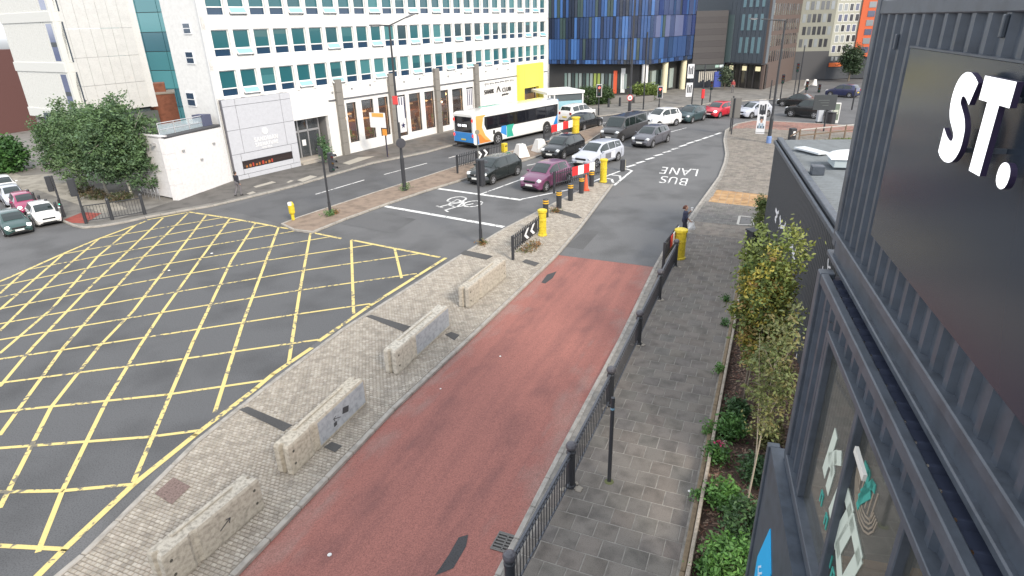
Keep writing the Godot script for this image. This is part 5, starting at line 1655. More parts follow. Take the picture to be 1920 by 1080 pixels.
func barrier(a: Vector3, b: Vector3, w: float, h: float, label: String, paint_m: Material, arrow: int) -> void:
	# a, b: near and far lower corners of the face towards the lane
	var d := (b - a).normalized()
	var l := a.distance_to(b)
	var inw := Vector3(d.z, 0, -d.x)         # away from the lane
	if inw.x > 0: inw = -inw
	var c := (a + b) * 0.5 + inw * w * 0.5
	var o := thing("concrete_barrier", label, "barrier", Vector3(c.x, KB, c.z), heading(a, b), "concrete barriers on the sett island")
	var bi: int = counts.get("barrier", 0)
	counts["barrier"] = bi + 1
	var conc := textured("barrier_concrete%d" % bi, [Color(0.46, 0.42, 0.355), Color(0.52, 0.465, 0.38), Color(0.55, 0.505, 0.43), Color(0.50, 0.45, 0.375)][bi], 0.9, tex("stone", 51, 0.08, 0.62, 1.32), 1.1, tex("stain", 97, 0.03, 0.45, 1.3, 512, 5), 0.5, 0.4)
	conc.uv1_offset = Vector3(bi * 0.37, bi * 0.21, 0.0)
	conc.uv2_offset = Vector3(bi * 0.53, 0.0, bi * 0.31)
	var s := 1.0 if (o.basis.z.dot(inw) < 0.0) else -1.0      # local +z * s looks at the lane
	var mb := MB.new()
	# block with a vertical groove in each end and a toe notch under the middle
	var hl := l * 0.5
	var hw := w * 0.5
	var foot := PackedVector2Array([Vector2(-hl, -hw), Vector2(-hl + l * 0.24, -hw), Vector2(-hl + l * 0.27, -hw * 0.8), Vector2(-hl + l * 0.30, -hw * 0.8), Vector2(-hl + l * 0.33, -hw), Vector2(hl, -hw), Vector2(hl, -hw * 0.35), Vector2(hl - 0.09, -hw * 0.18), Vector2(hl - 0.09, hw * 0.18), Vector2(hl, hw * 0.35), Vector2(hl, hw), Vector2(-hl + l * 0.33, hw), Vector2(-hl + l * 0.30, hw * 0.8), Vector2(-hl + l * 0.27, hw * 0.8), Vector2(-hl + l * 0.24, hw), Vector2(-hl, hw), Vector2(-hl, hw * 0.35), Vector2(-hl + 0.09, hw * 0.18), Vector2(-hl + 0.09, -hw * 0.18), Vector2(-hl, -hw * 0.35)])
	var rings := []
	for q in [[0.0, 0.93], [0.05, 1.0], [h - 0.06, 1.0], [h, 0.90]]:
		var r := PackedVector3Array()
		for p in foot: r.append(Vector3(p.x * (1.0 - (1.0 - q[1]) * 0.25), q[0], p.y * q[1]))
		rings.append(r)
	for i in 3:
		for j in foot.size():
			var k := (j + 1) % foot.size()
			mb.quad(rings[i][k], rings[i][j], rings[i + 1][j], rings[i + 1][k])
	var tp := PackedVector2Array()
	for p in rings[3]: tp.append(Vector2(p.x, p.z))
	mb.flat(tp, h)
	part(o, "block", mb, conc)
	mb = MB.new()
	mb.bbox(Vector3(-hl * 0.0, h + 0.02, -hw * 0.45 * s), Vector3(l * 0.62, 0.05, hw * 0.42), 0.012)
	part(o, "top_ridge", mb, conc)
	if paint_m != null:
		mb = MB.new()
		mb.box(Vector3(l * 0.165, h * 0.5 + 0.01, (hw + 0.002) * s), Vector3(l * 0.64, h - 0.16, 0.006))
		part(o, "painted_face", mb, paint_m)
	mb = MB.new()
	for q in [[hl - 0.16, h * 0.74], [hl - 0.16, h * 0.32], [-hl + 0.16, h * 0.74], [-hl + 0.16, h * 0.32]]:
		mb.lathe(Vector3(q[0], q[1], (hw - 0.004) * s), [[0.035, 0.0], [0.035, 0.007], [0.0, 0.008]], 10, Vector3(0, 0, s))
	part(o, "hole_shade_disc", mb, mat("hole_shade", Color(0.07, 0.065, 0.055), 0.9))  # dark discs on the face, painted for the shade inside lifting holes
	if arrow != 0:
		mb = MB.new()
		var ax := l * 0.08
		var zz := (hw + 0.008) * s
		for q in [[-0.14, -0.05, 0.14, 0.06], [0.14, 0.06, 0.04, 0.09], [0.14, 0.06, 0.09, -0.04]]:
			var p0 := Vector3(ax + q[0] * arrow, h * 0.5 + q[1], zz)
			var p1 := Vector3(ax + q[2] * arrow, h * 0.5 + q[3], zz)
			var dd := (p1 - p0).normalized()
			mb.box((p0 + p1) * 0.5, Vector3(p0.distance_to(p1), 0.018, 0.006), Basis(dd, Vector3.BACK.cross(dd), Vector3.BACK))
		if label.contains("stencil"):
			mb.box(Vector3(l * 0.2, h * 0.52, zz), Vector3(0.26, 0.17, 0.006), Basis(Vector3.BACK, -0.3))
			mb.box(Vector3(l * 0.05, h * 0.36, zz), Vector3(0.12, 0.11, 0.006))
		part(o, "painted_mark", mb, mat("mark_dark", Color(0.05, 0.05, 0.055), 0.7))

func lamp_post(foot: Vector3, h: float, arms: Array, label: String, r := 0.085) -> Node3D:
	var o := thing("lamp_post", label, "street lamp", foot, 0.0, "street lamps")
	var mb := MB.new()
	mb.tube(Vector3(0, h * 0.22, 0), Vector3(0, h, 0), r, r * 0.62, 12)
	part(o, "shaft", mb, black_m())
	mb = MB.new()
	mb.lathe(Vector3.ZERO, [[r * 1.7, 0.0], [r * 1.6, 0.08], [r * 1.45, 0.12], [r * 1.45, h * 0.21], [r, h * 0.235]], 12)
	part(o, "base_sleeve", mb, black_m())
	for q in arms:
		var e := Vector3(q[0], h + q[1], q[2])
		mb = MB.new()
		mb.tube(Vector3(0, h - 0.05, 0), e * 0.75 + Vector3(0, h * 0.25, 0), r * 0.5, r * 0.4, 8)
		var arm := part(o, "arm", mb, black_m())
		var d := Vector3(q[0], q[1], q[2]).normalized()
		mb = MB.new()
		mb.bbox(e, Vector3(0.62, 0.09, 0.24), 0.03, Basis(d, Vector3.UP, d.cross(Vector3.UP)))
		var lum := part(arm, "lantern", mb, mat("lantern_grey", Color(0.13, 0.13, 0.14), 0.5))
		mb = MB.new()
		mb.box(e - Vector3(0, 0.05, 0), Vector3(0.4, 0.02, 0.18), Basis(d, Vector3.UP, d.cross(Vector3.UP)))
		part(lum, "lens", mb, mat("lantern_lens", Color(0.5, 0.5, 0.48), 0.2))
	return o

func make_furniture() -> void:
	var dirf := Vector2(0.39, -0.92).normalized()
	# --- railing between the red lane and the footpath
	var posts := [G(958, 1128, KB), G(1070, 911, KB), G(1143, 759, KB), G(1196, 645, KB), G(1234.5, 561, KB), G(1264.5, 499, KB)]
	var bar := MB.new()
	bar.tube(Vector3(0, 0.17, 0), Vector3(0, 1.0, 0), 0.011, 0.011, 6)
	var bar_m := bar.mesh(black_m())
	var railm := textured("rail_worn", Color(0.095, 0.10, 0.115), 0.5, tex("rust", 61, 0.06, 0.3, 1.6), 0.9)
	var rail := thing("footpath_railing", "black railing with fluted posts and slender bars between the red lane and the footpath", "railing", posts[1])
	for i in posts.size():
		var p: Vector3 = posts[i]
		var mb := MB.new()
		mb.lathe(p, [[0.125, 0.0], [0.12, 0.05], [0.10, 0.08], [0.095, 0.9], [0.11, 0.92], [0.11, 0.97], [0.09, 0.99], [0.085, 1.04]], 14)
		var post := part(rail, "post", mb, black_m(), true)
		mb = MB.new()
		mb.lathe(p, [[0.085, 1.04], [0.12, 1.07], [0.125, 1.12], [0.105, 1.17], [0.06, 1.205], [0.0, 1.215]], 14)
		part(post, "cap", mb, mat("cap_worn", Color(0.09, 0.085, 0.095), 0.35), true)
		mb = MB.new()
		for k in 5:
			mb.bbox(p + Vector3(-0.2 + rng.randf_range(0, 0.4), 0.012, -0.16 + rng.randf_range(0, 0.34)), Vector3(0.14, 0.03, 0.10), 0.01, turned(rng.randf() * 3.0))
		part(post, "footing_stones", mb, textured("footing", Color(0.36, 0.32, 0.27), 0.9, tex("stone", 51, 0.08, 0.62, 1.32), 1.5), true)
		if i == posts.size() - 1: continue
		var q: Vector3 = posts[i + 1]
		var l := p.distance_to(q)
		var bs := turned(heading(p, q))
		var md := (p + q) * 0.5
		for y in [1.0, 0.86, 0.17]:
			mb = MB.new()
			mb.bbox(md + Vector3.UP * y, Vector3(l - 0.2, 0.05 if y > 0.9 else 0.032, 0.06 if y > 0.9 else 0.042), 0.009, bs)
			part(rail, {1.0: "top_rail", 0.86: "mid_rail", 0.17: "bottom_rail"}[y], mb, railm, true)
		var n := int(l / 0.145)
		for k in n - 1: shared(rail, "bar", bar_m, Transform3D(Basis.IDENTITY, p + (q - p) * ((k + 1.0) / n) - rail.position))
	# short black marker post on the footpath
	var sp := G(1142, 903, KB)
	var o := thing("marker_post", "plain thin black post with a small blue sticker standing alone on the slabs", "post", sp)
	var mb := MB.new()
	var sh := height_at(sp, 1156, 746) - KB
	mb.tube(Vector3.ZERO, Vector3(0.0, sh, 0.0), 0.045, 0.045, 12)
	part(o, "shaft", mb, black_m())
	mb = MB.new()
	mb.lathe(Vector3.ZERO, [[0.046, sh - 0.30], [0.047, sh - 0.30], [0.047, sh - 0.25], [0.046, sh - 0.25]], 12)
	part(o, "sticker", mb, mat("sticker_blue", Color(0.18, 0.32, 0.42), 0.5))
	mb = MB.new()
	mb.lathe(Vector3.ZERO, [[0.11, 0.0], [0.09, 0.02], [0.05, 0.03]], 10)
	part(o, "moss_collar", mb, mat("moss", Color(0.12, 0.13, 0.06), 0.95))

	# --- concrete barriers
	var grey_paint := textured("barrier_grey", Color(0.40, 0.42, 0.45), 0.8, tex("soft2", 93, 0.05, 0.86, 1.1), 1.2, tex("blotch", 41, 0.02, 0.6, 1.25), 0.5)
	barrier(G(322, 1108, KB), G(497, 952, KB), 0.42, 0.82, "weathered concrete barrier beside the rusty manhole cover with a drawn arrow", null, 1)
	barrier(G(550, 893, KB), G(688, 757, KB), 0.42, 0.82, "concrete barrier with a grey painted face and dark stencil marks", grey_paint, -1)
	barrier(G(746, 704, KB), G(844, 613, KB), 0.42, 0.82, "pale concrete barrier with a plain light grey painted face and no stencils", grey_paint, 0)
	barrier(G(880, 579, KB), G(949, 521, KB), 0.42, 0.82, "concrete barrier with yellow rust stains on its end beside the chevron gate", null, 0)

	# --- gates and their yellow posts
	comb_gate("black comb gate with white chevrons on the sett island", G(962, 487, KB), G(1011, 446, KB), 1.12, "chevron_left", 0.30, 0.85)
	yellow_post(1017, 441, 1.32, 0.20, "yellow gate post at the end of the chevron gate on the sett island")
	comb_gate("black comb gate with a red and white board at the head of the red lane", G(1243, 507, KB), G(1268, 470, KB), 1.25, "red_white", 0.3, 0.9)
	yellow_post(1273, 484, 1.35, 0.24, "stout yellow gate post at the head of the red lane beside the footpath")
	comb_gate("black comb gate with a red and white board behind the banded bollards", G(1039, 362, 0.02), G(1124, 337, KB), 1.35, "red_white", 0.36, 0.86)
	yellow_post(1131, 341, 1.5, 0.22, "yellow gate post beside the road chevrons")
	comb_gate("black comb gate with a red and white board on the brown central reservation", G(1020, 272, KB), G(1074, 256, KB), 1.5, "red_white", 0.22, 1.0)
	yellow_post(1079, 256, 1.75, 0.34, "wide yellow gate post on the brown central reservation")
	comb_gate("black comb gate with right pointing chevrons on the central reservation", G(858, 325, KB), G(944, 299, KB), 1.3, "chevron_right", 0.36, 0.66)
	var ys := thing("yellow_sign", "small yellow sign box with black marks at the end of the right pointing chevron gate", "sign", G(945, 300, KB), heading(G(858, 325), G(944, 299)))
	mb = MB.new()
	mb.bbox(Vector3(0.1, 0.95, 0), Vector3(0.42, 0.62, 0.3), 0.02)
	part(ys, "panel", mb, yellow_m())
	mb = MB.new()
	mb.bbox(Vector3(0.1, 0.32, 0), Vector3(0.12, 0.64, 0.12), 0.01)
	part(ys, "stem", mb, black_m())
	mb = MB.new()
	for k in 3: mb.box(Vector3(0.0 + 0.1 * k, 1.05, 0.155), Vector3(0.06, 0.12, 0.01))
	part(ys, "mark", mb, black_m())

	# --- bollards, cone, blocks
	var proto := striped_bollard()
	var bl := [[1023.3, 406.7], [1048, 390], [1069.5, 375.6], [1090, 362], [1109, 349]]
	for i in bl.size():
		var p := G(bl[i][0], bl[i][1], KB)
		if i == 0: proto.position = p
		else: copy(proto, p, 0.0)
	var bn := ["first", "second", "third", "fourth", "fifth"]
	for i in 5: get_node("striped_bollard" + ("" if i == 0 else "_%03d" % i)).set_meta("label", "%s black and yellow banded bollard counting from the chevron gate's yellow post" % bn[i])
	var cn := thing("traffic_cone", "tall slim orange traffic cone between the banded bollards", "cone", G(1098.5, 357, KB))
	mb = MB.new()
	mb.lathe(Vector3.ZERO, [[0.16, 0.04], [0.06, 0.85], [0.045, 0.98], [0.0, 0.98]], 14)
	part(cn, "cone_body", mb, mat("cone_orange", Color(0.72, 0.12, 0.05), 0.5))
	mb = MB.new()
	mb.bbox(Vector3(0, 0.025, 0), Vector3(0.42, 0.05, 0.42), 0.01)
	part(cn, "cone_base", mb, mat("cone_base", Color(0.5, 0.08, 0.04), 0.6))
	var kl := thing("keep_left_bollard", "short black bollard with a pale edge at the tip of the road chevrons", "bollard", G(1167, 321))
	mb = MB.new()
	mb.bbox(Vector3(0, 0.42, 0), Vector3(0.34, 0.84, 0.2), 0.05)
	part(kl, "body", mb, black_m())
	mb = MB.new()
	mb.bbox(Vector3(0.18, 0.45, 0.0), Vector3(0.03, 0.7, 0.1), 0.01)
	part(kl, "edge_strip", mb, mat("strip_cream", Color(0.6, 0.55, 0.4), 0.5))
	var blocks := [[977, 293, 0.95], [1012, 283, 0.95], [1045, 262, 0.75]]
	for qi in 3:
		var q: Array = blocks[qi]
		var bo := thing("concrete_block", ["white tapered concrete block beside the small yellow sign box", "white tapered concrete block between two others on the central reservation", "smaller white tapered block before the red and white board gate"][qi], "concrete block", G(q[0], q[1], KB), 0.5, "white tapered blocks on the central reservation")
		mb = MB.new()
		var h: float = q[2]
		var b0 := 0.52
		var t0 := 0.26
		for s in [[1, 0], [0, 1], [-1, 0], [0, -1]]:
			var e := Vector3(s[0], 0, s[1])
			var g := Vector3(-s[1], 0, s[0])
			mb.quad_o((e - g) * b0, (e + g) * b0, (e + g) * t0 + Vector3.UP * h, (e - g) * t0 + Vector3.UP * h, Vector3(0, h * 0.5, 0))
		mb.quad_o(Vector3(-t0, h, -t0), Vector3(t0, h, -t0), Vector3(t0, h, t0), Vector3(-t0, h, t0), Vector3.ZERO)
		part(bo, "body", mb, textured("block_white", Color(0.76, 0.74, 0.71), 0.8, tex("soft2", 93, 0.05, 0.86, 1.1), 0.8))
		mb = MB.new()
		mb.tube(Vector3(-0.08, h, 0), Vector3(0, h + 0.1, 0), 0.012, 0.012, 6)
		mb.tube(Vector3(0.08, h, 0), Vector3(0, h + 0.1, 0), 0.012, 0.012, 6)
		part(bo, "lifting_eye", mb, black_m())
	var yb := thing("keep_left_post", "slim yellow reflective post on the nose of the central reservation", "bollard", G(550, 412, KB))
	mb = MB.new()
	mb.lathe(Vector3.ZERO, [[0.09, 0.0], [0.09, 0.3], [0.16, 0.4], [0.17, 0.85], [0.1, 1.0], [0.0, 1.0]], 12)
	part(yb, "body", mb, yellow_m())
	mb = MB.new()
	mb.bbox(Vector3(-0.02, 0.92, 0.1), Vector3(0.2, 0.2, 0.16), 0.03)
	part(yb, "reflector", mb, mat("reflective_white", Color(0.8, 0.8, 0.8), 0.4))

	# --- signals
	var s1 := signal_pole(902, 457, 898, 302, "traffic signal on the sett island seen from behind beside the black hatchback", [[0.12, -0.55, -0.1, 2.4, 0, false, 1.35]])
	s1.get_node("pole")
	signal_pole(620, 402, 607, 278, "traffic signal on the brown central reservation with its head turned side-on", [[0.42, -0.75, 0.0, 1.35, -1, false, 1.15], [-0.1, -0.12, 0.05, 3.6, 2, false, 0.55]])
	signal_pole(121, 407, 106, 328, "traffic signal with a lit green pedestrian lamp by the red tactile paving", [[-0.22, -0.45, 0.05, 3.9, -1, false, 0.95], [0.05, -1.5, 0.12, 0.3, 2, false, 0.35]])
	signal_pole(162, 419, 142, 333, "traffic signal beside the railing at the corner of the white annex", [[-0.14, -0.5, 0.05, 3.6, -1, false, 1.05]])
	var turn_cam := 0.35
	signal_pole(1122, 216, 1120, 160, "far traffic signal with a white bordered board by the hedge showing red", [[0.0, -0.55, 0.1, -0.1, 0, true, 1.15]])
	signal_pole(1235, 208, 1232, 164, "far traffic signal with a white bordered board by the low dark planter showing red", [[0.0, -0.5, 0.1, -0.25, 0, true, 1.15]])
	signal_pole(1331, 191, 1329, 152, "far dark traffic signal in front of the dark box shopfront", [[0.0, -0.5, 0.1, -0.3, -1, false, 1.2]])

	# --- lamp posts and signs
	var lp := G(759, 357, KB)
	var l1 := lamp_post(lp, height_at(lp, 743, 46) - KB, [[1.15, 0.45, -0.6], [-0.75, 0.0, 0.45]], "tall black twin armed lamp post on the brown central reservation before the hotel")
	mb = MB.new()
	mb.lathe(Vector3(0.05, 3.0, 0.12), [[0.0, -0.06], [0.30, -0.05], [0.30, 0.05], [0.0, 0.06]], 16, Vector3(0.5, 0, 0.86))
	part(l1, "round_sign_back", mb, mat("sign_dark_grey", Color(0.05, 0.05, 0.06), 0.5))
	mb = MB.new()
	mb.bbox(Vector3(-0.05, 5.55, 0.1), Vector3(0.32, 0.5, 0.04), 0.01)
	part(l1, "red_sign", mb, mat("sign_red", Color(0.55, 0.05, 0.05), 0.5))
	mb = MB.new()
	mb.bbox(Vector3(0.2, 4.75, 0.1), Vector3(0.36, 1.0, 0.03), 0.01)
	part(l1, "pole_banner", mb, mat("banner_white", Color(0.66, 0.66, 0.68), 0.7))
	var bpf := G(727, 294, KB)
	var bp := thing("roadworks_sign", "white information board with an orange header on a dark post outside the hotel bar", "sign", bpf, -0.45)
	mb = MB.new()
	mb.tube(Vector3.ZERO, Vector3(0, 3.4, 0), 0.06, 0.06, 10)
	part(bp, "post", mb, mat("post_navy", Color(0.035, 0.03, 0.05), 0.5))
	mb = MB.new()
	mb.bbox(Vector3(-0.55, 2.85, 0.08), Vector3(1.5, 1.15, 0.04), 0.01)
	var bdp := part(bp, "board", mb, mat("reflective_white", Color(0.8, 0.8, 0.8), 0.4))
	mb = MB.new()
	mb.box(Vector3(-0.5, 3.25, 0.105), Vector3(1.1, 0.3, 0.01))
	part(bdp, "header", mb, mat("header_orange", Color(0.72, 0.40, 0.10), 0.5))
	mb = MB.new()
	mb.bbox(Vector3(0.02, 1.95, 0.1), Vector3(0.42, 0.5, 0.05), 0.01)
	part(bp, "orange_box", mb, mat("box_orange", Color(0.72, 0.30, 0.05), 0.5))
	var tp := G(898, 322, KB)
	var tpo := thing("sign_post", "thin grey post with a small round disc behind the black hatchback", "sign", tp)
	mb = MB.new()
	var th := height_at(tp, 892, 245) - KB
	mb.tube(Vector3.ZERO, Vector3(0, th, 0), 0.035, 0.035, 8)
	part(tpo, "post", mb, mat("post_grey", Color(0.16, 0.16, 0.15), 0.6))
	mb = MB.new()
	mb.lathe(Vector3(0, th - 0.1, 0.05), [[0.0, -0.02], [0.17, -0.02], [0.17, 0.02], [0.0, 0.02]], 14, Vector3(0.4, 0, 0.92).normalized())
	part(tpo, "disc", mb, mat("disc_olive", Color(0.22, 0.21, 0.17), 0.6))
	# --- corner railing, posts and cycle stands
	var cp := [G(162, 419, KB), G(211, 412, KB), G(272, 402, KB)]
	var cr := thing("corner_railing", "black bar railing along the kerb by the cycle stands", "railing", cp[0])
	for i in 2:
		var a: Vector3 = cp[i]
		var b: Vector3 = cp[i + 1]
		var l := a.distance_to(b)
		var bs := turned(heading(a, b))
		mb = MB.new()
		mb.bbox((a + b) * 0.5 + Vector3.UP * 0.98, Vector3(l, 0.05, 0.05), 0.01, bs)
		part(cr, "top_rail", mb, black_m(), true)
		mb = MB.new()
		mb.bbox((a + b) * 0.5 + Vector3.UP * 0.15, Vector3(l, 0.04, 0.04), 0.01, bs)
		part(cr, "bottom_rail", mb, black_m(), true)
		mb = MB.new()
		mb.lathe(b, [[0.09, 0.0], [0.08, 1.1], [0.1, 1.14], [0.06, 1.24], [0.0, 1.26]], 10)
		part(cr, "post", mb, black_m(), true)
		for k in int(l / 0.15): shared(cr, "bar", bar_m, Transform3D(Basis.IDENTITY, a + (b - a).normalized() * (k + 0.5) * 0.15 - cr.position))
	var nth := ["fifth", "fourth", "third", "second", "first"]
	var slim := [[62, 387], [71, 393], [82, 399], [96, 407], [113, 413]]
	for qi in slim.size():
		var q: Array = slim[qi]
		var bo := thing("black_bollard", "%s slim black bollard along the kerb from the signal with the green lamp" % nth[qi], "bollard", G(q[0], q[1], KB), 0.0, "slim bollards by the corner")
		mb = MB.new()
		mb.lathe(Vector3.ZERO, [[0.09, 0.0], [0.075, 0.05], [0.07, 0.95], [0.085, 1.0], [0.05, 1.07], [0.0, 1.08]], 10)
		part(bo, "shaft", mb, black_m())
	for k in 5:
		var st := thing("cycle_stand", "%s steel hoop cycle stand counting towards the white annex" % ["first", "second", "third", "fourth", "fifth"][k], "bike rack", G(270 + k * 7.0, 366 + k * 1.8, KB), -0.9, "cycle stands by the annex")
		mb = MB.new()
		var pts := []
		for j in 9: pts.append(Vector3(-0.35 * cos(PI * j / 8.0), 0.45 + 0.35 * sin(PI * j / 8.0), 0))
		pts.insert(0, Vector3(-0.35, 0, 0))
		pts.append(Vector3(0.35, 0, 0))
		mb.path(pts, 0.03, 8)
		part(st, "hoop", mb, mat("steel_hoop", Color(0.42, 0.42, 0.43), 0.35, 0.7))

func make_far_furniture() -> void:
	var mb := MB.new()
	# bin on the footpath
	var bin := thing("litter_bin", "square black litter bin at the end of the timber planter edge", "bin", G(1408, 478, KB), 0.27)
	mb.bbox(Vector3(0, 0.55, 0), Vector3(0.48, 1.1, 0.48), 0.03)
	part(bin, "body", mb, black_m())
	mb = MB.new()
	mb.bbox(Vector3(0, 1.14, 0), Vector3(0.54, 0.08, 0.54), 0.02)
	part(bin, "lid", mb, black_m())
	mb = MB.new()
	mb.box(Vector3(0, 0.85, 0.242), Vector3(0.3, 0.16, 0.006))
	part(bin, "slot", mb, mat("black", Color(0.01, 0.01, 0.01), 0.9))
	# lamp with banner beyond the low building
	var lf := G(1441, 268, KB)
	var lh := height_at(lf, 1452, 38) - KB
	var l2 := lamp_post(lf, lh, [[-2.6, 0.15, 0.3]], "tall dark lamp post carrying the tall white banner by the low building", 0.10)
	mb = MB.new()
	mb.lathe(Vector3.ZERO, [[0.2, 0.0], [0.2, 0.5], [0.12, 0.6]], 12)
	part(l2, "blue_base", mb, mat("base_blue", Color(0.16, 0.25, 0.5), 0.6))
	var fa := {"a": lf, "d": Vector3(0.87, 0, 0.49).normalized(), "n": Vector3(-0.49, 0, 0.87).normalized(), "l": 1.0}
	var ban := thing("pole_banner", "tall white banner with dark figures hung on the lamp post by the low building", "banner", lf + Vector3(-0.5, 0.6, 0))
	var pA := on_plane(1416, 252.5, lf, fa.n)
	var pB := on_plane(1441.5, 190, lf, fa.n)
	var s0: float = (pA - lf).dot(fa.d)
	var s1: float = (pB - lf).dot(fa.d) - 0.02
	fpart(ban, "cloth", fa, mat("banner_paper", Color(0.70, 0.70, 0.72), 0.6), s0, s1, pA.y, pB.y, -0.02, 0.02)
	var w := s1 - s0
	var h := pB.y - pA.y
	var inkb := mat("banner_ink", Color(0.05, 0.055, 0.065), 0.6)
	for q in [[0.15, 0.36, 0.60, 0.86], [0.40, 0.62, 0.56, 0.84], [0.66, 0.86, 0.60, 0.88], [0.15, 0.86, 0.58, 0.70], [0.30, 0.72, 0.40, 0.52], [0.12, 0.9, 0.16, 0.24]]:
		fpart(ban, "figure", fa, inkb, s0 + w * q[0], s0 + w * q[1], pA.y + h * q[2], pA.y + h * q[3], 0.02, 0.026)
	fpart(ban, "face", fa, mat("face_print", Color(0.42, 0.24, 0.17), 0.6), s0 + w * 0.40, s0 + w * 0.64, pA.y + h * 0.33, pA.y + h * 0.44, 0.02, 0.03)
	for q in [[0.24, 0.46], [0.56, 0.78]]: fpart(ban, "knee", fa, mat("jeans_print", Color(0.30, 0.38, 0.46), 0.6), s0 + w * q[0], s0 + w * q[1], pA.y + h * 0.17, pA.y + h * 0.31, 0.02, 0.03)
	mb = MB.new()
	for y in [pB.y - 0.05, pA.y + 0.1]: mb.tube(fp3(fa, s0, y, 0), fp3(fa, 0.0, y, 0), 0.03, 0.03, 6)
	part(ban, "bracket", mb, black_m(), true)
	# lamp / sign pole before the blue block
	var mf := G(1180, 213, KB)
	var l3 := lamp_post(mf, 12.5, [], "tall navy pole with a round red ringed sign before the blue block", 0.12)
	var sy := height_at(mf, 1179, 183) - KB
	for q in [[0.34, mat("sign_red", Color(0.55, 0.05, 0.05), 0.5), 0.0], [0.25, mat("reflective_white", Color(0.8, 0.8, 0.8), 0.4), 0.012]]:
		mb = MB.new()
		mb.lathe(Vector3(-0.05, sy, 0.15 + q[2]), [[q[0], 0.0], [q[0], 0.02], [0.0, 0.022]], 18, Vector3.BACK)
		part(l3, "round_sign", mb, q[1])
	mb = MB.new()
	for k in 2: mb.box(Vector3(-0.12 + 0.14 * k, sy, 0.19), Vector3(0.07, 0.22, 0.01))
	part(l3, "sign_figure", mb, black_m())
	# poles by the columns and the big grey sign back
	for q in [[1297, 196, 1297, 120, "thin dark pole with stacked banners beside the cream column"], [1315, 205, 1313, 120, "thin dark pole with a red life ring box at the kerb"], [1206, 205, 1207, 60, "slender dark pole by the low dark planter"]]:
		var pf := G(q[0], q[1], KB)
		var o := thing("dark_pole", q[4], "pole", pf)
		var ph := height_at(pf, q[2], q[3]) - KB
		mb = MB.new()
		mb.tube(Vector3.ZERO, Vector3(0, ph, 0), 0.08, 0.07, 8)
		part(o, "shaft", mb, black_m())
		if q[0] == 1297:
			for k in 2:
				mb = MB.new()
				mb.box(Vector3(-0.45, ph - 0.8 - k * 2.1, 0), Vector3(0.75, 1.6, 0.04))
				var bnn := part(o, "banner", mb, mat("banner_paper", Color(0.70, 0.70, 0.72), 0.6))
				for j in 3:
					mb = MB.new()
					mb.box(Vector3(-0.65 + 0.2 * j, ph - 0.7 - k * 2.1 - 0.1 * (j % 2), 0.025), Vector3(0.14, 0.9 - 0.2 * (j % 2), 0.008))
					part(bnn, "figure", mb, mat("banner_ink", Color(0.05, 0.055, 0.065), 0.6))
		elif q[0] == 1315:
			mb = MB.new()
			mb.bbox(Vector3(0, 1.7, 0.1), Vector3(0.34, 1.0, 0.2), 0.04)
			part(o, "red_box", mb, mat("board_red", Color(0.62, 0.03, 0.035), 0.5))
	var sb := G(1371, 252, KB)
	var so := thing("road_sign", "large grey sign seen from behind on twin posts at the kerb bend", "sign", sb)
	var sh := height_at(sb, 1371, 184) - KB
	mb = MB.new()
	mb.tube(Vector3.ZERO, Vector3(0, sh, 0), 0.06, 0.06, 8)
	mb.tube(Vector3(0.42, 0, -1.6), Vector3(0.42, sh, -1.6), 0.06, 0.06, 8)
	part(so, "post", mb, black_m())
	mb = MB.new()
	mb.bbox(Vector3(0.15, sh - 0.85, -0.1), Vector3(0.95, 1.7, 0.06), 0.02)
	part(so, "panel", mb, mat("sign_grey", Color(0.13, 0.125, 0.12), 0.6))
	# dark board, cabinets, ad frame, ramp rail on the plaza
	var db := G(1544, 246, KB)
	var dbo := thing("dark_sign_board", "wide dark sign board on a single post on the red block plaza", "sign", db)
	var dh := height_at(db, 1540, 177) - KB
	mb = MB.new()
	mb.tube(Vector3.ZERO, Vector3(0, dh, 0), 0.07, 0.07, 8)
	part(dbo, "post", mb, black_m())
	mb = MB.new()
	mb.bbox(Vector3(-0.35, dh - 0.65, 0.1), Vector3(1.9, 1.3, 0.08), 0.02, turned(-0.15))
	part(dbo, "panel", mb, mat("panel_dark", Color(0.045, 0.05, 0.055), 0.5))
	mb = MB.new()
	for k in 3: mb.box(Vector3(-0.5 + 0.1 * k, dh - 0.45 - 0.22 * k, 0.17), Vector3(0.9 - 0.2 * k, 0.05, 0.01), turned(-0.15))
	part(dbo, "lettering", mb, mat("panel_grey_text", Color(0.12, 0.13, 0.13), 0.6))
	var cb := thing("street_cabinet", "pale silver street cabinet under the dark sign board", "cabinet", G(1535, 230, KB))
	mb = MB.new()
	mb.bbox(Vector3(0, 0.62, 0), Vector3(0.5, 1.24, 0.4), 0.03)
	part(cb, "body", mb, mat("cabinet_silver", Color(0.5, 0.54, 0.58), 0.4, 0.3))
	mb = MB.new()
	mb.bbox(Vector3(0, 0.06, 0), Vector3(0.54, 0.14, 0.44), 0.02)
	part(cb, "plinth", mb, black_m())
	for k in 2:
		var bk := thing("wheeled_bin", "black wheeled refuse bin next to the white framed poster stand" if k == 1 else "black wheeled refuse bin between the silver cabinet and another bin", "bin", G(1551 + k * 7, 231 + k, KB), 0.3, "wheeled bins on the plaza")
		mb = MB.new()
		mb.bbox(Vector3(0, 0.5, 0), Vector3(0.5, 1.0, 0.55), 0.05)
		part(bk, "body", mb, black_m())
		mb = MB.new()
		mb.bbox(Vector3(0, 1.04, 0), Vector3(0.56, 0.08, 0.62), 0.03)
		part(bk, "lid", mb, black_m())
	var af := thing("poster_stand", "white framed upright poster stand beside the wheeled bins", "poster", G(1563, 231, KB), -0.2)
	mb = MB.new()
	mb.bbox(Vector3(0, 0.95, 0), Vector3(0.75, 1.9, 0.12), 0.02)
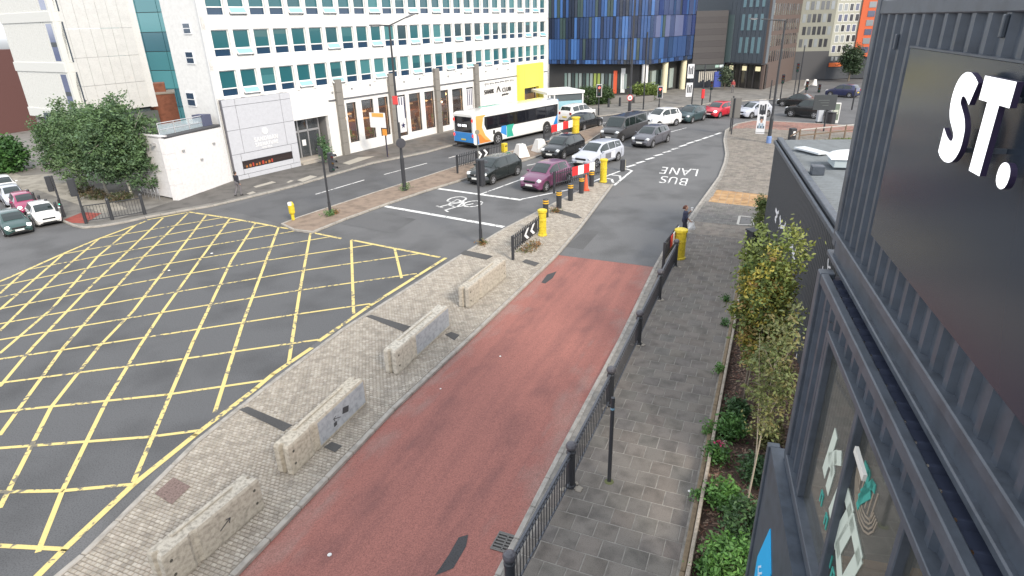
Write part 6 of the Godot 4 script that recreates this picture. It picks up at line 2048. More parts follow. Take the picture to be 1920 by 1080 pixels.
	part(af, "frame", mb, mat("frame_white", Color(0.68, 0.68, 0.66), 0.5))
	mb = MB.new()
	mb.box(Vector3(0, 1.05, 0.063), Vector3(0.6, 1.5, 0.01))
	part(af, "sheet", mb, mat("sheet_green", Color(0.16, 0.2, 0.16), 0.5))
	mb = MB.new()
	mb.box(Vector3(0, 1.05, 0.07), Vector3(0.45, 0.4, 0.01))
	part(af, "sheet_block", mb, mat("sheet_pale", Color(0.5, 0.52, 0.45), 0.6))
	var rl := thing("timber_ramp_rail", "brown timber handrail on posts around the plaza ramp", "railing", G(1501, 262, KB))
	var wood := textured("rail_wood", Color(0.17, 0.12, 0.085), 0.8, tex("grainwood", 95, 0.05, 0.7, 1.25), 1.0)
	var pA2 := G(1497, 268, KB)
	var pB2 := G(1610, 256, KB)
	for k in 5:
		var q := pA2.lerp(pB2, k / 4.0)
		mb = MB.new()
		mb.bbox(q + Vector3.UP * 0.55, Vector3(0.1, 1.1, 0.1), 0.01)
		part(rl, "post", mb, wood, true)
	for y in [1.05, 0.6]:
		mb = MB.new()
		mb.bbox((pA2 + pB2) * 0.5 + Vector3.UP * y, Vector3(pA2.distance_to(pB2), 0.1, 0.06), 0.01, turned(heading(pA2, pB2)))
		part(rl, "rail", mb, wood if y < 1.0 else mat("rail_grey", Color(0.4, 0.38, 0.36), 0.7), true)
	var pA3 := G(1478, 268, KB)
	mb = MB.new()
	mb.bbox((pA2 + pA3) * 0.5 + Vector3.UP * 0.75, Vector3(pA2.distance_to(pA3), 0.1, 0.06), 0.01, turned(heading(pA3, pA2)) * Basis(Vector3.BACK, 0.6))
	part(rl, "ramp_rail", mb, wood, true)
	var pb := thing("plaza_bin", "small dark bin with a white flash beside the timber ramp rail", "bin", G(1484, 263, KB))
	mb = MB.new()
	mb.bbox(Vector3(0, 0.5, 0), Vector3(0.5, 1.0, 0.5), 0.04)
	part(pb, "body", mb, black_m())
	mb = MB.new()
	mb.box(Vector3(0.05, 0.6, 0.252), Vector3(0.2, 0.35, 0.006))
	part(pb, "flash", mb, mat("reflective_white", Color(0.8, 0.8, 0.8), 0.4))
	# signal poles across the far crossing
	for q in [[1487, 187, 1487, 118], [1509, 186, 1508, 152], [1535, 172, 1535, 158], [1463, 185, 1463, 140]]:
		signal_pole(q[0], q[1], q[2], q[3], {1487: "tall far traffic signal before the brown brick block", 1509: "far traffic signal beside the white blocks on the verge", 1535: "short far traffic signal by the blue hatchback's slip road", 1463: "far traffic signal before the corner of the slate building"}[q[0]], [[0.0, -0.5, 0.05, -0.4, -1, false, 1.2]])
	for q in [[1494, 186, 1492, 85], [1443, 186, 1443, 150], [1597, 206, 1597, 165]]:
		var pf := G(q[0], q[1], KB)
		var o := thing("far_pole", {1494: "tallest thin dark pole at the far crossing before the olive tower", 1443: "short thin dark pole before the slate building's lobby", 1597: "thin dark pole by the plaza ramp before the orange tower"}[q[0]], "pole", pf, 0.0, "thin poles at the far crossing")
		mb = MB.new()
		mb.tube(Vector3.ZERO, Vector3(0, height_at(pf, q[2], q[3]) - KB, 0), 0.09, 0.07, 8)
		part(o, "shaft", mb, black_m())
	for q in [[1512, 160], [1527, 160]]:
		var bo := thing("white_block", "white tapered block on the far verge beside the tall far signal" if q[0] == 1512 else "white tapered block on the far verge nearer the slip road", "concrete block", G(q[0], q[1], KB), 0.3, "white blocks on the far verge")
		mb = MB.new()
		mb.lathe(Vector3.ZERO, [[0.5, 0.0], [0.24, 0.85], [0.0, 0.85]], 4)
		part(bo, "body", mb, textured("block_white", Color(0.76, 0.74, 0.71), 0.8, tex("soft2", 93, 0.05, 0.86, 1.1), 0.8))
	# hedge bollards near the signals
	for q in [[1141, 201], [1162, 199]]:
		var bo := thing("kerb_bollard", "plain black bollard before the stone planter wall beside the hedge" if q[0] == 1141 else "plain black bollard before the stone planter wall below the poster board", "bollard", G(q[0], q[1], KB), 0.0, "bollards before the stone planter")
		mb = MB.new()
		mb.lathe(Vector3.ZERO, [[0.14, 0.0], [0.12, 1.0], [0.0, 1.05]], 10)
		part(bo, "shaft", mb, black_m())

# ------------------------------------------------------------------ vehicles
func wheel(parent: Node3D, at: Vector3, r: float, side: float, w := 0.20, hub := false) -> void:
	var key := "tyre%.2f%d" % [r, int(side)]
	if not meshes.has(key):
		var mb := MB.new()
		mb.lathe(Vector3.ZERO, [[r * 0.62, -w * 0.5], [r * 0.93, -w * 0.5], [r, -w * 0.36], [r, w * 0.36], [r * 0.93, w * 0.5], [r * 0.66, w * 0.5], [r * 0.62, w * 0.42]], 20, Vector3(0, 0, side))
		meshes[key] = mb.mesh(mat("tyre", Color(0.018, 0.018, 0.019), 0.85))
		mb = MB.new()
		mb.lathe(Vector3.ZERO, [[r * 0.66, w * 0.47], [r * 0.58, w * 0.48], [r * 0.56, w * 0.36]], 20, Vector3(0, 0, side))
		for k in 5:
			var a := TAU * k / 5.0
			mb.bbox(Vector3(cos(a), sin(a), 0) * r * 0.33 + Vector3(0, 0, side * w * 0.42), Vector3(r * 0.62, r * 0.17, 0.03), 0.008, Basis(Vector3.BACK, a))
		mb.lathe(Vector3.ZERO, [[r * 0.14, w * 0.4], [r * 0.14, w * 0.5], [0.0, w * 0.52]], 10, Vector3(0, 0, side))
		meshes[key + "rim"] = mb.mesh(mat("alloy", Color(0.50, 0.50, 0.52), 0.3, 0.7))
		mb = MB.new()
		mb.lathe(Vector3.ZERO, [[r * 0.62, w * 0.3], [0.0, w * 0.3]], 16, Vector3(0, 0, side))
		meshes[key + "in"] = mb.mesh(mat("well_shade_grey", Color(0.05, 0.05, 0.05), 0.8))  # dark disc behind the spokes, painted for the shade inside the wheel
	var o := shared(parent, "wheel", meshes[key], Transform3D(Basis.IDENTITY, at))
	shared(o, "rim", meshes[key + "rim"], Transform3D.IDENTITY)
	shared(o, "well_shade_disc", meshes[key + "in"], Transform3D.IDENTITY)

func make_car(o: Node3D, s: Dictionary) -> void:
	var wb: float = s.wb
	var hw: float = s.get("hw", 0.88)
	var H: float = s.get("h", 1.46)
	var kind: String = s.get("kind", "hatch")
	var paintm: Material = s.paint
	var fo: float = s.get("fo", 0.80)
	var ro: float = s.get("ro", {"hatch": 0.66, "estate": 0.95, "suv": 0.82, "van": 1.0, "sedan": 1.05}[kind])
	var hood: float = {"hatch": 0.98, "estate": 1.15, "suv": 1.15, "van": 0.85, "sedan": 1.2}[kind]
	var hh: float = {"hatch": 0.90, "estate": 0.90, "suv": 1.02, "van": 1.08, "sedan": 0.88}[kind] * H / {"hatch": 1.46, "estate": 1.5, "suv": 1.65, "van": 1.95, "sedan": 1.44}[kind]
	var slope: float = {"hatch": 0.78, "estate": 0.80, "suv": 0.72, "van": 0.72, "sedan": 0.85}[kind]
	var rr: float = {"hatch": 0.42, "estate": 0.40, "suv": 0.42, "van": 0.12, "sedan": 1.20}[kind]
	var rb: float = {"hatch": 0.08, "estate": 0.10, "suv": 0.10, "van": 0.05, "sedan": 0.55}[kind]
	var F := wb / 2 + fo
	var R := -(wb / 2 + ro)
	var cowl := F - hood
	var wtop := cowl - slope
	var belt := hh + 0.02
	var rf := 0.72 if kind != "van" else 0.84
	var low := 0.20 if kind != "suv" else 0.26
	var xr := R + rr
	# x, top, belt, width factor, roof width factor, underside
	var st := [[F, 0.50, 0.47, 0.66, 0.6, 0.34], [F - 0.05, 0.60, 0.56, 0.80, 0.70, 0.26], [F - 0.16, hh - 0.17, hh - 0.22, 0.90, 0.76, low], [F - 0.42, hh - 0.07, hh - 0.12, 0.98, 0.80, low], [cowl + 0.2, hh + 0.02, belt - 0.07, 1.0, 0.82, low], [cowl, hh + 0.06, belt - 0.02, 1.0, 0.80, low], [cowl - slope * 0.5, hh * 0.5 + H * 0.5 + 0.04, belt, 1.0, rf + 0.04, low], [wtop, H - 0.045, belt + 0.01, 1.0, rf, low], [wtop - 0.4, H, belt + 0.02, 1.0, rf, low], [(wtop - 0.4 + xr) * 0.5, H - 0.005, belt + 0.03, 1.0, rf, low], [xr, H - (0.07 if kind != "van" else 0.02), belt + 0.05, 0.99, rf - 0.03, low], [R + rb, (belt + 0.10) if kind != "van" else H - 0.1, belt + 0.03, 0.96, rf + 0.03 if kind != "van" else rf - 0.02, low + 0.02]]
	if kind == "sedan": st.append([R + 0.06, belt + 0.02, belt - 0.04, 0.93, 0.76, low + 0.03])
	st.append([R + 0.0, 0.74 if kind != "van" else 0.95, 0.70 if kind != "van" else 0.9, 0.92, 0.80, low + 0.05])
	st.append([R + 0.02, 0.48, 0.45, 0.88, 0.76, low + 0.1])
	var ring := func(q: Array) -> Array:
		var w: float = hw * q[3]
		var r: float = hw * q[4]
		var top: float = q[1]
		var b: float = minf(q[2], top - 0.02)
		return [Vector3(q[0], q[5], w * 0.93), Vector3(q[0], q[5] + 0.10, w * 0.99), Vector3(q[0], lerpf(q[5], b, 0.6), w), Vector3(q[0], b - 0.05, w * 0.985), Vector3(q[0], b, w * 0.95), Vector3(q[0], top - 0.045, minf(r, w * 0.95)), Vector3(q[0], top - 0.008, r * 0.86), Vector3(q[0], top + 0.012, r * 0.45), Vector3(q[0], top + 0.018, 0)]
	var rows := []
	for q in st:
		var h: Array = ring.call(q)
		var row := PackedVector3Array()
		for p in h: row.append(p)
		for i in range(h.size() - 2, -1, -1): row.append(Vector3(h[i].x, h[i].y, -h[i].z))
		rows.append(row)
	var mb := MB.new()
	mb.grid(rows)
	for e in [0, rows.size() - 1]:
		var r: PackedVector3Array = rows[e]
		var n := r.size()
		for i in n / 2: mb.quad_o(r[i], r[i + 1], r[n - 2 - i], r[n - 1 - i], Vector3(0, 0.5, 0))
	var body := part(o, "body", mb, paintm)
	# underside
	mb = MB.new()
	mb.box(Vector3((F + R) / 2, low + 0.04, 0), Vector3(F - R - 0.25, 0.1, hw * 1.7))
	part(o, "underside", mb, mat("underside", Color(0.045, 0.045, 0.045), 0.9))
	# interpolated roof edge and belt points
	var at_x := func(x: float, idx: int) -> Vector3:
		for i in st.size() - 1:
			if x <= st[i][0] and x >= st[i + 1][0]:
				var t: float = (st[i][0] - x) / maxf(0.001, st[i][0] - st[i + 1][0])
				return (rows[i][idx] as Vector3).lerp(rows[i + 1][idx], t)
		return rows[0][idx]
	var glass := gloss("car_glass", Color(0.012, 0.020, 0.019), 0.05, 0.55)
	# windscreen and rear window
	mb = MB.new()
	var c1 := cowl - 0.06
	for k in 4:
		var xa := lerpf(c1, wtop + 0.04, k / 4.0)
		var xb := lerpf(c1, wtop + 0.04, (k + 1) / 4.0)
		for j in 4:
			var pa: Vector3 = at_x.call(xa, 6 + j)
			var pb: Vector3 = at_x.call(xa, 7 + j)
			var pc: Vector3 = at_x.call(xb, 7 + j)
			var pd: Vector3 = at_x.call(xb, 6 + j)
			var u := Vector3(0.012, 0.012, 0)
			mb.quad_o(pa + u, pb + u, pc + u, pd + u, Vector3(0, 0.6, 0))
	part(o, "windscreen", mb, glass)
	if kind != "van":
		mb = MB.new()
		for j in 4:
			var pa: Vector3 = at_x.call(xr - 0.04, 6 + j)
			var pb: Vector3 = at_x.call(xr - 0.04, 7 + j)
			var pc: Vector3 = at_x.call(R + rb + 0.05, 7 + j)
			var pd: Vector3 = at_x.call(R + rb + 0.05, 6 + j)
			var u := Vector3(-0.012, 0.012, 0)
			mb.quad_o(pa + u, pb + u, pc + u, pd + u, Vector3(0, 0.6, 0))
		part(o, "rear_window", mb, glass)
	var spans := [[cowl - 0.30, (wtop + xr) * 0.5 + 0.30], [(wtop + xr) * 0.5 + 0.22, xr + 0.16 if kind != "sedan" else xr - 0.1]]
	if kind in ["estate", "suv"]: spans = [[cowl - 0.30, wtop - 0.55], [wtop - 0.63, wtop - 1.45], [wtop - 1.53, xr + 0.05]]
	if kind == "van": spans = [[cowl - 0.28, wtop - 0.55]]
	if s.get("glazed", false) and kind == "van": spans = [[cowl - 0.28, wtop - 0.55], [wtop - 0.65, wtop - 1.75], [wtop - 1.85, xr + 0.3]]
	for q in spans:
		if q[0] - q[1] < 0.12: continue
		for sd in [1.0, -1.0]:
			mb = MB.new()
			var nn := 5
			for k in nn:
				var xa: float = lerpf(q[0], q[1], k / float(nn))
				var xb: float = lerpf(q[0], q[1], (k + 1) / float(nn))
				var qa: Vector3 = at_x.call(xa, 4)
				var ra: Vector3 = at_x.call(xa, 5)
				var qb: Vector3 = at_x.call(xb, 4)
				var rb2: Vector3 = at_x.call(xb, 5)
				var v := [qa.lerp(ra, 0.10), qb.lerp(rb2, 0.10), qb.lerp(rb2, 0.93), qa.lerp(ra, 0.93)]
				for i in 4: v[i] = Vector3(v[i].x, v[i].y + 0.004, (v[i].z + 0.012) * sd)
				mb.quad_o(v[0], v[1], v[2], v[3], Vector3(0, 0.7, 0))
			part(o, "side_window", mb, glass)
	# lamps, grille, plates
	var lampm := gloss("headlamp", Color(0.62, 0.64, 0.66), 0.12, 1.0)
	if s.get("lit", false): lampm = glow("headlamp_lit", Color(1.0, 0.97, 0.9), 1.4)
	for sd in [1.0, -1.0]:
		mb = MB.new()
		mb.bbox(Vector3(F - 0.20, hh - 0.22, sd * hw * 0.70), Vector3(0.26, 0.14, hw * 0.36), 0.04, Basis(Vector3.UP, sd * 0.45) * Basis(Vector3.BACK, -0.45))
		part(o, "headlight", mb, lampm)
		mb = MB.new()
		mb.bbox(Vector3(R + 0.07, belt - 0.10, sd * hw * 0.74), Vector3(0.14, 0.26 if kind != "sedan" else 0.16, hw * 0.28), 0.03, Basis(Vector3.UP, -sd * 0.25))
		part(o, "tail_light", mb, glow("tail_lit", Color(0.9, 0.04, 0.03), 0.7) if s.get("brake", false) else gloss("tail_lamp", Color(0.28, 0.01, 0.012), 0.2))
		mb = MB.new()
		mb.bbox(Vector3(cowl - 0.32, belt + 0.07, sd * (hw + 0.09)), Vector3(0.12, 0.13, 0.20), 0.04)
		part(o, "mirror", mb, paintm)
		# door lines and handles
		for x in [cowl - 0.12, (wtop + xr) * 0.5 + 0.26, xr + 0.1]:
			mb = MB.new()
			mb.box(Vector3(x, 0.62, sd * (hw * 1.0 + 0.001)), Vector3(0.012, 0.52, 0.012))
			part(o, "door_line", mb, mat("trim_black", Color(0.014, 0.014, 0.015), 0.6))
		mb = MB.new()
		mb.box(Vector3((F + R) * 0.5, low + 0.09, sd * (hw * 0.97)), Vector3(wb * 0.72, 0.07, 0.03))
		part(o, "sill_trim", mb, mat("trim_black", Color(0.014, 0.014, 0.015), 0.6))
		mb = MB.new()
		for x in [(wtop + xr) * 0.5 + 0.45, xr + 0.35]: mb.bbox(Vector3(x, belt - 0.14, sd * (hw + 0.01)), Vector3(0.2, 0.03, 0.03), 0.008)
		part(o, "door_handle", mb, paintm)
	var wr: float = s.get("wr", 0.315)
	for sd in [1.0, -1.0]:
		for x in [wb / 2, -wb / 2]:
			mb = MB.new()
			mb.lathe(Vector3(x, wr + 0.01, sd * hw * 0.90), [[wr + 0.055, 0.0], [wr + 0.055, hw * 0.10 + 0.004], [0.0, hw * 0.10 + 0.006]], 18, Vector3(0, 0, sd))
			part(o, "arch_shade_disc", mb, mat("arch_shade_black", Color(0.03, 0.03, 0.03), 0.9))  # dark disc on the flank stands in for the shaded arch opening
			wheel(o, Vector3(x, wr, sd * (hw - 0.075)), wr, sd)
	mb = MB.new()
	mb.bbox(Vector3(F - 0.055, hh - 0.30, 0), Vector3(0.10, 0.13, hw * 0.95), 0.02, Basis(Vector3.BACK, -0.25))
	part(o, "grille", mb, mat("trim_black", Color(0.014, 0.014, 0.015), 0.6))
	mb = MB.new()
	mb.bbox(Vector3(F - 0.02, 0.33, 0), Vector3(0.06, 0.14, hw * 1.05), 0.02)
	part(o, "lower_intake", mb, mat("trim_black", Color(0.014, 0.014, 0.015), 0.6))
	mb = MB.new()
	mb.box(Vector3(F + 0.022, 0.46, 0), Vector3(0.012, 0.12, 0.53))
	part(o, "number_plate", mb, mat("plate_white", Color(0.75, 0.75, 0.72), 0.5))
	mb = MB.new()
	mb.box(Vector3(R - 0.012, 0.62, 0), Vector3(0.012, 0.12, 0.53))
	part(o, "number_plate", mb, mat("plate_yellow", Color(0.72, 0.55, 0.06), 0.5))
	if s.get("badge", false):
		mb = MB.new()
		mb.lathe(Vector3(F - 0.005, hh - 0.27, 0), [[0.055, 0.0], [0.055, 0.02], [0.0, 0.022]], 12, Vector3.RIGHT)
		part(o, "badge", mb, mat("chrome", Color(0.7, 0.7, 0.72), 0.15, 0.9))

func place_car(called: String, label: String, fw: Array, rw: Array, s: Dictionary, group := "traffic on the junction", cat := "car") -> Node3D:
	# fw, rw: picture positions where the visible front and rear tyres touch the road
	var a := G(fw[0], fw[1], 0.006)
	var b := G(rw[0], rw[1], 0.006)
	var d := (a - b).normalized()
	var mid := (a + b) * 0.5
	var perp := Vector3(-d.z, 0, d.x)
	if perp.dot(mid) < 0.0: perp = -perp
	var hw: float = s.get("hw", 0.88)
	s.wb = clampf(a.distance_to(b), s.get("wmin", 2.35), s.get("wmax", 2.95))
	var c := mid + perp * (hw - 0.02)
	var o := thing(called, label, cat, Vector3(c.x, 0.006, c.z), heading(b, a), group)
	make_car(o, s)
	return o

func make_vehicles() -> void:
	var blk := gloss("paint_black", Color(0.010, 0.011, 0.012), 0.25, 0.6)
	var blk2 := gloss("paint_black_green", Color(0.012, 0.016, 0.015), 0.25, 0.6)
	var gry := gloss("paint_grey", Color(0.085, 0.085, 0.10), 0.3, 0.6)
	var dgry := gloss("paint_dark_grey", Color(0.035, 0.034, 0.036), 0.3, 0.6)
	var slv := gloss("paint_silver", Color(0.44, 0.46, 0.52), 0.3, 0.6)
	var wht := gloss("paint_white", Color(0.72, 0.72, 0.72), 0.3, 0.6)
	var pur := gloss("paint_purple", Color(0.15, 0.045, 0.105), 0.3, 0.6)
	var red := gloss("paint_red", Color(0.48, 0.02, 0.035), 0.3, 0.6)
	var tea := gloss("paint_teal", Color(0.028, 0.055, 0.06), 0.3, 0.6)
	place_car("parked_hatchback", "black hatchback waiting at the cycle stop line by the central reservation", [922, 347], [973, 328], {"paint": blk2, "badge": true, "h": 1.55})
	place_car("purple_hatchback", "small purple hatchback waiting beside the banded bollards", [1024.5, 359.5], [1066, 343], {"paint": pur, "h": 1.55, "hw": 0.86, "fo": 0.7, "ro": 0.5})
	place_car("black_hatchback", "black hatchback second in the queue behind the gate chevrons", [1053.5, 300.5], [1094, 285], {"paint": blk, "badge": true, "h": 1.55})
	var pol := place_car("silver_estate", "silver estate car with grey and white door panels behind the red and white gate board", [1112, 317], [1164.5, 299.5], {"paint": slv, "kind": "estate", "h": 1.58, "hw": 0.92})
	var mb := MB.new()
	var px := Vector3(0, 0, 0)
	for sd in [1.0, -1.0]:
		mb.box(Vector3(-0.05, 0.62, sd * 0.925), Vector3(0.75, 0.42, 0.008))
	part(pol, "grey_panel", mb, mat("panel_grey", Color(0.16, 0.16, 0.18), 0.5))
	mb = MB.new()
	for sd in [1.0, -1.0]: mb.box(Vector3(-0.72, 0.64, sd * 0.925), Vector3(0.5, 0.46, 0.008))
	part(pol, "white_panel", mb, mat("panel_white", Color(0.75, 0.75, 0.77), 0.5))
	place_car("dark_van", "dark grey crew van in the queue behind the central reservation", [1165, 267.5], [1208, 252.5], {"paint": dgry, "kind": "van", "h": 2.0, "hw": 0.98, "wmin": 3.0, "wmax": 4.2, "wr": 0.34, "glazed": true}, "traffic on the junction", "van")
	place_car("grey_hatchback", "metallic grey hatchback beside the dashed bus lane line", [1224, 277], [1251.5, 266.8], {"paint": gry, "h": 1.55})
	place_car("white_crossover", "white crossover with a dark roof behind the metallic grey hatchback", [1240, 240], [1263, 236.5], {"paint": wht, "kind": "suv", "h": 1.72, "hw": 0.93, "fo": 0.9})
	place_car("teal_hatchback", "dark teal hatchback between the white crossover and the red car", [1299, 231], [1318, 226], {"paint": tea, "h": 1.55, "hw": 0.9})
	place_car("red_saloon", "red car with bright headlights on the far approach", [1350, 221.5], [1370, 217], {"paint": red, "kind": "hatch", "h": 1.5, "hw": 0.92, "lit": true})
	place_car("pale_saloon", "pale silver car partly hidden behind the tall white banner", [1412, 222], [1436, 219], {"paint": slv, "kind": "hatch", "h": 1.5, "hw": 0.92})
	place_car("black_taxi", "black saloon beside the front of the bus with its rear lamps showing", [1126, 237.5], [1094.4, 246], {"paint": blk, "kind": "sedan", "h": 1.55, "hw": 0.9, "brake": true})
	place_car("white_people_carrier", "white people carrier ahead of the black saloon by the pavilion", [1117, 221], [1076, 231], {"paint": wht, "kind": "estate", "h": 1.72, "hw": 0.93, "wmax": 3.2})
	place_car("black_suv", "large black off-roader crossing in front of the red block plaza", [1482, 219.5], [1525, 223], {"paint": blk, "kind": "suv", "h": 1.8, "hw": 0.97, "wmax": 3.0, "wr": 0.36})
	place_car("black_saloon", "black saloon crossing beyond the off-roader", [1471, 200], [1500, 202], {"paint": blk, "kind": "sedan", "h": 1.5})
	place_car("blue_hatchback", "dark blue hatchback climbing the far slip road", [1566, 182], [1581, 183], {"paint": gloss("paint_navy", Color(0.02, 0.025, 0.08), 0.3, 0.6), "h": 1.55})
	# cars queueing at the far left
	var side := []
	side.append(place_car("white_hatchback", "white hatchback with dark grille at the head of the side street queue", [64, 432], [42, 410], {"paint": wht, "h": 1.45, "lit": true, "hw": 0.86, "wmax": 2.5}))
	side.append(place_car("magenta_hatchback", "dark red hatchback with lit headlamps behind the white hatchback", [30, 409], [12, 391], {"paint": gloss("paint_magenta", Color(0.30, 0.02, 0.09), 0.3, 0.6), "h": 1.45, "lit": true, "wmax": 2.5, "hw": 0.82}))
	side.append(place_car("silver_hatchback", "silver car third in the side street queue behind the dark red hatchback", [7, 393], [-10, 376], {"paint": slv, "h": 1.45, "lit": true, "wmax": 2.5, "hw": 0.82}))
	side.append(place_car("white_saloon", "white car fourth in the side street queue", [-6, 373], [-24, 356], {"paint": wht, "h": 1.45, "lit": true, "wmax": 2.5, "hw": 0.82}))
	side.append(place_car("green_hatchback", "dark green car in the second lane of the side street", [6, 452], [-20, 427], {"paint": gloss("paint_green", Color(0.03, 0.07, 0.065), 0.3, 0.6), "h": 1.45, "lit": true, "wmax": 2.5}))
	for q in side: q.scale = Vector3.ONE * 0.74
	make_bus()

func make_bus() -> void:
	var rw := G(934, 270.8, 0.006)
	var fw := G(1025, 249.8, 0.006)
	var d := (fw - rw).normalized()
	var perp := Vector3(-d.z, 0, d.x)
	if perp.dot(rw) < 0.0: perp = -perp
	var hw := 1.27
	var c := (rw + fw) * 0.5 + perp * hw
	var wb := rw.distance_to(fw)
	var o := thing("city_bus", "white single deck bus with orange and blue swoops passing the hotel", "bus", Vector3(c.x, 0.006, c.z), heading(rw, fw))
	var F := wb / 2 + 2.0
	var R := -wb / 2 - 2.9
	var H := 2.98
	var wm := gloss("bus_white", Color(0.76, 0.76, 0.75), 0.3)
	var rows := []
	for q in [[F, 0.55, 0.90], [F - 0.05, 0.38, 0.96], [F - 0.25, 0.33, 1.0], [R + 0.3, 0.33, 1.0], [R + 0.06, 0.38, 0.97], [R, 0.5, 0.92]]:
		var w: float = hw * q[2]
		var top: float = H - (0.18 if q[2] < 0.95 else (0.06 if q[2] < 0.99 else 0.0))
		var row := PackedVector3Array()
		var half := [Vector3(q[0], q[1], w * 0.97), Vector3(q[0], q[1] + 0.06, w), Vector3(q[0], 1.2, w), Vector3(q[0], top - 0.25, w * 0.985), Vector3(q[0], top - 0.09, w * 0.95), Vector3(q[0], top - 0.01, w * 0.82), Vector3(q[0], top + 0.02, 0)]
		for p in half: row.append(p)
		for i in range(half.size() - 2, -1, -1): row.append(Vector3(half[i].x, half[i].y, -half[i].z))
		rows.append(row)
	var mb := MB.new()
	mb.grid(rows)
	for e in [0, rows.size() - 1]:
		var r: PackedVector3Array = rows[e]
		var n := r.size()
		for i in n / 2: mb.quad_o(r[i], r[i + 1], r[n - 2 - i], r[n - 1 - i], Vector3(0, 1.5, 0))
	part(o, "body", mb, wm)
	mb = MB.new()
	mb.box(Vector3((F + R) / 2, 0.34, 0), Vector3(F - R - 0.5, 0.2, hw * 1.8))
	part(o, "underside", mb, mat("underside", Color(0.045, 0.045, 0.045), 0.9))
	var glass := gloss("bus_glass", Color(0.012, 0.013, 0.018), 0.06, 0.25)
	var org := gloss("bus_orange", Color(0.62, 0.22, 0.04), 0.3)
	var amb := gloss("bus_amber", Color(0.66, 0.38, 0.10), 0.3)
	var blu := gloss("bus_blue", Color(0.03, 0.24, 0.62), 0.3)
	var grn := gloss("bus_green", Color(0.03, 0.38, 0.28), 0.3)
	for sd in [1.0, -1.0]:
		var panel := func(called: String, poly: Array, m: Material, out: float) -> void:
			var b2 := MB.new()
			var pv := PackedVector2Array()
			for q in poly: pv.append(Vector2(q[0], q[1]))
			b2.extrude(pv, Vector3(0, 0, sd * (hw * 1.0 + 0.001)), Vector3.RIGHT, Vector3.UP, Vector3(0, 0, sd), out)
			part(o, called, b2, m)
		# livery
		panel.call("amber_swoop", [[R + 0.25, 0.9], [R + 1.3, 0.55], [R + 2.0, 0.45], [R + 1.35, 1.0], [R + 0.95, 1.7], [R + 1.15, 2.5], [R + 1.5, 2.7], [R + 0.25, 2.7]], amb, 0.004)
		panel.call("orange_swoop", [[R + 0.25, 0.42], [R + 2.2, 0.40], [R + 1.3, 0.65], [R + 0.75, 1.15], [R + 0.25, 1.35]], org, 0.007)
		panel.call("blue_corner", [[R + 0.25, 0.40], [R + 0.55, 0.40], [R + 0.45, 1.1], [R + 0.25, 1.2]], blu, 0.010)
		panel.call("green_panel", [[-wb / 2 + 1.2, 0.45], [-wb / 2 + 2.1, 0.45], [-wb / 2 + 1.9, 1.0], [-wb / 2 + 2.2, 1.5], [-wb / 2 + 1.2, 1.5]], grn, 0.005)
		panel.call("blue_panel", [[-wb / 2 + 0.4, 0.95], [-wb / 2 + 1.15, 0.6], [-wb / 2 + 1.15, 1.5], [-wb / 2 + 0.5, 1.5]], blu, 0.005)
		panel.call("front_blue", [[F - 1.1, 0.45], [F - 0.28, 0.45], [F - 0.28, 1.6], [F - 0.55, 1.35]], blu, 0.005)
		panel.call("vent", [[R + 2.3, 0.95], [R + 2.55, 0.95], [R + 2.55, 1.3], [R + 2.3, 1.3]], mat("trim_black", Color(0.014, 0.014, 0.015), 0.6), 0.006)
		panel.call("window_band", [[R + 1.5, 1.42], [F - 0.28, 1.42], [F - 0.28, 2.52], [R + 1.3, 2.52], [R + 1.25, 1.9]], mat("band_black", Color(0.012, 0.012, 0.014), 0.4), 0.004)
		var x := R + 1.6
		var k := 0
		while x < F - 1.2:
			var w := 1.35 if k != 2 else 0.8
			panel.call("side_window", [[x, 1.50], [x + w, 1.50], [x + w, 2.44], [x, 2.44]], glass, 0.010)
			x += w + 0.09
			k += 1
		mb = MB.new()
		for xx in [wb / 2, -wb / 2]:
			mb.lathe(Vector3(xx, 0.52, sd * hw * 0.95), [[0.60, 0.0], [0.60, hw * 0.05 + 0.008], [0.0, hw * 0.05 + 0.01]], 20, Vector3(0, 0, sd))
		part(o, "arch_shade_disc", mb, mat("arch_shade_black", Color(0.03, 0.03, 0.03), 0.9))  # dark discs painted for the shade in the bus arches
		for xx in [wb / 2, -wb / 2]: wheel(o, Vector3(xx, 0.48, sd * (hw - 0.10)), 0.48, sd, 0.28)
	# seats and grab poles glimpsed inside stay behind dark glass; roof flash and rear end
	mb = MB.new()
	mb.extrude(PackedVector2Array([Vector2(-wb / 2 + 0.3, -hw * 0.93), Vector2(-wb / 2 + 2.4, -hw * 0.93), Vector2(-wb / 2 + 2.6, -hw * 0.6), Vector2(-wb / 2 + 0.9, -hw * 0.6)]), Vector3(0, H - 0.01, 0), Vector3.RIGHT, Vector3.FORWARD * -1.0, Vector3.UP, 0.025)
	part(o, "roof_flash", mb, grn)
	var panel_r := func(called: String, z0: float, z1: float, y0: float, y1: float, m: Material, out: float) -> MeshInstance3D:
		var b2 := MB.new()
		b2.bbox(Vector3(R - out * 0.5 + 0.01, (y0 + y1) / 2, (z0 + z1) / 2), Vector3(out + 0.02, y1 - y0, absf(z1 - z0)), 0.02)
		return part(o, called, b2, m)
	panel_r.call("rear_window", -hw * 0.78, hw * 0.78, 1.35, 2.62, glass, 0.03)
	panel_r.call("rear_blue", -hw * 0.9, hw * 0.9, 0.52, 1.33, blu, 0.025)
	panel_r.call("rear_bumper", -hw * 0.88, hw * 0.88, 0.40, 0.52, mat("trim_black", Color(0.014, 0.014, 0.015), 0.6), 0.06)
	var ds := panel_r.call("destination_sign", -hw * 0.5, hw * 0.5, 1.75, 2.05, mat("sign_black", Color(0.01, 0.01, 0.012), 0.3), 0.045)
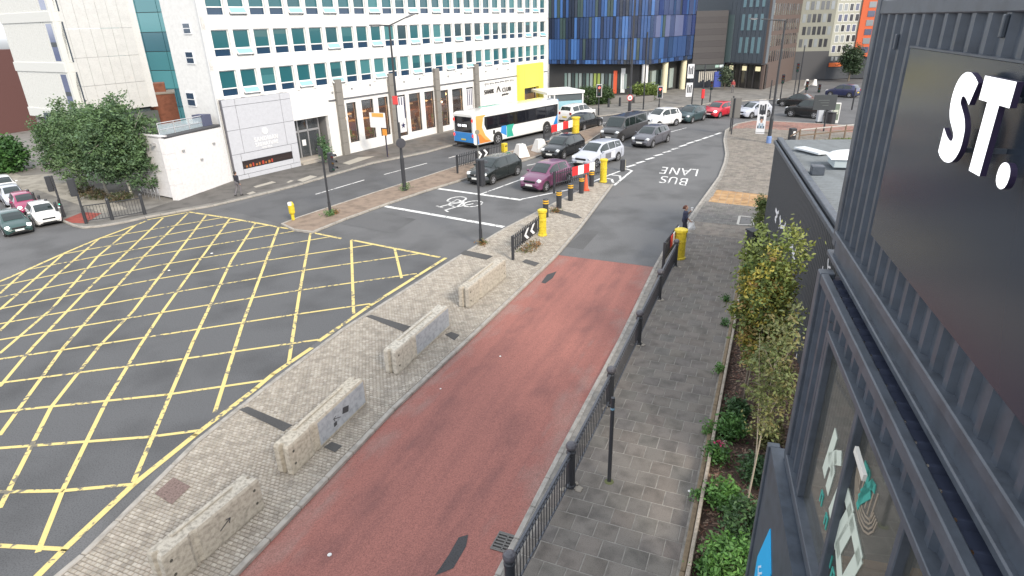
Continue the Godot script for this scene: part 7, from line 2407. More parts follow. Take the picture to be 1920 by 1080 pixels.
	for k in 5:
		var b3 := MB.new()
		b3.box(Vector3(R - 0.052, 1.9, -0.5 + 0.2 * k + (0.08 if k > 1 else 0.0)), Vector3(0.01, 0.18, 0.14))
		part(ds, "sign_letters", b3, glow("led_white", Color(0.9, 0.92, 0.95), 0.8))
	for sd in [1.0, -1.0]:
		for y in [2.35, 1.1]:
			var b3 := MB.new()
			b3.bbox(Vector3(R - 0.02, y, sd * hw * 0.86), Vector3(0.06, 0.24, 0.16), 0.02)
			part(o, "tail_light", b3, glow("tail_lit", Color(0.9, 0.04, 0.03), 0.7))
	var b4 := MB.new()
	b4.box(Vector3(R - 0.045, 0.75, 0), Vector3(0.012, 0.12, 0.53))
	part(o, "number_plate", b4, mat("plate_yellow", Color(0.72, 0.55, 0.06), 0.5))
	b4 = MB.new()
	b4.bbox(Vector3(F - 0.0, 1.75, 0), Vector3(0.04, 1.5, hw * 1.6), 0.02)
	part(o, "windscreen", b4, glass)
	b4 = MB.new()
	b4.bbox(Vector3(F - 0.1, 2.75, 0), Vector3(0.3, 0.35, hw * 1.85), 0.08)
	part(o, "front_dome", b4, blu)

# ------------------------------------------------------------------ planting
func leaf_m(key: String, rough := 0.6) -> StandardMaterial3D:
	if mats.has(key): return mats[key]
	var m := mat(key, Color(1, 1, 1), rough)
	m.vertex_color_use_as_albedo = true
	m.backlight_enabled = true
	m.backlight = Color(0.35, 0.38, 0.25)
	m.cull_mode = BaseMaterial3D.CULL_DISABLED
	return m

func leaves(mb: MB, c: Vector3, rad: Vector3, clumps: int, per: int, size: float, cols: Array, spread := 0.16, hollow := 0.55, r := rng) -> void:
	mb.colored = true
	for k in clumps:
		var dir := Vector3(r.randfn(), r.randfn(), r.randfn()).normalized()
		var q := pow(r.randf(), 0.45) * (1.0 - hollow) + hollow * r.randf_range(0.55, 1.08)
		var cc := c + Vector3(dir.x * rad.x, dir.y * rad.y, dir.z * rad.z) * q
		var base: Color = cols[r.randi() % cols.size()]
		var sp := spread * r.randf_range(0.6, 1.4)
		for i in per:
			var p := cc + Vector3(r.randfn(), r.randfn() * 0.8, r.randfn()) * sp
			var t := r.randf_range(0.78, 1.25)
			mb.col = Color(base.r * t, base.g * t, base.b * t)
			var a := Vector3(r.randfn(), r.randfn() * 0.6 - 0.25, r.randfn()).normalized()
			var b := a.cross(Vector3(r.randfn(), r.randfn(), r.randfn())).normalized()
			var s := size * r.randf_range(0.7, 1.3)
			mb.quad(p - a * s, p - b * s * 0.48 + a * s * 0.1, p + a * s, p + b * s * 0.48 + a * s * 0.1)

func limb(mb: MB, pts: Array, r0: float, r1: float) -> void:
	var n := pts.size() - 1
	for i in n: mb.tube(pts[i], pts[i + 1], lerpf(r0, r1, i / float(n)), lerpf(r0, r1, (i + 1) / float(n)), 8)

func tree(called: String, label: String, foot: Vector3, c: Vector3, rad: Vector3, clumps: int, per: int, size: float, cols: Array, bark: Material, tr: float, stems := 1, group := "", hollow := 0.55) -> Node3D:
	var o := thing(called, label, "tree", foot, 0.0, group)
	var lc := c - foot
	var mb := MB.new()
	for s in stems:
		var lean := Vector3(rng.randf_range(-0.25, 0.25), 0, rng.randf_range(-0.2, 0.2)) * (0.4 if stems == 1 else 1.2)
		var mid := lc * 0.55 + lean
		limb(mb, [lean * 0.2, mid * 0.45 + lean * 0.3, mid, lc * 0.95 + lean + Vector3(0, rad.y * 0.45, 0)], tr, tr * 0.25)
		for k in 8:
			var st := (mid * 0.7).lerp(lc + Vector3(0, rad.y * 0.3, 0), k / 8.0)
			var a := rng.randf() * TAU
			var e := lc + Vector3(cos(a) * rad.x * 0.75, rad.y * rng.randf_range(-0.5, 0.7), sin(a) * rad.z * 0.75)
			limb(mb, [st, st.lerp(e, 0.5) + Vector3(0, 0.15, 0), e], tr * 0.35, tr * 0.08)
	part(o, "trunk", mb, bark)
	mb = MB.new()
	leaves(mb, lc, rad * 0.72, int(clumps * 0.35), per, size, cols, size * 1.9, hollow)
	var lobes := 9
	for k in lobes:
		var a := TAU * (k * 0.382)
		var t := (k + 0.5) / lobes * 1.8 - 0.9
		var rr := sqrt(maxf(0.0, 1.0 - t * t)) * 0.58 + 0.06
		var c2 := lc + Vector3(cos(a) * rad.x * rr, t * rad.y * 0.72, sin(a) * rad.z * rr) * rng.randf_range(0.8, 1.1)
		var cc := [cols[rng.randi() % cols.size()], cols[rng.randi() % cols.size()], cols[rng.randi() % cols.size()]]
		leaves(mb, c2, rad * rng.randf_range(0.34, 0.52), int(clumps * 0.075), per, size * rng.randf_range(0.8, 1.2), cc, size * 1.9, hollow)
	part(o, "crown", mb, leaf_m("leaf"))
	return o

func bush(called: String, label: String, foot: Vector3, rad: Vector3, clumps: int, per: int, size: float, cols: Array, group := "", flower := false) -> void:
	var o := thing(called, label, "shrub", foot, 0.0, group)
	var mb := MB.new()
	leaves(mb, Vector3(0, rad.y * 0.85, 0), rad, clumps, per, size, cols, size * 1.7, 0.5)
	part(o, "foliage", mb, leaf_m("leaf"))
	mb = MB.new()
	for k in 5:
		var a := TAU * k / 5.0
		mb.tube(Vector3.ZERO, Vector3(cos(a) * rad.x * 0.5, rad.y * 1.1, sin(a) * rad.z * 0.5), 0.012, 0.005, 5)
	part(o, "stem", mb, mat("stem_brown", Color(0.09, 0.065, 0.04), 0.9))
	if flower:
		mb = MB.new()
		leaves(mb, Vector3(0.05, rad.y * 1.75, 0), Vector3(0.12, 0.06, 0.12), 5, 10, 0.045, [Color(0.42, 0.04, 0.12), Color(0.55, 0.22, 0.28), Color(0.5, 0.35, 0.33)], 0.04)
		part(o, "flower", mb, leaf_m("leaf"))

func make_planting() -> void:
	# planter bed with wood chip mulch
	var mb := MB.new()
	mb.flat(gp([[1404, 452], [1432, 458], [1580, 560], [1640, 900], [1640, 1250], [1290, 1250], [1276, 1128], [1287, 1080], [1372, 640]], 0.12), 0.12)
	var soil := textured("mulch", Color(0.085, 0.055, 0.042), 0.95, tex("weave", 71, 0.15, 0.55, 1.4), 0.9, tex("blotch", 41, 0.02, 0.6, 1.25), 0.4, 0.6)
	var bed := struct("planting_bed", mb, soil)
	mb = MB.new()
	mb.colored = true
	var bedpoly := gp([[1406, 456], [1432, 462], [1560, 640], [1560, 1180], [1290, 1180], [1290, 1080], [1374, 640]], 0.12)
	var tones := [Color(0.14, 0.085, 0.06), Color(0.20, 0.13, 0.095), Color(0.10, 0.06, 0.045), Color(0.28, 0.2, 0.15), Color(0.17, 0.085, 0.06)]
	var placed := 0
	while placed < 9000:
		var p := Vector2(rng.randf_range(2.5, 13.0), rng.randf_range(-28.0, -7.0))
		if not Geometry2D.is_point_in_polygon(p, bedpoly): continue
		placed += 1
		mb.col = tones[rng.randi() % tones.size()]
		var b := Basis.from_euler(Vector3(rng.randf_range(-0.5, 0.5), rng.randf() * TAU, rng.randf_range(-0.5, 0.5)))
		var q := Vector3(p.x, 0.135, p.y)
		var u := b.x * rng.randf_range(0.025, 0.07)
		var v := b.z * rng.randf_range(0.008, 0.022)
		mb.quad_o(q - u - v, q + u - v, q + u + v, q - u + v, q - Vector3.UP)
	var chips := part(bed, "wood_chips", mb, mat_vc("chips"))
	chips.set_meta("kind", "stuff")
	# timber edging
	var timber := textured("edging_pale", Color(0.40, 0.34, 0.275), 0.85, tex("grainwood", 95, 0.05, 0.7, 1.25), 1.2, tex("blotch", 41, 0.02, 0.6, 1.25), 0.6)
	var timber2 := textured("edging_brown", Color(0.22, 0.165, 0.105), 0.9, tex("grainwood", 95, 0.05, 0.7, 1.25), 1.2, tex("blotch", 41, 0.02, 0.6, 1.25), 0.5)
	var ed := thing("timber_edging", "weathered pale timber boards edging the planting bed along the footpath", "edging", G(1370, 640, KB))
	var line := [[1276, 1128], [1287, 1080], [1330, 850], [1370, 640], [1386, 545], [1402, 452]]
	for i in line.size() - 1:
		var a := G(line[i][0], line[i][1], KB)
		var b := G(line[i + 1][0], line[i + 1][1], KB)
		var n := maxi(1, int(round(a.distance_to(b) / 2.3)))
		for k in n:
			var p := a.lerp(b, k / float(n))
			var q := a.lerp(b, (k + 1) / float(n))
			var bs := turned(heading(p, q))
			mb = MB.new()
			mb.bbox((p + q) * 0.5 + Vector3.UP * 0.14 + bs.z * 0.03, Vector3(p.distance_to(q) - 0.012, 0.28, 0.075), 0.012, bs)
			part(ed, "board", mb, timber, true)
			mb = MB.new()
			mb.bbox((p + q) * 0.5 + Vector3.UP * 0.05 - bs.z * 0.075, Vector3(p.distance_to(q) - 0.02, 0.10 + rng.randf_range(-0.02, 0.02), 0.10), 0.015, bs)
			part(ed, "bottom_board", mb, timber2, true)
	# shrubs in the bed
	var gr := [Color(0.055, 0.13, 0.03), Color(0.075, 0.17, 0.035), Color(0.04, 0.10, 0.028), Color(0.09, 0.20, 0.05)]
	var dk := [Color(0.045, 0.100, 0.035), Color(0.055, 0.115, 0.038), Color(0.042, 0.085, 0.034)]
	var br := [Color(0.09, 0.21, 0.045), Color(0.11, 0.24, 0.05), Color(0.07, 0.16, 0.035)]
	for q in [[1368, 818, 0.42, 0.40, gr, "bright green bush at the foot of the yellow leaved tree", false], [1345, 862, 0.30, 0.30, gr, "green bush with pink flowers by the timber edge", true], [1352, 950, 0.40, 0.42, br, "fresh green bush halfway along the timber edge", false], [1398, 1010, 0.62, 0.55, dk, "large dark glossy bush by the container corner", false], [1365, 1078, 0.60, 0.50, br, "broad light green bush beside the blue poster", false], [1418, 900, 0.45, 0.35, dk, "loose olive bush against the container wall", false], [1440, 840, 0.40, 0.5, [Color(0.13, 0.12, 0.04), Color(0.10, 0.11, 0.035), Color(0.16, 0.13, 0.06)], "straggly olive brown shrub against the container wall", false], [1380, 778, 0.32, 0.25, dk, "low dark shrub under the yellow leaved tree", false], [1330, 1075, 0.22, 0.2, gr, "small green tuft at the timber edge beside the broad bush", false], [1420, 600, 0.5, 0.5, dk, "dark shrub behind the yellow leaved tree", false], [1407, 520, 0.4, 0.5, gr, "green shrub near the litter bin", false]]:
		var f := G(q[0], q[1], 0.12)
		bush("shrub", q[5], f, Vector3(q[2], q[3], q[2]) * 0.86, int(75 * q[2] / 0.4), 18, 0.05, q[4], "shrubs in the planting bed", q[6])
	var wl := ["weeds in the gap of the timber edging below the yellow leaved tree", "weeds spilling over the timber edging beside the bright green bush", "small weed in the timber edging by the fresh green bush", "thin weeds in the timber edging near the litter bin", "thin weed in the timber edging just past the thin weeds"]
	var wi := 0
	for q in [[1347, 700, 0.14, 0.2, br], [1327, 812, 0.18, 0.2, br], [1306, 935, 0.08, 0.12, gr], [1358, 610, 0.1, 0.15, gr], [1362, 565, 0.1, 0.15, gr]]:
		wi += 1
		bush("weed", wl[wi - 1], G(q[0], q[1], KB), Vector3(q[2], q[3], q[2]), 25, 10, 0.035, q[4], "weeds at the timber edging")
	# slender trees in the bed
	var bark := textured("bark_thin", Color(0.20, 0.17, 0.13), 0.9, tex("stone", 51, 0.08, 0.62, 1.32), 2.0)
	var f2 := G(1396, 757, 0.12)
	var top := height_at(f2, 1462, 428)
	var ycols := [Color(0.30, 0.27, 0.05), Color(0.20, 0.22, 0.05), Color(0.14, 0.18, 0.045), Color(0.36, 0.28, 0.05), Color(0.12, 0.165, 0.045), Color(0.16, 0.20, 0.05), Color(0.27, 0.18, 0.06)]
	tree("yellow_leaved_tree", "slender tree with yellow green autumn leaves in the planting bed", f2, Vector3(f2.x, lerpf(0.9, top, 0.52), f2.z) + Vector3(0.18, 0, -0.05), Vector3(0.84, (top - 0.7) * 0.5, 0.86), 520, 26, 0.055, ycols, bark, 0.035, 2, "", 0.35)
	var f3 := G(1393, 976, 0.12)
	var top3 := height_at(f3, 1495, 590)
	tree("sapling", "thin olive leaved sapling with a bare pale trunk before the container", f3, Vector3(f3.x, top3 * 0.72, f3.z) + Vector3(0.12, 0, 0.0), Vector3(0.50, top3 * 0.32, 0.50), 150, 18, 0.045, [Color(0.16, 0.165, 0.06), Color(0.13, 0.155, 0.05), Color(0.21, 0.18, 0.07), Color(0.12, 0.15, 0.05)], textured("bark_pale", Color(0.36, 0.31, 0.24), 0.9, tex("stone", 51, 0.08, 0.62, 1.32), 2.0), 0.03, 1)
	# climbing green at the low building corner
	bush("corner_shrub", "tall light green shrub against the corner of the low building", G(1423, 440, KB), Vector3(0.35, 1.1, 0.35), 130, 18, 0.06, [Color(0.13, 0.17, 0.05), Color(0.10, 0.15, 0.04), Color(0.18, 0.2, 0.07)])

	# street trees by the annex
	var birch := textured("bark_birch", Color(0.46, 0.44, 0.39), 0.85, tex("rust", 61, 0.06, 0.3, 1.6), 1.5)
	var tg := [Color(0.075, 0.135, 0.055), Color(0.090, 0.155, 0.062), Color(0.065, 0.118, 0.052), Color(0.105, 0.165, 0.075), Color(0.080, 0.138, 0.070)]
	var tdata := [[250, 372, 228, 178, 2.35, 3.0, "dense green street tree with a forked pale trunk beside the white annex"], [202, 364, 172, 180, 2.2, 2.6, "dense green street tree between its two neighbours"], [150, 346, 112, 190, 2.0, 2.8, "dense darker street tree before the office building's fins"]]
	for i in 3:
		var q: Array = tdata[i]
		var f := G(q[0], q[1], KB)
		var th := height_at(f, q[2], q[3])
		var lowy := 0.7
		tree("street_tree", q[6], f, Vector3(f.x, (th + lowy) * 0.5, f.z), Vector3(q[4], (th - lowy) * 0.5, q[4]) * 1.04, 640, 27, 0.095, tg, birch, 0.09, 1, "street trees by the annex", 0.5)
	# low undergrowth round the trunks
	for q in [[180, 372], [225, 376], [155, 362]]:
		bush("undergrowth", "low brown green undergrowth at the feet of the street trees", G(q[0], q[1], KB), Vector3(0.8, 0.3, 0.6), 60, 14, 0.06, [Color(0.06, 0.08, 0.03), Color(0.12, 0.09, 0.05)], "undergrowth below the street trees")
	var fh := facade(Vector3(-54, 0, -58), Vector3(-46.5, 0, -54))
	bush("far_hedge", "tall green hedge beyond the office building at the end of the side street", G(14, 322, KB), Vector3(1.7, 1.5, 1.5), 300, 18, 0.14, [Color(0.045, 0.12, 0.03), Color(0.06, 0.15, 0.035), Color(0.035, 0.09, 0.028)])
	# blue block planting
	for q in [[1106, 196, 2.3, 1.25, "dark clipped hedge beside the pavilion"], [1128, 194, 1.6, 1.15, "dark clipped hedge by the red banner"], [1204, 189, 1.5, 0.75, "yellow green planter shrub by the white column"], [1220, 188, 1.1, 0.7, "yellow green planter shrub by the far signal"]]:
		var yg: bool = q[0] > 1190
		bush("hedge_shrub", q[4], G(q[0], q[1], KB) + Vector3(0, 0.6 if yg else 0.0, -0.8 if yg else 0.0), Vector3(q[2], q[3], 1.0), 170, 16, 0.12, [Color(0.15, 0.20, 0.04), Color(0.11, 0.16, 0.035)] if yg else [Color(0.045, 0.085, 0.025), Color(0.06, 0.105, 0.03), Color(0.035, 0.065, 0.022)], "shrubs round the blue block")
	var ft := G(1590, 152, KB)
	tree("far_tree", "dark green tree in front of the orange tower", ft, ft + Vector3(0, 3.2, 0), Vector3(1.8, 2.2, 1.8), 240, 18, 0.17, [Color(0.03, 0.055, 0.025), Color(0.04, 0.07, 0.03)], bark, 0.15, 1)
	var ft2 := G(1358, 168, KB)
	tree("lobby_tree", "small grey green tree outside the slate building", ft2, ft2 + Vector3(0, 2.0, 0), Vector3(0.9, 1.4, 0.9), 70, 14, 0.14, [Color(0.07, 0.10, 0.06), Color(0.09, 0.12, 0.07)], bark, 0.07, 1)
	# entrance plants, weeds at the feet of poles
	for q in [[607, 292, 0.35, 0.9, "leafy potted plant in the hotel entrance", Color(0.05, 0.12, 0.05)], [613, 300, 0.3, 0.55, "small potted plant on the hotel entrance step", Color(0.06, 0.14, 0.06)]]:
		bush("potted_plant", q[4], G(q[0], q[1], 0.4), Vector3(q[2], q[3], q[2]), 40, 12, 0.09, [q[5], Color(0.09, 0.16, 0.07)], "plants in the hotel entrance")
	for q in [[760, 357, 0.28, 0.30], [618, 404, 0.28, 0.18], [628, 400, 0.2, 0.1], [905, 458, 0.22, 0.1], [985, 470, 0.5, 0.08], [1000, 462, 0.35, 0.12], [1040, 398, 0.25, 0.12]]:
		var autumn: bool = q[3] < 0.15
		bush("verge_weed", {760: "green weeds round the foot of the twin armed lamp post", 618: "green weeds at the foot of the side-on traffic signal", 628: "dry leaves beside the side-on traffic signal", 905: "dry leaves at the foot of the sett island signal", 985: "scatter of dry leaves below the chevron gate", 1000: "clump of dry weeds by the chevron gate's yellow post", 1040: "dry weeds between the banded bollards"}[q[0]], G(q[0], q[1], KB), Vector3(q[2], q[3], q[2]), 22, 10, 0.05, [Color(0.25, 0.13, 0.05), Color(0.18, 0.12, 0.05), Color(0.12, 0.13, 0.05)] if autumn else [Color(0.07, 0.16, 0.04), Color(0.1, 0.18, 0.06)], "weeds along the islands")
	for q in [[618, 1040, 0.05, "round white scrap of litter on the red lane"], [938, 668, 0.035, "small white scrap of litter on the red lane near the railing"], [826, 729, 0.03, "tiny white scrap of litter on the red lane by the third barrier"], [1293, 921, 0.04, "white scrap of litter on the slabs by the timber edging"], [397, 475, 0.07, "pale scrap of litter inside the yellow box"], [317, 507, 0.06, "flattened pale scrap of litter inside the yellow box"]]:
		var li := thing("litter_scrap", q[3], "litter", G(q[0], q[1], KB if q[0] == 1293 else 0.012), rng.randf() * 3.0, "scraps of litter")
		mb = MB.new()
		mb.lathe(Vector3.ZERO, [[q[2], 0.002], [q[2] * 0.8, 0.012], [q[2] * 0.3, 0.02], [0.0, 0.014]], 7)
		part(li, "paper", mb, mat("litter_white", Color(0.7, 0.69, 0.66), 0.8))
	# lawn on the plaza
	mb = MB.new()
	mb.flat(gp([[1500, 276], [1530, 264], [1570, 259], [1680, 258], [1680, 300], [1510, 300]], 0.13), 0.13)
	var lawn := struct("lawn", mb, mat("lawn_soil", Color(0.09, 0.10, 0.04), 0.95))
	mb = MB.new()
	mb.colored = true
	var lp := gp([[1500, 276], [1530, 264], [1570, 259], [1680, 258], [1680, 300], [1510, 300]], 0.13)
	var cnt := 0
	while cnt < 6000:
		var p := Vector2(rng.randf_range(22, 44), rng.randf_range(-56, -42))
		cnt += 1
		if not Geometry2D.is_point_in_polygon(p, lp): continue
		mb.col = [Color(0.12, 0.17, 0.05), Color(0.16, 0.21, 0.06), Color(0.2, 0.2, 0.09)][rng.randi() % 3]
		var a := rng.randf() * TAU
		var e := Vector3(cos(a), 0, sin(a)) * 0.05
		var b := Vector3(p.x, 0.13, p.y)
		mb.tri(b - e, b + e, b + Vector3(rng.randf_range(-0.06, 0.06), rng.randf_range(0.08, 0.2), rng.randf_range(-0.06, 0.06)))
	var gs := part(lawn, "grass", mb, leaf_m("leaf"))
	gs.set_meta("kind", "stuff")

func mat_vc(key: String) -> StandardMaterial3D:
	var m := mat(key, Color(1, 1, 1), 0.9)
	m.vertex_color_use_as_albedo = true
	return m

# ------------------------------------------------------------------ people
func body_field(bones: Array, p: Vector3) -> float:
	var d := 1e9
	for b in bones:
		var a: Vector3 = b[0]
		var ab: Vector3 = b[1] - a
		var t := clampf((p - a).dot(ab) / maxf(ab.length_squared(), 1e-8), 0.0, 1.0)
		var q: float = (p - a - ab * t).length() - lerpf(b[2], b[3], t)
		var k := 0.035
		var h := clampf(0.5 + 0.5 * (d - q) / k, 0.0, 1.0)
		d = lerpf(d, q, h) - k * h * (1.0 - h) if d < 1e8 else q
	return d

func figure(o: Node3D, bones: Array, cell: float, look: Dictionary) -> void:
	# surface nets over the joined bones; each face takes the tag of its nearest bone
	var lo := Vector3(1e9, 1e9, 1e9)
	var hi := -lo
	for b in bones:
		for i in 2:
			var r := Vector3.ONE * (maxf(b[2], b[3]) + cell * 2.0)
			lo = lo.min(b[i] - r); hi = hi.max(b[i] + r)
	var nx := int((hi.x - lo.x) / cell) + 2
	var ny := int((hi.y - lo.y) / cell) + 2
	var nz := int((hi.z - lo.z) / cell) + 2
	var f := PackedFloat32Array()
	f.resize(nx * ny * nz)
	f.fill(1.0)
	for b in bones:       # only the cells near a bone are worked out
		var r := maxf(b[2], b[3]) + cell * 2.5
		var a0: Vector3 = (b[0].min(b[1]) - Vector3.ONE * r - lo) / cell
		var a1: Vector3 = (b[0].max(b[1]) + Vector3.ONE * r - lo) / cell
		for y in range(maxi(0, int(a0.y)), mini(ny, int(a1.y) + 1)):
			for z in range(maxi(0, int(a0.z)), mini(nz, int(a1.z) + 1)):
				for x in range(maxi(0, int(a0.x)), mini(nx, int(a1.x) + 1)):
					var i := x + nx * (z + nz * y)
					if f[i] == 1.0: f[i] = body_field(bones, lo + Vector3(x, y, z) * cell)
	var vid := {}
	var vp := PackedVector3Array()
	var vn := PackedVector3Array()
	var at := func(x: int, y: int, z: int) -> int: return x + nx * (z + nz * y)
	for y in ny - 1:
		for z in nz - 1:
			for x in nx - 1:
				var s := Vector3.ZERO
				var c := 0
				var g := []
				var neg := 0
				for k in 8:
					var v: float = f[(x + (k & 1)) + nx * ((z + ((k >> 1) & 1)) + nz * (y + (k >> 2)))]
					g.append(v)
					if v < 0.0: neg += 1
				if neg == 0 or neg == 8: continue
				for e in [[0, 1], [2, 3], [4, 5], [6, 7], [0, 2], [1, 3], [4, 6], [5, 7], [0, 4], [1, 5], [2, 6], [3, 7]]:
					var a: float = g[e[0]]
					var b: float = g[e[1]]
					if (a < 0.0) != (b < 0.0):
						var t := a / (a - b)
						var p0 := Vector3(e[0] & 1, e[0] >> 2, (e[0] >> 1) & 1)
						var p1 := Vector3(e[1] & 1, e[1] >> 2, (e[1] >> 1) & 1)
						s += p0.lerp(p1, t)
						c += 1
				vid[x + nx * (z + nz * y)] = vp.size()
				vp.append(lo + (Vector3(x, y, z) + s / c) * cell)
				vn.append(Vector3((g[1] + g[3] + g[5] + g[7]) - (g[0] + g[2] + g[4] + g[6]), (g[4] + g[5] + g[6] + g[7]) - (g[0] + g[1] + g[2] + g[3]), (g[2] + g[3] + g[6] + g[7]) - (g[0] + g[1] + g[4] + g[5])).normalized())
	var out := {}
	for tag in look: out[tag] = MB.new()
	for y in range(1, ny - 1):
		for z in range(1, nz - 1):
			for x in range(1, nx - 1):
				var i := x + nx * (z + nz * y)
				for ax in 3:
					var j: int = i + [1, nx * nz, nx][ax]
					if (f[i] < 0.0) == (f[j] < 0.0): continue
					var du: int = [nx, 1, 1][ax]
					var dv: int = [nx * nz, nx, nx * nz][ax]
					var q := [i, i - du, i - du - dv, i - dv]
					var ok := true
					for k in q:
						if not vid.has(k): ok = false
					if not ok: continue
					var ids := [vid[q[0]], vid[q[1]], vid[q[2]], vid[q[3]]]
					var mid := (vp[ids[0]] + vp[ids[2]]) * 0.5
					var best := 1e9
					var tag := "skin"
					for b in bones:
						var a: Vector3 = b[0]
						var ab: Vector3 = b[1] - a
						var t := clampf((mid - a).dot(ab) / maxf(ab.length_squared(), 1e-8), 0.0, 1.0)
						var dd: float = (mid - a - ab * t).length() - lerpf(b[2], b[3], t)
						if dd < best:
							best = dd
							tag = b[4]
					var mb: MB = out[tag]
					var m := (vp[ids[2]] - vp[ids[0]]).cross(vp[ids[3]] - vp[ids[1]])
					if m.dot(vn[ids[0]] + vn[ids[2]]) < 0.0: ids = [ids[0], ids[3], ids[2], ids[1]]
					mb.tri_n(vp[ids[0]], vp[ids[1]], vp[ids[2]], vn[ids[0]], vn[ids[1]], vn[ids[2]])
					mb.tri_n(vp[ids[0]], vp[ids[2]], vp[ids[3]], vn[ids[0]], vn[ids[2]], vn[ids[3]])
	var names := {"skin": "body", "top": "top_garment", "bottom": "trousers", "hair": "hair", "shoe": "shoes"}
	for tag in look:
		if out[tag].v.size() > 0: part(o, names[tag], out[tag], look[tag])

func skeleton(arm_l: Array, arm_r: Array, leg_l: Array, leg_r: Array, sleeves: bool, long_hair: bool) -> Array:
	# arms: [elbow, hand]; legs: [knee, ankle]; facing +z, 1.72 m tall
	var b := []
	b.append([Vector3(0, 0.95, 0), Vector3(0, 1.02, 0), 0.145, 0.14, "bottom"])
	b.append([Vector3(-0.06, 1.08, 0), Vector3(-0.07, 1.32, 0.01), 0.12, 0.125, "top"])
	b.append([Vector3(0.06, 1.08, 0), Vector3(0.07, 1.32, 0.01), 0.12, 0.125, "top"])
	b.append([Vector3(-0.14, 1.40, 0), Vector3(0.14, 1.40, 0), 0.075, 0.075, "top"])
	b.append([Vector3(0, 1.42, 0), Vector3(0, 1.53, 0.015), 0.055, 0.052, "skin"])
	b.append([Vector3(0, 1.58, 0.03), Vector3(0, 1.63, 0.02), 0.075, 0.085, "skin"])
	b.append([Vector3(0, 1.575, 0.105), Vector3(0, 1.60, 0.10), 0.014, 0.010, "skin"])
	b.append([Vector3(-0.088, 1.60, 0.01), Vector3(-0.088, 1.62, 0.01), 0.014, 0.016, "skin"])
	b.append([Vector3(0.088, 1.60, 0.01), Vector3(0.088, 1.62, 0.01), 0.014, 0.016, "skin"])
	b.append([Vector3(0, 1.655, -0.012), Vector3(0, 1.64, -0.03), 0.090, 0.090, "hair"])
	if long_hair: b.append([Vector3(0, 1.62, -0.10), Vector3(0, 1.57, -0.12), 0.05, 0.045, "hair"])
	for q in [[-1.0, arm_l], [1.0, arm_r]]:
		var sh := Vector3(q[0] * 0.185, 1.39, 0)
		var el: Vector3 = q[1][0]
		var ha: Vector3 = q[1][1]
		b.append([sh, el, 0.058, 0.045, "top"])
		b.append([el, ha, 0.043, 0.031, "top" if sleeves else "skin"])
		var d := (ha - el).normalized()
		var sd := d.cross(Vector3.BACK).normalized()
		b.append([ha, ha + d * 0.07, 0.032, 0.034, "skin"])
		for k in 4: b.append([ha + d * 0.08 + sd * (k - 1.5) * 0.018, ha + d * (0.15 - 0.012 * absf(k - 1.3)) + sd * (k - 1.5) * 0.02 + Vector3(0, 0, 0.02), 0.010, 0.008, "skin"])
		b.append([ha + d * 0.03 + sd * 0.03, ha + d * 0.08 + sd * 0.058, 0.011, 0.009, "skin"])
	for q in [[-1.0, leg_l], [1.0, leg_r]]:
		var hp := Vector3(q[0] * 0.085, 0.93, 0)
		var kn: Vector3 = q[1][0]
		var an: Vector3 = q[1][1]
		b.append([hp, kn, 0.092, 0.062, "bottom"])
		b.append([kn, an, 0.062, 0.045, "bottom"])
		b.append([an + Vector3(0, -0.045, -0.03), an + Vector3(0, -0.055, 0.13), 0.04, 0.034, "shoe"])
	return b

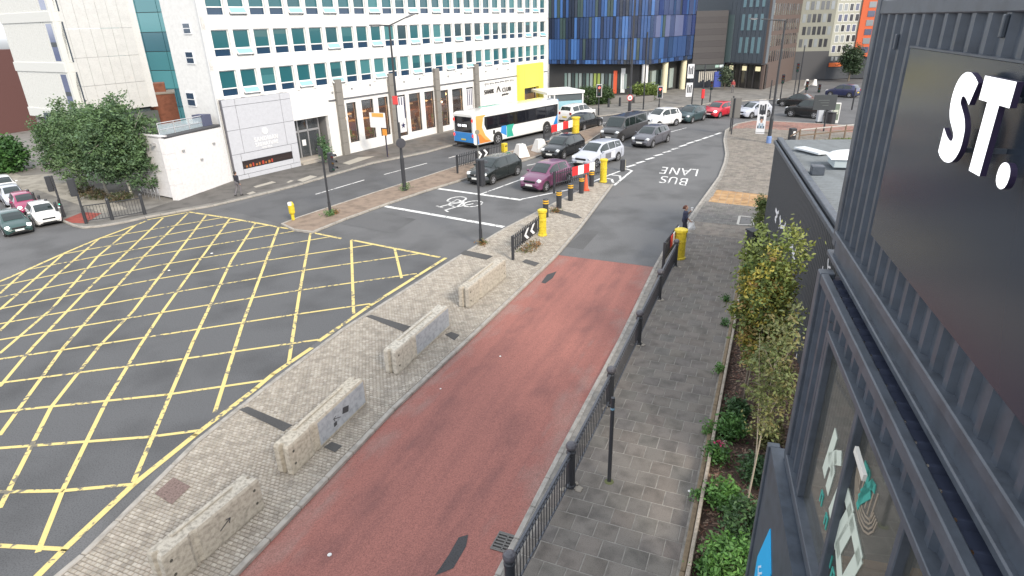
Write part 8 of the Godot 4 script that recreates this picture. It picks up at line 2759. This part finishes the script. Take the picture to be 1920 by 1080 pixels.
func make_people() -> void:
	var skin := mat("skin", Color(0.42, 0.25, 0.18), 0.6)
	var dark_hair := mat("hair_dark", Color(0.025, 0.018, 0.014), 0.7)
	var p1 := thing("person", "person in a dark jacket and grey trousers walking past the white annex", "person", G(449, 367, KB), deg_to_rad(150))
	figure(p1, skeleton([Vector3(-0.24, 1.12, -0.08), Vector3(-0.24, 0.90, 0.02)], [Vector3(0.24, 1.12, 0.08), Vector3(0.22, 0.92, 0.22)], [Vector3(-0.09, 0.52, 0.13), Vector3(-0.09, 0.10, 0.10)], [Vector3(0.09, 0.50, -0.03), Vector3(0.09, 0.14, -0.26)], true, false), 0.02, {"skin": skin, "top": mat("jacket_dark", Color(0.03, 0.03, 0.04), 0.9), "bottom": mat("trousers_grey", Color(0.15, 0.14, 0.15), 0.9), "hair": dark_hair, "shoe": mat("shoe_black", Color(0.02, 0.02, 0.02), 0.6)})
	p1.scale = Vector3.ONE * 0.90
	var p2 := thing("person", "person in a navy top carrying a white bag behind the stout yellow post", "person", G(1281, 447, 0.006), deg_to_rad(75))
	figure(p2, skeleton([Vector3(-0.22, 1.15, 0.10), Vector3(-0.16, 0.98, 0.26)], [Vector3(0.22, 1.16, 0.08), Vector3(0.10, 1.38, 0.22)], [Vector3(-0.09, 0.52, 0.12), Vector3(-0.09, 0.10, 0.12)], [Vector3(0.09, 0.50, -0.02), Vector3(0.09, 0.13, -0.22)], false, true), 0.018, {"skin": skin, "top": mat("top_navy", Color(0.035, 0.04, 0.075), 0.9), "bottom": mat("trousers_navy", Color(0.03, 0.03, 0.045), 0.9), "hair": mat("hair_auburn", Color(0.10, 0.035, 0.02), 0.7), "shoe": mat("shoe_black", Color(0.02, 0.02, 0.02), 0.6)})
	p2.scale = Vector3.ONE * 0.95
	var bag := thing("carrier_bag", "white carrier bag in the hand of the person by the yellow post", "bag", p2.transform * Vector3(-0.16, 0.55, 0.34))
	var mb := MB.new()
	var rows := []
	for i in 7:
		var row := PackedVector3Array()
		var t := i / 6.0
		for j in 17:
			var a := -TAU * j / 16.0
			var w := 0.20 * (1.0 - 0.45 * t) * (1.0 + 0.10 * sin(a * 3.0 + i)) * (0.75 if i == 0 else 1.0)
			row.append(Vector3(cos(a) * w, 0.36 * t, sin(a) * w * 0.6))
		rows.append(row)
	mb.grid(rows)
	part(bag, "sack", mb, mat("bag_white", Color(0.75, 0.74, 0.73), 0.6))
	mb = MB.new()
	mb.path([Vector3(-0.08, 0.35, 0), Vector3(-0.03, 0.43, 0), Vector3(0.03, 0.43, 0), Vector3(0.08, 0.35, 0)], 0.012, 6)
	part(bag, "handle", mb, mat("bag_white", Color(0.75, 0.74, 0.73), 0.6))
	var cup := thing("paper_cup", "white paper cup raised by the person by the yellow post", "cup", p2.transform * Vector3(0.06, 1.44, 0.30))
	mb = MB.new()
	mb.lathe(Vector3.ZERO, [[0.0, 0.0], [0.04, 0.0], [0.055, 0.14], [0.0, 0.14]], 12)
	part(cup, "body", mb, mat("bag_white", Color(0.75, 0.74, 0.73), 0.6))
	mb = MB.new()
	mb.lathe(Vector3.ZERO, [[0.058, 0.14], [0.058, 0.16], [0.0, 0.165]], 12)
	part(cup, "lid", mb, mat("cup_lid", Color(0.6, 0.6, 0.6), 0.5))
	var p3 := thing("person", "person in a red top on the far plaza outside the slate building", "person", G(1373, 174, KB), deg_to_rad(-30))
	figure(p3, skeleton([Vector3(-0.24, 1.12, 0.0), Vector3(-0.24, 0.90, 0.08)], [Vector3(0.24, 1.12, 0.0), Vector3(0.24, 0.90, 0.08)], [Vector3(-0.09, 0.52, 0.08), Vector3(-0.09, 0.10, 0.05)], [Vector3(0.09, 0.50, 0.0), Vector3(0.09, 0.12, -0.12)], false, false), 0.035, {"skin": skin, "top": mat("top_red", Color(0.35, 0.06, 0.06), 0.9), "bottom": mat("trousers_grey", Color(0.15, 0.14, 0.15), 0.9), "hair": dark_hair, "shoe": mat("shoe_black", Color(0.02, 0.02, 0.02), 0.6)})
	var p4 := thing("person", "dark dressed person by the foot of the office building's piers", "person", G(108, 302, KB), deg_to_rad(40))
	figure(p4, skeleton([Vector3(-0.24, 1.12, 0.0), Vector3(-0.22, 0.90, 0.12)], [Vector3(0.24, 1.12, 0.0), Vector3(0.22, 0.90, 0.12)], [Vector3(-0.09, 0.52, 0.05), Vector3(-0.10, 0.10, 0.02)], [Vector3(0.09, 0.52, 0.03), Vector3(0.10, 0.10, -0.05)], true, false), 0.03, {"skin": skin, "top": mat("jacket_dark", Color(0.03, 0.03, 0.04), 0.9), "bottom": mat("trousers_navy", Color(0.03, 0.03, 0.045), 0.9), "hair": dark_hair, "shoe": mat("shoe_black", Color(0.02, 0.02, 0.02), 0.6)})
